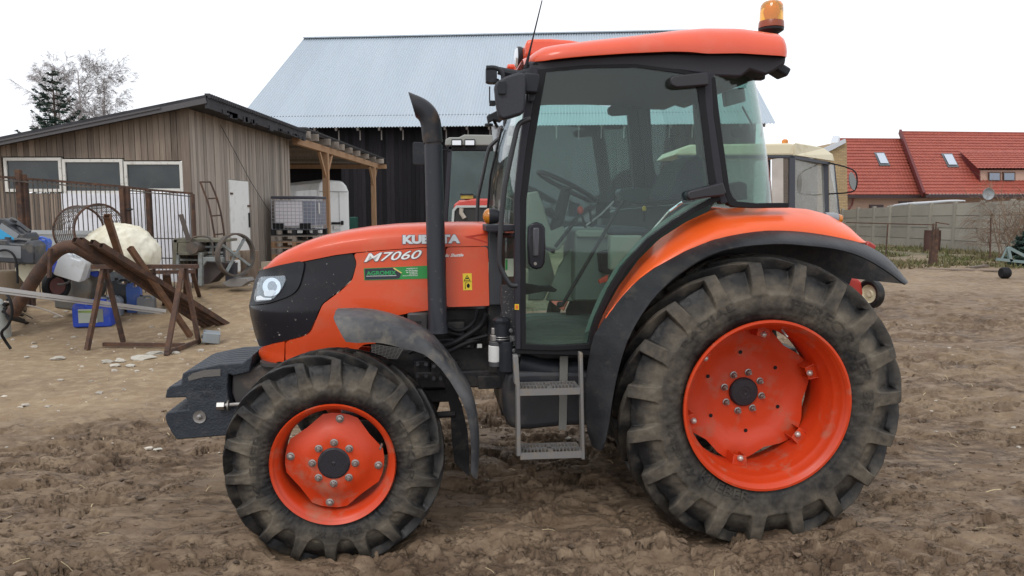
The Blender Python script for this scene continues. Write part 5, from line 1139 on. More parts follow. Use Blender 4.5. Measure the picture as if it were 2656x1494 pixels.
ch(MB().ext([W(2150,383,40), W(2160,352,46), W(2162,362,46)], (.4,0,0)).build('roof_edge', mat('fascia_white', (.55,.58,.62), .5), None, smooth=0), ob)
# concrete panel fence
CONC = mat('panel_concrete', (.31,.29,.245), .9, col2=(.255,.24,.205), sc1=.5, rnd=.15, dust=(.17,.15,.11), dsc=2, dlo=.6, dhi=.9)
pf = [(2186,544,617),(2226,541,620),(2268,538,626),(2310,535,631),(2361,531,633),(2415,529,640),(2478,526,648),(2548,523,656),(2628,519,668),(2720,515,684)]
def fy(px): a, b = 1/39.0, 1/27.5; return 1/(a+(b-a)*(px-2186)/(2628-2186))
cf = empty('concrete_panel_fence', W(2400, 640, fy(2400)), 0, 'grey precast concrete panel fence running across the yard edge', 'fence')
for (x, yt, yb) in pf:
    Yp = fy(x); p = W(x, yt-3, Yp); q = W(x, yb+10, Yp); ch(MB().box((p.x-.07, Yp-.09, -.2), (p.x+.07, Yp+.05, p.z)).build('post', CONC, None, smooth=0, bevel=.01), cf)
mb = MB()
for (a, b) in zip(pf, pf[1:]):
    Ya, Yb = fy(a[0]), fy(b[0]); ta, tb = W(a[0], a[1], Ya), W(b[0], b[1], Yb)
    for k in range(4):
        za0, za1 = -.1+(ta.z+.1)*k/4, -.1+(ta.z+.1)*(k+1)/4-.035; zb0, zb1 = -.1+(tb.z+.1)*k/4, -.1+(tb.z+.1)*(k+1)/4-.035
        mb.ext([(ta.x,Ya,za0),(tb.x,Yb,zb0),(tb.x,Yb,zb1),(ta.x,Ya,za1)], (0,.05,0), RS.random())
for (a, b) in zip(pf, pf[1:]):
    Ya, Yb = fy(a[0])+.03, fy(b[0])+.03; ta, tb = W(a[0], a[1]+1, Ya), W(b[0], b[1]+1, Yb); mb.ext([(ta.x,Ya,-.1),(tb.x,Yb,-.1),tb,ta], (0,.015,0), .1)
ch(mb.build('fence_panel', CONC, None, smooth=0), cf)
rl = [W(2302,537,36.5), W(2330,531,35.9), W(2400,527,34), W(2470,521,32.4), W(2503,521,31.8)]
tag(MB().tube(resample(rl, 12), [.03,.05,.06,.07,.08,.08,.08,.07,.07,.06,.05,.03], 8).build('tarpaulin_roll', mat('white_roll', (.62,.64,.66), .5), None), 'long white tarpaulin roll lying on top of the concrete fence', 'tarpaulin')
# ---------------------------------------------------------------- yard things
RUST = mat('rusty_steel', (.088,.047,.031), .85, col2=(.048,.030,.025), sc1=5, dust=(.19,.095,.05), dsc=12, dlo=.5, dhi=.7, damt=.6, bump=.3, bs=60)
RUSTL = mat('light_rust', (.17,.085,.045), .85, col2=(.10,.05,.03), sc1=6, bump=.3)
IRON = mat('old_iron', (.07,.065,.06), .7, col2=(.12,.09,.07), sc1=6)
# barred gates in front of the shed
gt = empty('barred_gate', G(300,760), 0, 'rusty barred metal gate standing in front of the shed windows', 'gate')
def gp(px, py, Y): return W(px, py, Y)
gl = [(-30,456,11.2),(6,459,11.3),(60,463,11.5),(165,471,11.8),(318,484,12.2),(345,488,12.3),(385,492,12.5),(500,502,12.8)]
def gy(px): return interp([(a, c) for a, b, c in gl], px)
def gt_(px): return interp([(a, b) for a, b, c in gl], px)
mb = MB()
for a, b in zip(gl, gl[1:]): mb.bar(gp(*a), gp(*b), .035, .035)
ch(mb.build('top_rail', RUST, None, smooth=0), gt)
mb = MB(); px = -28
while px < 500:
    Y = gy(px); t_ = gp(px, gt_(px), Y); mb.box((t_.x-.006, Y-.006, .3), (t_.x+.006, Y+.006, t_.z)); px += 9.6 if px > 325 else 12.5
o_ = mb.build('gate_bars', IRON, None, smooth=0); ch(o_, gt)
mb = MB()
for yo in (8, 617, 668):
    for a, b in (((335,0),(500,0)), ((0,0),(300,0))):
        if yo == 617 and a[0] == 0: continue
        pa = gp(a[0], (gt_(a[0])+yo) if yo == 8 else yo, gy(a[0])); pb = gp(b[0], (gt_(b[0])+yo) if yo == 8 else yo+3, gy(b[0])); mb.bar(pa, pb, .012, .02)
ch(mb.build('gate_rail', IRON, None, smooth=0), gt)
for px, w_, yt in ((47,.038,440),(60,.038,452),(316,.036,483),(329,.036,487),(383,.034,490),(500,.018,503)):
    Y = gy(px); p = gp(px, yt, Y); ch(MB().box((p.x-w_, Y-.04, .2), (p.x+w_, Y+.04, p.z)).build('gate_post', RUST, None, smooth=0, bevel=.005), gt)
ch(MB().lump(gp(336,543,12.2), .05, (1.3,.6,.5), 1, 0).build('gate_latch', mat('latch_dark', (.02,.02,.02)), None), gt)
# wire mesh drum
c1, c2 = W(206,600,11.0), W(278,604,10.9); ra_ = .37
dr_ = empty('wire_mesh_drum', c1, 0, 'open wire mesh drum lying on its side before the gate', 'drum')
axd = (c2-c1).normalized(); axd = Vector((.84,-.52,.05)).normalized(); b1_ = Vector((0,0,1)); b2_ = axd.cross(b1_).normalized()
def rp(c_, a, r=ra_): return c_+(b1_*math.cos(a)+b2_*math.sin(a))*r
c2 = c1+axd*.56
for c_ in (c1, c2): ch(MB().tube([rp(c_, k*math.pi/16) for k in range(33)], .016, 6, cap=False).build('hoop', RUST, None), dr_)
mb = MB()
for k in range(26): a = k*2*math.pi/26; mb.tube([rp(c1, a), rp(c2, a)], .006, 4)
for j in range(1, 11): mb.tube([rp(c1.lerp(c2, j/11), k*math.pi/12) for k in range(25)], .0055, 4, cap=False)
ch(mb.build('mesh_wires', IRON, None, smooth=0), dr_)
# tarpaulin covered heap
TARP = mat('cream_tarpaulin', (.60,.56,.42), .55, col2=(.72,.69,.57), sc1=3, dust=(.33,.28,.18), dsc=5, dlo=.55, dhi=.75, damt=.5, bump=.5, bs=20, stretch=(1,1,.45))
cc = W(312, 655, 10.8); mb = MB()
def tf(a, b):
    th_ = a*2*math.pi; ph_ = b*math.pi*.62; d = Vector((math.sin(ph_)*math.cos(th_), math.sin(ph_)*math.sin(th_), math.cos(ph_)))
    k = 1+.05*mnoise.noise(d*2.0)+.035*(1-abs(mnoise.noise(Vector((d.x*4,d.y*4,d.z*2)))*2.5))+.012*(1-abs(mnoise.noise(Vector((d.x*12,d.y*12,d.z*5)))*2.5)); return Vector((d.x*.53*k, d.y*.45*k, d.z*.47*k-.06))
mb.grid(tf, 150, 70, closeu=True); hp = mb.build('covered_heap', TARP, None, smooth=70, loc=cc, solid=.01); tag(hp, 'rounded heap under a creased cream tarpaulin behind the rusty tubes', 'tarpaulin')
# rusty square tubes on the trestle
def tube_sq(a, b, s, m, label, grp='rusty steel tubes propped on the trestle'):
    a, b = Vector(a), Vector(b); d = (b-a); L_ = d.length; h = s/2; o = [(-h,-h),(h,-h),(h,h),(-h,h)]; i_ = [(x*.86, z*.86) for x, z in o]
    V = [(x, 0, z) for x, z in o]+[(x, 0, z) for x, z in i_]+[(x, L_, z) for x, z in o]+[(x, L_, z) for x, z in i_]; Fc = []
    for k in range(4):
        j = (k+1) % 4; Fc += [(k, j, 4+j, 4+k), (8+k, 12+k, 12+j, 8+j), (k, 8+k, 8+j, j), (4+k, 4+j, 12+j, 12+k)]
    ob = MB().add(V, Fc, .5).build('steel_tube', m, None, smooth=0); ob.location = a; ob.rotation_mode = 'QUATERNION'; ob.rotation_quaternion = d.to_track_quat('Y', 'Z')
    return tag(ob, label, 'steel tube', grp)
for (x0, y0, Y0, x1, y1, s, lb) in ((193,622,8.4,540,851,.066,'rusty square steel tube leftmost of the row leaning across the trestle'),(208,622,8.5,556,849,.066,'rusty square steel tube second from the left leaning across the trestle'),(238,628,8.55,580,848,.066,'rusty square steel tube third from the left leaning across the trestle'),(262,637,8.5,596,846,.066,'rusty square steel tube reaching farthest right along the ground')):
    e = G(x1, y1, .03); tube_sq(W(x0, y0, Y0), e, s, RUST, lb)
tube_sq(W(337,642,8.95), G(494,872,.03), .062, RUSTL, 'short light brown tube with open top end crossing the longer tubes')
tube_sq(W(277,560,9.6), W(312,668,10.1), .08, RUSTL, 'short flat rusty bar standing up in front of the cream tarpaulin', None)
def trestle(nm, topa, topb, legs, rails, label, s=.05):
    tr = empty(nm, (topa+topb)/2*1.0, 0, label, 'trestle'); tr.location.z = 0
    ch(MB().bar(topa, topb, .09, s).build('top_bar', RUST, None, smooth=0), tr)
    for a, b in legs: ch(MB().bar(a, b, s*1.1, s*.9).build('leg', RUST, None, smooth=0), tr)
    for a, b in rails: ch(MB().bar(a, b, s*.8, s*.9).build('foot_rail', RUST, None, smooth=0), tr)
    return tr
ta, tb = W(240,692,9.2), W(513,691,9.25)
l1, l2, l3, l4 = G(226,907), G(320,888), G(432,922), G(516,890)
trestle('metal_trestle', ta, tb, ((W(268,697,9.2), l1),(W(273,697,9.25), l2),(W(473,697,9.2), l3),(W(479,697,9.25), l4)), ((G(268,893,.03), G(478,895,.03)),(l3+Vector((0,0,.03)), l4+Vector((0,0,.03)))), 'rusty steel trestle in front, carrying the long tubes')
ta, tb = W(405,706,10.4), W(507,704,10.6); 
trestle('metal_trestle', ta, tb, ((W(428,710,10.4), G(425,815)),(W(436,710,10.4), G(452,812)),(W(482,710,10.6), G(478,800)),(W(500,710,10.6), G(525,795))), (), 'smaller rusty trestle half hidden behind the front one', .05)
# curved rusty pipe
cp = chaikin([W(34,812,9.3), W(66,760,9.25), W(100,706,9.2), W(136,660,9.15), (W(160,643,9.1)), W(184,638,9.1), W(206,645,9.15), W(245,668,9.3), W(290,694,9.5)], 2, False)
tag(MB().tube(cp, .080, 16).build('rusty_pipe', RUST, None), 'thick bent rusty pipe arching over the junk at left', 'pipe')
tag(MB().bar(W(131,644,8.95), W(128,720,8.95), .05, .03).build('flat_iron_bar', RUST, None, smooth=0), 'narrow flat iron bar hanging down from the bent pipe', 'iron bar')
tag(MB().bar(W(75,700,10.3), G(10,830,.05), .05, .05).build('angle_iron', RUSTL, None, smooth=0), 'thin rusty angle iron leaning beside the thick bent pipe', 'iron bar')
# wheelbarrow
wb = empty('wheelbarrow', G(160,800), 0, 'upturned grey wheelbarrow with bent handles under the rusty pipe', 'wheelbarrow'); Yw = 10.75
q = [W(x, y, Yw) for x, y in ((148,695),(205,702),(222,712),(238,738),(236,758),(225,785),(200,808),(140,800),(138,760),(150,735))]
ch(MB().ext(q, (.05,.35,.0)).build('tray', mat('galvanised_tray', (.16,.16,.15), .6, metal=.2, dust=(.20,.15,.09), dsc=4, dlo=.42, dhi=.65, damt=.9), None, smooth=0, bevel=.03), wb)
wc_ = W(146,742,10.5); wh = ch(empty('wheel', (0,0,0)), wb); wh.matrix_parent_inverse = Matrix.Identity(4); wh.location = Vector(wc_)-Vector(wb.location); wh.rotation_euler = (0,0,math.radians(68))
MB().tube([(.17*math.cos(k*math.pi/14), 0, .17*math.sin(k*math.pi/14)) for k in range(29)], .045, 10, cap=False).build('tyre', RUBB, wh); MB().lathe([(0,-.02),(.12,-.03),(.125,.03),(0,.02)], (0,0,0), 'y', 20).build('rim', mat('faded_red_rim', (.14,.06,.05), .7), wh)
for P in (((150,738),(165,738),(183,730),(189,705),(195,675),(200,658)), ((200,658),(206,670),(212,690),(217,706))): ch(MB().tube(chaikin([W(x, y, 10.2) for x, y in P], 2, False), .016, 8).build('handle', IRON, None), wb)
# canisters
def can(px, py, w_, h_, Y, tilt, col, label, grp=None, lab=None, dep=.6, cap=None, rz=.2, nm='canister', mtl=None, onground=False):
    k = Y/FP; w, h = w_*k, h_*k; d = w*dep; cn = W(px, py, Y)
    if onground: cn.z = gz(cn.x, Y)+h/2-.01
    m_ = mtl or mat('plastic_%02d%02d%02d' % tuple(int(c*99) for c in col), col, .38, dust=(.28,.24,.18), dsc=7, dlo=.52, dhi=.75, damt=.5)
    t = empty(nm, cn, 0, label, 'canister', grp); t.rotation_euler = (0, tilt, rz)
    P = roundpoly([(-w/2,0,-h/2),(w/2,0,-h/2),(w/2,0,h*.30),(w*.36,0,h*.46),(w*.30,0,h*.46),(w*.26,0,h*.33),(-w*.10,0,h*.33),(-w*.14,0,h*.46),(-w*.40,0,h*.46),(-w/2,0,h*.34)], min(w,h)*.09)
    MB().prism([(p.x, p.z) for p in P], -d/2, d/2).build('body', m_, t, bevel=min(w,d)*.12, segs=3, smooth=60)
    MB().tube([(-w*.12,0,h*.44),(0,0,h*.47),(w*.28,0,h*.44)], d*.11, 8).build('handle', m_, t)
    MB().lathe([(0,h*.46),(d*.16,h*.46),(d*.16,h*.54),(0,h*.54)], (-w*.27,0,0), 'z', 14).build('cap', mat('cap_'+str(cap or 'dark'), cap or (.05,.05,.05), .4), t)
    if lab:
        for i, (a, b, c_, e, lc) in enumerate(lab): MB().box((w*a, -d/2-.004, h*b), (w*c_, -d/2-.001, h*e)).build('label', mat('label_%d%d%d' % tuple(int(v*99) for v in lc), lc, .5), t, smooth=0)
    return t
GRP = 'plastic canisters heaped at the left'
can(38,612,88,68,9.5,math.radians(36),(.030,.034,.042),'charcoal canister with bright blue label tilted on top of the heap',GRP,[(-.36,-.36,.20,.06,(.03,.32,.58)),(-.36,.06,.20,.28,(.22,.24,.26))],.6,rz=.1)
can(52,650,100,62,9.4,math.radians(4),(.032,.036,.044),'charcoal canister with grey printed label under the tilted one',GRP,[(-.33,-.28,.18,.22,(.20,.21,.22))],.6,rz=.1)
can(106,636,42,44,9.9,.2,(.04,.12,.50),'small bright blue canister behind the charcoal canisters',GRP)
can(108,662,50,44,9.9,.5,(.02,.05,.32),'deep blue canister squeezed between charcoal canister and pipe',GRP)
can(85,698,64,52,9.6,-.5,(.62,.60,.46),'cream white canister lying beneath the bent rusty pipe',GRP,rz=.4)
can(190,690,66,66,9.9,.35,(.60,.63,.66),'white canister under the arch of the bent pipe',GRP)
can(214,690,36,60,10.3,.2,(.42,.46,.50),'translucent white canister right of the white one under the pipe',GRP)
can(242,680,56,60,10.5,.5,(.02,.06,.40),'blue canister wedged under the left ends of the tubes',GRP)
can(150,690,30,40,10.5,0,(.02,.05,.35),'small blue canister behind the iron bar',GRP)
can(248,800,92,66,10.4,0,(.015,.06,.45),'large blue canister with pale label standing under the trestle',GRP,[(-.34,-.32,.14,.22,(.42,.47,.42)),(-.34,.08,.06,.16,(.35,.50,.12)),(.14,-.3,.30,.22,(.22,.24,.20))],.7,(.015,.06,.45),onground=True)
can(285,762,56,54,10.9,0,(.30,.33,.37),'grey translucent canister between the trestle legs',GRP,onground=True)
can(318,748,50,84,11.2,0,(.07,.08,.09),'dark grey tall canister behind the trestle leg',GRP,onground=True)
can(348,758,34,80,11.1,0,(.06,.14,.45),'slim blue canister right of the dark grey one',GRP,onground=True)
can(380,778,42,48,11.0,0,(.16,.17,.18),'small clear grey canister with big handle beside blue one',GRP,onground=True)
can(300,712,40,36,11.9,.1,(.10,.12,.14),'small grey canister seen over the trestle bar',GRP)
cj = can(547,868,56,44,9.4,0,(.25,.28,.30),'grey flat jerrycan lying alone on the ground by the tractor nose',None,None,.48,rz=.5,nm='jerrycan'); cj['category'] = 'jerrycan'
cj.rotation_euler = (math.radians(-80),0,math.radians(112)); cj.location.z = .075
# brown tank, sprayer, hose
b_ = W(22,735,9.9); tag(MB().lathe([(0,.55),(.17,.54),(.19,.50),(.185,.1),(.19,0),(0,0)], (b_.x,b_.y,.35), 'z', 28).build('brown_drum', mat('brown_drum', (.13,.095,.06), .8, dust=(.20,.16,.10), dsc=4, bump=.4), None, smooth=50), 'brown weathered drum standing under the charcoal canisters', 'drum')
sp_ = empty('sprayer_tank', G(8,880), 0, 'pale grey garden sprayer tank with black hose at left edge', 'sprayer')
b_ = G(2,876); 
prof = [(0,.0),(.12,.0),(.125,.05),(.12,.35),(.125,.40),(.115,.43),(.12,.46),(.09,.52),(.04,.55),(0,.55)]
ch(MB().lathe(prof, (b_.x,b_.y,.0), 'z', 24).build('tank', mat('sprayer_grey', (.36,.39,.38), .5, dust=(.3,.25,.18), dsc=5), None), sp_)
ch(MB().tube(chaikin([W(-10,765,8.9), W(10,752,8.9), W(26,775,8.8), W(34,810,8.8), W(22,845,8.8), W(0,862,8.8), W(14,885,8.9), W(28,905,8.9)], 2, False), .017, 8).build('hose', RUBB, None), sp_)
hh = MB().tube(chaikin([W(-6,652,9.2), W(15,647,9.2), W(34,657,9.2), W(44,680,9.2), W(46,735,9.2)], 2, False), .014, 8).build('hose', RUBB, None); ch(hh, sp_)
for k, P in enumerate((((10,790),(60,815),(118,842)),((12,800),(70,822),(122,840)),((15,812),(60,830),(110,842)),((20,778),(70,800),(125,838)),((18,820),(70,832),(146,834)),((8,808),(70,836),(128,846)),((14,786),(80,812),(135,832)),((22,826),(80,840),(120,850)))):
    tag(MB().tube([G(x, y, .06-.02*i) if i else W(x, y, 9.6) for i, (x, y) in enumerate(P)], .021, 6).build('black_pipe', RUBB, None), 'thin black plastic pipe in the bundle on the ground at left', 'pipe', 'black pipes bundled on the ground at left')
tag(MB().tube(chaikin([W(12,782,9.4), W(60,790,9.6), W(100,798,9.8), W(130,808,9.9), W(163,822,10)], 1, False), .011, 8).build('pale_pipe', mat('pale_pipe', (.50,.46,.42), .5), None), 'thin pale pipe lying across the black pipes', 'pipe')
tag(MB().tube([W(22,795,9.3), W(55,810,9.5), W(84,826,9.8)], .007, 6).build('spray_lance', IRON, None), 'thin metal lance with white tip on the black pipes', 'lance')
# aluminium profile, silver gutter
a, b = W(-30,746,8.2), W(424,806,10.3); al = MB(); al.bar(a, b, .10, .045); al.bar(a+Vector((0,-.05,-.03)), b+Vector((0,-.05,-.03)), .02, .02)
tag(al.build('aluminium_profile', mat('aluminium', (.66,.68,.70), .35, metal=.7), None, smooth=0), 'long bright aluminium profile lying across the junk to the trestle', 'metal profile')
gu = MB(); 
for y0, h in ((603,.03),(636,.03)): gu.bar(W(-10,y0-2,11.2), W(300,y0+1,11.4), .05, .06)
gu.bar(W(-10,620,11.25), W(300,621,11.45), .02, .17); tag(gu.build('metal_gutter', mat('galvanised_gutter', (.42,.44,.45), .4, metal=.6), None, smooth=0), 'long ribbed galvanised metal section behind the charcoal canisters', 'metal section')
# concrete rubble
RUB = mat('rubble_stone', (.42,.40,.35), .9, rnd=.15, dust=(.28,.22,.15), dsc=12, dlo=.5, dhi=.7)
Rr_ = random.Random(9)
for i, (x, y, w_, h_, lb) in enumerate(((368,930,60,14,'flat pale concrete slab right of the rubble, largest of all'),(278,940,30,12,'pale concrete lump left end of the rubble pile'),(312,938,34,12,'broken concrete piece in the middle of the rubble'),(300,950,26,9,'low concrete chip at the front of the rubble'),(338,950,30,8,'thin concrete flake at the rubble front right'),(150,931,38,10,'lone pale flat stone left of the rubble'),(400,917,42,10,'pale slab touching the foot of the front trestle leg'),(455,917,30,7,'flat stone right of the front trestle foot'),(70,927,14,6,'small pale stone far left on the bare soil'),(553,800,22,9,'white stone on the ground behind the jerrycan'),(186,905,8,5,'tiny stone below the long aluminium profile'),(2443,690,14,6,'small white stone near the rusty gate post at right'),(2628,1118,14,7,'small white stone in the mud at the right edge'),(410,1178,24,6,'pale chip in the churned mud left of the front wheel'),(68,1226,22,7,'pale chip in the mud low at the left'),(108,700,10,8,'white shard'))[:15]):
    p = GT_(x, y); k = p.y/FP; s = MB(); s.lump((0,0,0), w_*k/2, (1, .7, max(.22, h_/w_*.9)), 2, .30, 1.4, seed=i*3+1)
    o = s.build('stone', RUB, None, smooth=0); o.location = (p.x, p.y, gz(p.x, p.y)+.012); o.rotation_euler = (0,0,Rr_.uniform(-.5,.5)); tag(o, lb, 'stone', 'pale stones and rubble on the ground')
# old machine with flywheel
om = empty('old_farm_machine', G(560,790), 0, 'old grey farm machine with spoked iron flywheel by the shed corner', 'farm machine'); Ym = 12.6
OLW = mat('mossy_machine_wood', (.17,.16,.12), .85, col2=(.12,.11,.09), sc1=6, dust=(.26,.26,.14), dsc=5, bump=.4)
PBL = mat('faded_blue_grey', (.24,.27,.27), .7, col2=(.17,.18,.17), sc1=8, dust=(.2,.13,.08), dsc=10)
def mp_(name, px4, m, d=.5, Y=Ym, bev=.008): return ch(MB().ext([W(x, y, Y) for x, y in px4], (0,d,0)).build(name, m, None, smooth=0, bevel=bev), om)
mp_('side_board', [(448,622),(460,620),(456,700),(446,700)], OLW, .6); mp_('top_board', [(450,618),(582,621),(582,628),(450,630)], OLW, .6); mp_('back_panel', [(458,628),(580,628),(580,705),(458,690)], mat('machine_dark_paint', (.06,.06,.065), .7), .1, Ym+.45)  # back panel in one plain dark tone
mp_('body_panel', [(462,630),(490,630),(488,660),(460,660)], OLW, .3); mp_('table_rail', [(457,655),(524,655),(524,662),(457,662)], OLW, .5, Ym-.15); mp_('frame_leg', [(457,655),(464,655),(463,700),(456,700)], PBL, .06, Ym-.15); mp_('frame_leg', [(513,655),(524,657),(524,742),(513,742)], PBL, .08, Ym-.16); mp_('frame_rail', [(524,667),(578,668),(578,680),(535,678),(524,694)], PBL, .08, Ym-.14)
mp_('chute', [(524,690),(535,680),(590,682),(575,705),(545,735),(524,738)], mat('chute_brown', (.07,.055,.055), .7), .4); mp_('slat', [(465,672),(512,672),(512,677),(465,677)], PBL, .05); mp_('frame_block', [(584,690),(606,682),(606,735),(584,738)], mat('block_dark', (.03,.03,.04), .6), .2, Ym+.1)
mp_('base_slab', [(575,735),(600,722),(640,722),(645,730),(625,744),(590,744)], mat('base_grey', (.2,.19,.18), .9), .3, Ym-.3)
ch(MB().lathe([(.0,-.15),(.10,-.15),(.10,.25),(0,.25)], W(508,642,Ym-.05), 'y', 18).build('roller', IRON, None), om); ch(MB().tube(chaikin([W(492,640,Ym-.1), W(495,617,Ym-.1), W(515,612,Ym-.1), W(542,614,Ym-.1), W(552,630,Ym-.1), W(553,665,Ym-.1)], 2, False), .016, 8).build('guard_bar', IRON, None), om)
mb = MB()
for y in (640,655,664): mb.bar(W(515,y,Ym+.1), W(578,y,Ym+.1), .03, .03)
for x in (530,548,563): mb.bar(W(x,628,Ym+.15), W(x,668,Ym+.15), .04, .04)
ch(mb.build('inner_bars', PBL, None, smooth=0), om)
fwc = W(611,661,Ym-.25); fw = empty('flywheel', (0,0,0)); fw.parent = om; fw.location = fwc-Vector(om.location); fw.rotation_euler = (0,0,math.radians(58))
MB().lathe([(.365,-.05),(.335,-.05),(.335,.05),(.365,.05)], (0,0,0), 'y', 48, closed=True).build('wheel_rim', IRON, fw, smooth=40); mb = MB()
for k in range(2): a = .95+k*math.pi/2; v_ = Vector((math.cos(a),0,math.sin(a)))*.34; mb.bar(-v_, v_, .04, .035, up=(0,1,0))
mb.lathe([(0,-.06),(.05,-.06),(.05,.08),(0,.08)], (0,0,0), 'y', 16); mb.build('spokes', PBL, fw, smooth=30)
tag(MB().bar(W(469,556,12.4), W(489,622,12.5), .07, .03, up=(0,1,0)).build('leaning_plank', mat('plank_grey', (.12,.10,.09), .8), None, smooth=0), 'short grey plank leaning against the barred gate', 'plank')
# curved ladder
ld = empty('curved_ladder', W(555,625,13.4), 0, 'curved rusty iron ladder leaning on the shed side by the white door', 'ladder')
Lr, Rr = chaikin([W(x, y, 13.35) for x, y in ((519,471),(532,505),(543,535),(553,590),(561,640))], 2, False), chaikin([W(x, y, 13.55) for x, y in ((545,471),(556,497),(565,520),(577,570),(585,640))], 2, False)
for P in (Lr, Rr): ch(MB().tube(P, .018, 6).build('side_rail', RUST, None), ld)
for k, (a, b) in enumerate((((519,472),(545,472)),((541,515),(563,514)),((549,560),(575,558)),((560,608),(582,606)))): ch(MB().tube([W(*a,13.35), W(*b,13.55)], .013, 6).build('rung', RUST, None), ld)
# logs, timber
LOG = woodmat('log_bark', (.15,.105,.075), (.22,.165,.12), .1, (12,12,2))
p = W(650,730,13.7); tag(MB().lathe([(0,.62),(.16,.61),(.17,.58),(.165,.3),(.18,.0),(0,0)], (p.x,13.7,.33), 'z', 20).build('log_stump', LOG, None, smooth=40), 'upright sawn log standing beside the flywheel', 'log')
p = W(630,730,13.9); 0 and tag(MB().tube([(p.x,14.6,.30),(p.x+.02,14.6,2.2)], .13, 14).build('round_post', WOOD2, None), 'weathered round post standing behind the sawn log', 'post')
for k, (y0, lb) in enumerate(((656,'orange brown timber baulk on top of the small stack behind the flywheel'),(668,'orange brown timber baulk at the foot of the small stack behind the flywheel'))):
    a, b = W(598,y0,14.4), W(646,y0-1,14.6); tag(MB().bar(a, b, .12, .085).build('timber_baulk', WOODW, None, smooth=0), lb, 'timber')
tag(MB().bar(W(690,688,14.6), W(745,684,15.6), .2, .14).build('pale_beam', mat('pale_beam', (.36,.31,.24), .8), None, smooth=0), 'pale squared beam lying at the foot of the shed side', 'beam')
# stacked pallets and the caged tank
x0_ = W(702,600,17.3).x; x1_ = W(822,600,17.3).x; PW = x1_-x0_
def pallet(z, m, nm='pallet'):
    t = empty(nm, (x0_+PW/2, 17.8, z)); w2 = PW/2
    mb = MB()
    for k in range(5): mb.box((-w2, -.5+k*.235, .122), (w2, -.5+k*.235+.10, .144), RS.random())
    mb.build('deck_board', m, t, smooth=0); mb = MB()
    for k in range(3):
        for y_ in (-.5, .4): MB().box((-w2+k*(PW-.1)/2, y_, .022), (-w2+k*(PW-.1)/2+.1, y_+.1, .122)).build('block', m, t, smooth=0)
    MB().box((-w2,-.5,0),(w2,-.4,.022)).box((-w2,.4,0),(w2,.5,.022)).build('base_board', m, t, smooth=0); return t
zb = .36; pz = [zb+.145*k for k in range(5)]
for k, z in enumerate(pz): tag(pallet(z, WOODW if k % 2 else WOOD2), ('wooden pallet '+['at the bottom of the stack under the caged tank','second from the ground in the stack','in the middle of the stack of five','second from the top of the wooden stack','topmost of the wooden stack'][k]), 'pallet', 'pallets stacked under the caged tank')
zt_ = zb+.145*5; tag(pallet(zt_, mat('black_pallet_plastic', (.015,.016,.02), .5), 'plastic_pallet'), 'black plastic pallet directly beneath the caged white tank', 'pallet')
zi = zt_+.146; ib = empty('caged_water_tank', (x0_+PW/2, 17.8, zi), 0, 'white plastic tank in a metal cage on stacked pallets', 'tank'); w2 = PW/2-.03; hI = zat(511,17.3)-zi
MB().box((-w2+.04,-.44,.04),(w2-.04,.44,hI-.08)).build('inner_tank', mat('milky_plastic', (.86,.84,.88), .5), ib, bevel=.05, segs=3, smooth=60)
mb = MB(); z_ = [i*hI/9 for i in range(10)]
for z in z_:
    mb.tube([(-w2,-.48,z),(w2,-.48,z),(w2,.48,z),(-w2,.48,z),(-w2,-.48,z)], .006, 5)
for k in range(12): x = -w2+2*w2*k/11; mb.tube([(x,-.485,0),(x,-.485,hI)], .006, 5)
for k in range(8): y = -.48+.96*k/7; mb.tube([(w2+.005,y,0),(w2+.005,y,hI)], .008, 5); 
mb.build('cage', mat('cage_wire', (.42,.43,.48), .5, metal=.2), ib, smooth=0)
MB().box((-w2,-.5,hI-.04),(w2+.02,.5,hI+.02)).build('top_sheet', mat('top_sheet_dark', (.06,.06,.08), .6), ib, smooth=0, bevel=.01); MB().box((w2-.3,-.47,.1),(w2-.005,.47,hI-.1)).build('side_plate', mat('cage_plate', (.20,.22,.28), .5), ib, smooth=0)
for x in (-w2+.15, w2-.25): MB().box((x-.13,-.49,.0),(x+.13,-.45,.14)).build('corner_foot', RUBB, ib, smooth=0, bevel=.01)
MB().box((w2+.012,-.25,.36),(w2+.02,-.12,.62)).build('tank_label', mat('label_white', (.62,.62,.6)), ib, smooth=0)
# white van
VW = mat('van_white', (.80,.82,.82), .35, coat=.4, dust=(.4,.4,.38), dsc=1, dlo=.5, dhi=.8)
vn_ = empty('white_van', G(860,650), 0, 'white high roof van parked under the open lean-to', 'van'); P1, P2, P3 = W(826,600,25.5), W(908,600,26.2), W(735,600,29.5)
vr = (P2-P1); vr.z = 0; vs = (P3-P1); vs.z = 0; vs = vs.normalized()*5.0; vr = vr.normalized()*1.9 if vr.length > 3 else vr*1.0
q = [(0,.45),(0,2.05),(.10,2.35),(.35,2.50),(1-.35,2.50),(1-.10,2.35),(1,2.05),(1,.45)]
L1 = vr.length; prof = [P1*1.0+vr*((x if x < .5 else x) if True else 0)+Vector((0,0,z-P1.z+.0)) for x, z in [(0,.7),(0,2.35),(.06,2.58),(.2,2.70),(.8,2.66),(.93,2.5),(1,2.3),(1,.7)]]
ch(MB().ext(prof, vs).build('body', VW, None, smooth=0, bevel=.08, segs=3), vn_)
bk_ = vs.normalized()*-.03
def vq(a, b, z0, z1, m, nm, th=.03): return ch(MB().ext([P1+vr*a+Vector((0,0,z0-P1.z))+bk_, P1+vr*b+Vector((0,0,z0-P1.z))+bk_, P1+vr*b+Vector((0,0,z1-P1.z))+bk_, P1+vr*a+Vector((0,0,z1-P1.z))+bk_], bk_.normalized()*th).build(nm, m, None, smooth=0), vn_)
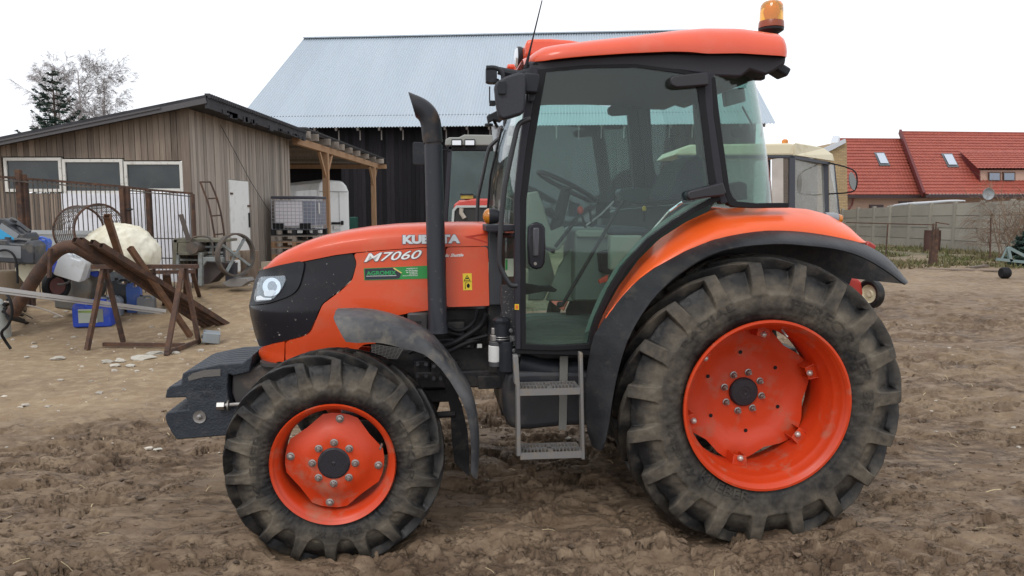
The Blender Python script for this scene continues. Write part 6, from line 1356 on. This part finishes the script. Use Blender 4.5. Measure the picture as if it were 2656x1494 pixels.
vq(.08,.98,.72,.80,RUBB,'bumper'); vq(.46,.64,.98,1.12,mat('plate_white', (.6,.6,.58)),'number_plate'); vq(.40,.68,1.16,1.24,RUBB,'door_handle_bar'); vq(.66,.67,.9,2.3,mat('gap_grey', (.2,.2,.2)),'door_gap',.005); vq(.05,.95,2.28,2.30,mat('gap_grey', (.2,.2,.2)),'roof_seam',.005); vq(.70,.78,1.14,1.28,RUBB,'door_lock')
for a in (.12,.88):
    for s in (.25,.8): c_ = P1+vr*a+vs*s; ch(MB().lathe([(0,-.1),(.33,-.1),(.33,.1),(0,.1)], (c_.x,c_.y,.38+.32), 'x', 18).build('wheel', RUBB, None), vn_)
ch(MB().ext([W(905,602,34.5), W(925,602,34.5), W(925,640,34.5), W(905,640,34.5)], (0,.5,0)).build('x', RUBB, None), vn_).hide_render = False
bpy.data.objects.remove([o for o in vn_.children if o.name.startswith('x')][0])
tag(MB().ext([W(906,563,34), W(922,563,34), W(922,660,34), W(906,660,34)], (0,.6,0)).build('green_container', mat('green_plastic', (.02,.09,.07), .6), None, smooth=0, bevel=.03), 'dark green container beside the white van', 'container')
# red and grey tractor behind
def wheelset(par, items, m=RUBB):
    for (c_, r, wd_, col) in items:
        w_ = empty('wheel', c_, 0, parent=par); MB().lathe([(r*.55,-wd_*.4),(r*.8,-wd_*.5),(r*.97,-wd_*.45),(r,0),(r*.97,wd_*.45),(r*.8,wd_*.5),(r*.55,wd_*.4)], (0,0,0), 'x', 28).build('tyre', TYR, w_); MB().lathe([(0,-wd_*.2),(r*.5,-wd_*.3),(r*.56,-wd_*.42),(r*.56,wd_*.42),(0,wd_*.2)], (0,0,0), 'x', 24).build('rim', mat('rim_'+str(int(col[0]*99)), col, .5), w_)
Yr_ = 16.5; c_ = W(1225, 600, Yr_); rt_ = empty('red_grey_tractor', (c_.x, Yr_, .2), 0, 'red and grey tractor facing the camera, seen behind the exhaust pipe', 'tractor')
def fp(name, px, m, d, Y=Yr_, bev=.02, par=rt_): return ch(MB().ext([W(x, y, Y) for x, y in px], (0,d,0)).build(name, m, None, smooth=0, bevel=bev), par)
GRR = mat('grey_cab_roof', (.27,.28,.26), .5); fp('roof', [(1154,377),(1155,362),(1165,356),(1190,356),(1204,349),(1290,350),(1335,353),(1340,377)], GRR, 1.5)
for x in (1171, 1205): fl_ = fp('work_lamp', [(x,361),(x+27,361),(x+27,379),(x,379)], RUBB, .08, Yr_-.07, .01); l_ = MB().ext([W(a, b, Yr_-.09) for a, b in ((x+2,364),(x+25,364),(x+25,376),(x+2,376))], (0,.02,0)).build('lamp_lens', mat('lamp_glass_bright', (.7,.72,.75)), None, smooth=0); l_.parent = fl_; l_.matrix_parent_inverse = fl_.matrix_world.inverted()
RED = mat('faded_red_paint', (.50,.045,.030), .4, coat=.3, dust=(.3,.15,.1), dsc=6); fp('windscreen', [(1172,392),(1320,392),(1326,520),(1318,592),(1160,592),(1165,520)], glassmat('old_cab_glass', (.45,.58,.56), 1, dirt=.25, dcol=(.22,.30,.30)), .02, Yr_, 0)
fp('cab_rear', [(1172,395),(1330,395),(1330,600),(1160,600)], mat('cab_inside', (.05,.065,.07), .8), .05, Yr_+1.4); fp('cab_post', [(1162,378),(1174,378),(1164,520),(1160,600),(1148,600),(1154,500)], DRK, .10); fp('cab_post', [(1318,378),(1330,378),(1345,600),(1332,600)], DRK, .10); fp('cab_header', [(1158,377),(1336,377),(1336,392),(1160,390)], RUBB, .1)
fp('bonnet', [(1174,548),(1178,530),(1192,519),(1220,515),(1262,515),(1290,521),(1302,540),(1304,680),(1174,680)], RED, 1.2, Yr_-1.3, .04); gf = fp('grille', [(1176,585),(1180,542),(1195,537),(1280,537),(1296,545),(1298,670),(1176,670)], mat('grille_black', (.02,.02,.02), .5), .05, Yr_-1.34)
fp('grille_frame', [(1169,600),(1173,545),(1183,533),(1290,533),(1290,538),(1186,539),(1179,548),(1176,600)], mat('frame_grey_white', (.42,.45,.44), .4), .06, Yr_-1.38, .005)
b_ = W(1211,513,Yr_-1.2); ch(MB().lathe([(0,-.02),(.13,-.02),(.13,.05),(.14,.055),(.13,.075),(0,.08)], b_, 'z', 20).build('air_cleaner', mat('air_cleaner_yellow', (.42,.30,.05), .5), None), rt_); ch(MB().lathe([(0,0),(.15,0),(.14,.03),(0,.035)], b_+Vector((0,0,.05)), 'z', 20).build('air_cleaner_cap', RUBB, None), rt_)
ch(MB().tube([W(1197,540,Yr_-1.4), W(1196,552,Yr_-1.4), W(1205,566,Yr_-1.4)], .045, 8).build('intake_hose', mat('hose_pale', (.4,.36,.3)), None), rt_)
ch(MB().ext([W(x, y, Yr_-.2) for x, y in ((1070,372),(1074,368),(1100,370),(1103,376),(1103,424),(1098,427),(1072,426),(1070,420))], (0,.08,0)).build('mirror', BLK, None, smooth=0, bevel=.01), rt_); ch(MB().tube([W(1085,398,Yr_-.15), W(1100,380,Yr_-.15), W(1150,388,Yr_-.05), W(1168,392,Yr_)], .015, 6).build('mirror_arm', RUBB, None), rt_)
gz0 = .35
for s in (-1, 1):
    for (dy, r, wd_) in ((.9,.78,.42),(-1.2,.5,.3)):
        wq = empty('wheel', (s*(.85 if dy > 0 else .75), dy, r), 0, parent=rt_); MB().lathe([(r*.55,-wd_*.4),(r*.8,-wd_*.5),(r*.97,-wd_*.45),(r,0),(r*.97,wd_*.45),(r*.8,wd_*.5),(r*.55,wd_*.4)], (0,0,0), 'x', 28).build('tyre', RUBB, wq); MB().lathe([(0,0),(r*.56,-wd_*.3),(r*.56,wd_*.3),(0,0)], (0,0,0), 'x', 20).build('rim', mat('rim_grey', (.4,.4,.38)), wq)
# cream cab tractor behind
Yk = 12.0; c_ = W(2030, 700, Yk); ct = empty('cream_cab_tractor', (c_.x, Yk, 0), 0, 'old tractor with a cream roofed cab parked behind the orange one', 'tractor')
CRM = mat('cream_paint', (.66,.60,.43), .5, dust=(.45,.38,.26), dsc=3); DKF = mat('slate_cab_frame', (.045,.050,.065), .5)
def kp(name, px, m, d, Y=Yk, bev=.01): return fp(name, px, m, d, Y, bev, ct)
kp('roof', [(1745,403),(1762,385),(1790,375),(2046,371),(2062,374),(2062,403),(1985,403)], CRM, 1.4, Yk, .03)
ch(MB().add([W(2060,373,Yk), W(2060,403,Yk), W(2162,418,Yk+.9), W(2158,402,Yk+.9), W(2135,386,Yk+.8), W(2062,372,Yk+1.4), W(2110,380,Yk+1.4)], [(0,1,2,3,4),(0,4,6,5),(4,3,6)], .5).build('roof_end', CRM, None, smooth=0, solid=.03), ct)
kp('header_rail', [(1760,403),(2062,403),(2062,410),(1760,410)], DKF, .06)
ch(MB().bar(W(2058,408,Yk+.02), W(2150,424,Yk+.88), .05, .05).build('header_rail', DKF, None, smooth=0), ct)
for P, Y in (([(2048,405),(2063,405),(2062,640),(2046,640)], Yk), ([(1990,405),(1999,405),(1999,640),(1990,640)], Yk+1.3), ([(1765,405),(1778,405),(1778,640),(1765,640)], Yk)): kp('cab_post', P, DKF, .07, Y, .006)
ch(MB().ext([W(2134,420,Yk+.85), W(2149,422,Yk+.85), W(2151,600,Yk+.85), W(2140,600,Yk+.85)], (0,.06,0)).build('cab_post', DKF, None, smooth=0), ct); ch(MB().ext([W(2160,424,Yk+1.2), W(2165,424,Yk+1.2), W(2180,560,Yk+1.2), W(2173,560,Yk+1.2)], (0,.04,0)).build('cab_post', DKF, None, smooth=0), ct)
DG = glassmat('dirty_cab_glass', (.78,.80,.78), 1, dirt=.55, dcol=(.42,.42,.40))
ch(MB().add([W(2062,410,Yk+.05), W(2136,424,Yk+.86), W(2142,590,Yk+.86), W(2062,590,Yk+.05)], [(0,1,2,3)], .5).build('cab_glass', DG, None, smooth=0, solid=.004), ct); ch(MB().add([W(2150,426,Yk+.88), W(2163,428,Yk+1.2), W(2176,560,Yk+1.2), W(2152,590,Yk+.88)], [(0,1,2,3)], .5).build('cab_glass', DG, None, smooth=0, solid=.004), ct); ch(MB().add([W(2002,410,Yk+.03), W(2046,410,Yk+.03), W(2046,540,Yk+.03), W(2002,540,Yk+.03)], [(0,1,2,3)], .5).build('cab_glass', glassmat('brownish_glass', (.7,.66,.62), 1, dirt=.3, dcol=(.25,.2,.17)), None, smooth=0, solid=.004), ct)
ch(MB().add([W(1779,410,Yk+.03), W(1990,410,Yk+.03), W(1990,600,Yk+.03), W(1779,600,Yk+.03)], [(0,1,2,3)], .5).build('cab_glass', DG, None, smooth=0, solid=.004), ct)
kp('cab_body', [(1765,590),(2150,590),(2150,660),(1765,660)], mat('dull_red_body', (.30,.04,.03), .5), 1.3)
b_ = W(2036,371,Yk+.4); ch(MB().lathe([(.05,0),(.05,.04),(.03,.06),(0,.065)], b_, 'z', 16).build('amber_lamp', AMB, None), ct)
ch(MB().tube(chaikin([W(2145,421,Yk+.85), W(2200,434,Yk+.6), W(2221,446,Yk+.5), W(2224,470,Yk+.5), W(2220,492,Yk+.5), W(2205,500,Yk+.55), W(2150,503,Yk+.85)], 2, False), .012, 8).build('mirror_arm', RUBB, None), ct)
mb = MB(); pts = [W(2212.5+9*math.cos(a)*(1-.15*math.sin(a))+4*math.sin(a)*-1, 470-23*math.sin(a), Yk+.5) for a in [k*math.pi/12 for k in range(24)]]; ch(mb.ext(pts, (0,.03,0)).build('mirror', mat('mirror_grey', (.20,.21,.21), .3), None, smooth=0), ct)
for (x, r, wd_) in ((-.9,.55,.3),(.35,.80,.4)):
    for yy in (.1, 1.5):
        wq = empty('wheel', (x, yy, r), 0, parent=ct); MB().lathe([(r*.55,-wd_*.4),(r*.8,-wd_*.5),(r*.97,-wd_*.45),(r,0),(r*.97,wd_*.45),(r*.8,wd_*.5),(r*.55,wd_*.4)], (0,0,0), 'y', 28).build('tyre', RUBB, wq); MB().lathe([(0,0),(r*.56,-wd_*.3),(r*.56,wd_*.3),(0,0)], (0,0,0), 'y', 20).build('rim', CRM, wq)
# small red machine with a cream wheel
rm = empty('small_red_machine', G(2225,800), 0, 'small red machine with cream rimmed wheel peeping out behind the rear tyre', 'farm machine'); Ys = 12.3
ch(MB().ext([W(x, y, Ys) for x, y in ((2120,715),(2200,717),(2226,722),(2240,735),(2240,772),(2210,785),(2120,780))], (0,.6,0)).build('body', mat('small_red_body', (.45,.04,.03), .45), None, smooth=0, bevel=.05, segs=3), rm)
wq = empty('wheel', (0,0,0), math.radians(-68)); wq.parent = rm; wq.location = W(2258,762,Ys-.1)-Vector(rm.location); r = .245; MB().lathe([(r*.62,-.05),(r*.85,-.07),(r*.98,-.05),(r,0),(r*.98,.05),(r*.85,.07),(r*.62,.05)], (0,0,0), 'y', 28).build('tyre', TYR, wq); MB().lathe([(0,-.02),(.05,-.03),(.06,-.005),(r*.55,-.005),(r*.64,-.05),(r*.64,.04),(0,.0)], (0,0,0), 'y', 24).build('rim', CRM, wq)
# right side: rails, posts, barrel, trailer frame
tag(MB().tube([W(2195,577,24), W(2300,580,24), W(2424,583,24)], .018, 6).build('fence_rail', RUST, None), 'long thin rusty rail spanning in front of the concrete fence', 'rail')
gpst = empty('rusty_gate_post', G(2425,690), 0, 'thick rusty gate post with bent top irons at right', 'post'); ch(MB().ext([W(x, y, 22) for x, y in ((2422,598),(2436,592),(2431,692),(2414,692))], (0,.15,0)).build('post', RUST, None, smooth=0), gpst); ch(MB().bar(W(2421,580,22), W(2419,640,22), .04, .04).bar(W(2428,576,22), W(2427,620,22), .03, .03).bar(W(2428,577,22), W(2462,582,22), .03, .03).build('top_iron', RUST, None, smooth=0), gpst)
tag(MB().tube([W(2303,582,24), W(2297,668,24)], .022, 6).build('thin_stake', RUST, None), 'thin leaning rusty stake left of the thick gate post', 'stake')
tag(MB().tube([W(2570,565,20), W(2568,668,20)], .022, 6).build('thin_stake', RUST, None), 'thin upright stake left of the brown barrel', 'stake')
p = G(2588,672); tag(MB().lathe([(0,0),(.29,0),(.30,.02),(.29,.3),(.30,.6),(.29,.85),(.30,.88),(0,.88)], (p.x, p.y+4, -.02), 'z', 20).build('brown_barrel', mat('barrel_brown', (.075,.035,.028), .7, dust=(.13,.07,.05), dsc=3), None, smooth=40), 'dark brown barrel standing before the fence at far right', 'barrel')
TEAL = mat('teal_paint', (.17,.235,.235), .6, dust=(.3,.28,.24), dsc=4); tf_ = empty('trailer_drawbar', G(2610,715), 0, 'teal trailer drawbar frame with small dark jockey wheel at right edge', 'trailer'); Yt = 18
for a, b in (((2585,672),(2660,680)),((2660,680),(2740,690)),((2613,642),(2622,678)),((2615,642),(2660,665)),((2612,642),(2598,672))): ch(MB().bar(W(*a,Yt), W(*b,Yt), .07 if a[0] != 2612 and a[1] != 642 or b[0] == 2622 else .03, .07 if b[0] != 2598 else .03).build('frame_bar', TEAL, None, smooth=0), tf_)
p = W(2607,700,Yt); ch(MB().lathe([(0,-.1),(.11,-.1),(.14,-.06),(.14,.06),(.11,.1),(0,.1)], (p.x,p.y,.15), 'x', 18).build('jockey_wheel', RUBB, None), tf_)
for k, (a, b, lb) in enumerate((((2512,694),(2560,688),'old board on the ground in front of the barrel'),((2395,697),(2590,702),'long board lying flat along the yard edge at right'))): tag(MB().bar(G(*a, .03), G(*b, .05), .16, .04).build('old_board', WOOD, None, smooth=0), lb, 'board')

pw_ = [Vector((XC+.05, Y, z)) for Y, z in ((14.9,3.35),(15.8,2.75),(16.4,2.35),(17.2,1.9),(18.9,1.0))]
wr_ = MB().tube(pw_, .006, 4).build('wall_cable', RUBB, None); ch(wr_, shed)
# ---------------------------------------------------------------- trees and weeds
def branchy(mb, p, d, L_, r, depth, R_, droop=0, spread=.5, nseg=4):
    pts = [p.copy()]; q = p.copy(); dd = d.copy()
    for k in range(nseg):
        dd = (dd+Vector((R_.uniform(-1,1), R_.uniform(-1,1), R_.uniform(-.6,.8)))*.13+Vector((0,0,-droop))).normalized(); q = q+dd*L_/nseg; pts.append(q.copy())
    mb.tube(pts, [r*(1-.6*k/nseg) for k in range(nseg+1)], 5 if depth > 1 else 3, cap=False)
    if depth == 0: return
    n = R_.randint(4, 6) if depth > 1 else R_.randint(7, 10)
    for k in range(n):
        t = R_.uniform(.25, 1); i = min(int(t*nseg), nseg-1); bp = pts[i].lerp(pts[i+1], t*nseg-i)
        a = R_.uniform(0, 6.283); o = dd.orthogonal().normalized(); o2 = dd.cross(o); nd = (dd+(o*math.cos(a)+o2*math.sin(a))*spread*R_.uniform(.6,1.5)).normalized()
        branchy(mb, bp, nd, L_*R_.uniform(.42,.62), max(r*.45, .0055), depth-1, R_, droop+(.10 if depth <= 2 else .0), spread, nseg)
BARK = mat('birch_bark', (.50,.47,.46), .8, col2=(.2,.18,.18), sc1=3); TWIG = mat('birch_twigs', (.21,.18,.175), .8)
for (px, py0, pyt, Y, sd_, lb, lean) in ((228,520,150,44,1,'bare birch tree with the tallest crown behind the shed',-.01),(268,520,168,46,2,'bare birch tree leaning right at the right of the group',.05),(178,520,180,47,4,'bare birch tree with fine twigs behind the spruce',-.03)):
    base = W(px, 540, Y); base.z = 0; top = W(px, pyt, Y); Hh = top.z; R_ = random.Random(sd_); t = empty('birch_tree', (base.x, Y, 0), 0, lb, 'tree', 'bare trees behind the shed')
    pts = [Vector((0,0,0)), Vector((lean*Hh*.2,0,Hh*.3)), Vector((lean*Hh*.55,0,Hh*.6)), Vector((lean*Hh,0,Hh*.93))]; pts = resample(pts, 9)
    MB().tube(pts, [.17*(1-.85*k/8) for k in range(9)], 7).build('trunk', BARK, t)
    mb = MB()
    for k in range(30):
        f = R_.uniform(.34, .97); i = min(int(f*8), 7); p = pts[i].lerp(pts[i+1], f*8-i); a = R_.uniform(0, 6.283); el = R_.uniform(.5, 1.1)
        branchy(mb, p, Vector((math.cos(a)*math.cos(el), math.sin(a)*math.cos(el), math.sin(el))), Hh*.24*(1.2-f*.6), .035*(1.2-f), 3, R_, .02, .6, 3)
    mb.build('crown', TWIG, t, smooth=0, recalc=False)
NEED = mat('spruce_needles', (.018,.042,.034), .75, col2=(.035,.070,.050), sc1=3, rnd=.3)
def spruce(px, pyt, Y, r0, sd_, lb, name='spruce_tree', zlow=.1, dens=1.0, cat='tree', bare=.3):
    base = W(px, 540, Y); Hh = W(px, pyt, Y).z; R_ = random.Random(sd_); t = empty(name, (base.x, Y, 0), 0, lb, cat)
    MB().tube([(0,0,0),(0,0,Hh*.6),(0,0,Hh)], [.14,.07,.01], 7).build('trunk', mat('spruce_bark', (.08,.055,.045), .9), t); mb = MB(); nb = MB(); z = Hh*zlow
    while z < Hh*.995:
        f = z/Hh; rr = r0*(1-f)**.85+.05; n = 6
        for k in range(n):
            a = k*6.283/n+R_.uniform(-.4,.4)+z*2; L_ = rr*R_.uniform(.75,1.25); up = .28+.5*f; d = Vector((math.cos(a), math.sin(a), up*.45)); p0 = Vector((0,0,z)); P = [p0, p0+Vector((d.x,d.y,-.06))*L_*.5, p0+Vector((d.x,d.y,.16+.35*f))*L_]
            mb.tube(P, [.02,.014,.006], 4, cap=False); m = int(L_*22*dens)+3
            for j in range(m):
                s = R_.uniform(.10, 1) if f < .65 else R_.uniform(.3,1); 
                if f > 1-bare and R_.random() < .5: continue
                bp = P[0].lerp(P[1], s*2) if s < .5 else P[1].lerp(P[2], s*2-1); side = Vector((-d.y, d.x, 0))*R_.choice((-1,1)); tw = (side*.8+Vector((d.x,d.y,0))*.6+Vector((0,0,R_.uniform(-.25,.1)))).normalized(); tl = L_*.30*(1.15-s)+.08
                for q in range(5):
                    c_ = bp+tw*tl*(q/5); v1 = Vector((R_.uniform(-1,1),R_.uniform(-1,1),R_.uniform(-.5,.9))).normalized()*.055; v2 = tw*.09
                    nb.add([c_-v1, c_+v2*.6-v1*.3, c_+v2, c_+v1], [(0,1,2,3)], .3+.7*R_.random())
        z += Hh*.040*R_.uniform(.8,1.2)
    nb.v and nb.add([], [])
    fo_ = nb.build('crown', NEED, t, smooth=0, recalc=False); mb.build('branches', mat('spruce_bark', (.08,.055,.045)), t, smooth=0, recalc=False); return t
spruce(158, 172, 33, 2.5, 5, 'dark green spruce tree with sparse pointed top behind the shed', dens=2.0)
spruce(2680, 600, 22, .62, 8, 'low dark green conifer bush at the right edge', 'conifer_bush', .05, 1.2, 'bush', 0)
bs_ = W(2640, 600, 24); R_ = random.Random(12); mb = MB()
t = empty('bare_shrub', (bs_.x, 24, 0), 0, 'tangled bare brown shrub before the fence at the right edge', 'shrub')
for k in range(26):
    a = R_.uniform(0, 6.283); branchy(mb, Vector((R_.uniform(-.6,.9),R_.uniform(-.4,.4),.0)), Vector((math.cos(a)*.5, math.sin(a)*.4, 1)).normalized(), R_.uniform(1.3,2.3), .018, 2, R_, .03, .8, 4)
mb.build('crown', mat('brown_twigs', (.22,.15,.10), .85, col2=(.14,.09,.06), sc1=3), t, smooth=0, recalc=False)
# weeds and grass along the fence foot
mb = MB(); R_ = random.Random(21)
for k in range(14000):
    px = R_.uniform(2170, 2760); Y = R_.uniform(21, 37)
    if Y > fy(px)-.15: continue
    x = W(px, 540, Y).x
    if vn(np.array([x*.7]), np.array([Y*.5]), 5)[0] < .38: continue
    h = R_.uniform(.04, .16)*(1 if R_.random() < .94 else 2.4); a = R_.uniform(0, 3.14); w_ = .02+.02*R_.random(); d = Vector((math.cos(a), math.sin(a), 0))*w_; l = Vector((R_.uniform(-.1,.1), R_.uniform(-.1,.1), h)); p = Vector((x, Y, 0)); mb.add([p-d, p+d, p+l], [(0,1,2)], R_.random())
tag(mb.build('grass', mat('rank_grass', (.085,.10,.030), .85, col2=(.16,.13,.065), sc1=.6, lo=.4, hi=.6, rnd=.3), None, smooth=0, recalc=False), 'rank green and brown grass along the foot of the concrete fence', 'grass', kind='stuff')
dsh = empty('satellite_dish', G(2563,640), 0, 'round grey satellite dish above the concrete fence', 'satellite dish'); c_ = W(2563,503,30); ch(MB().lathe([(0,.06),(.12,.05),(.22,.0),(.24,-.03)], c_, 'y', 24).build('dish', mat('dish_grey', (.28,.31,.33), .5), None, solid=.01), dsh); ch(MB().tube([c_+Vector((0,.1,0)), Vector((c_.x, c_.y+.1, 0))], .03, 8).build('pole', IRON, None), dsh)
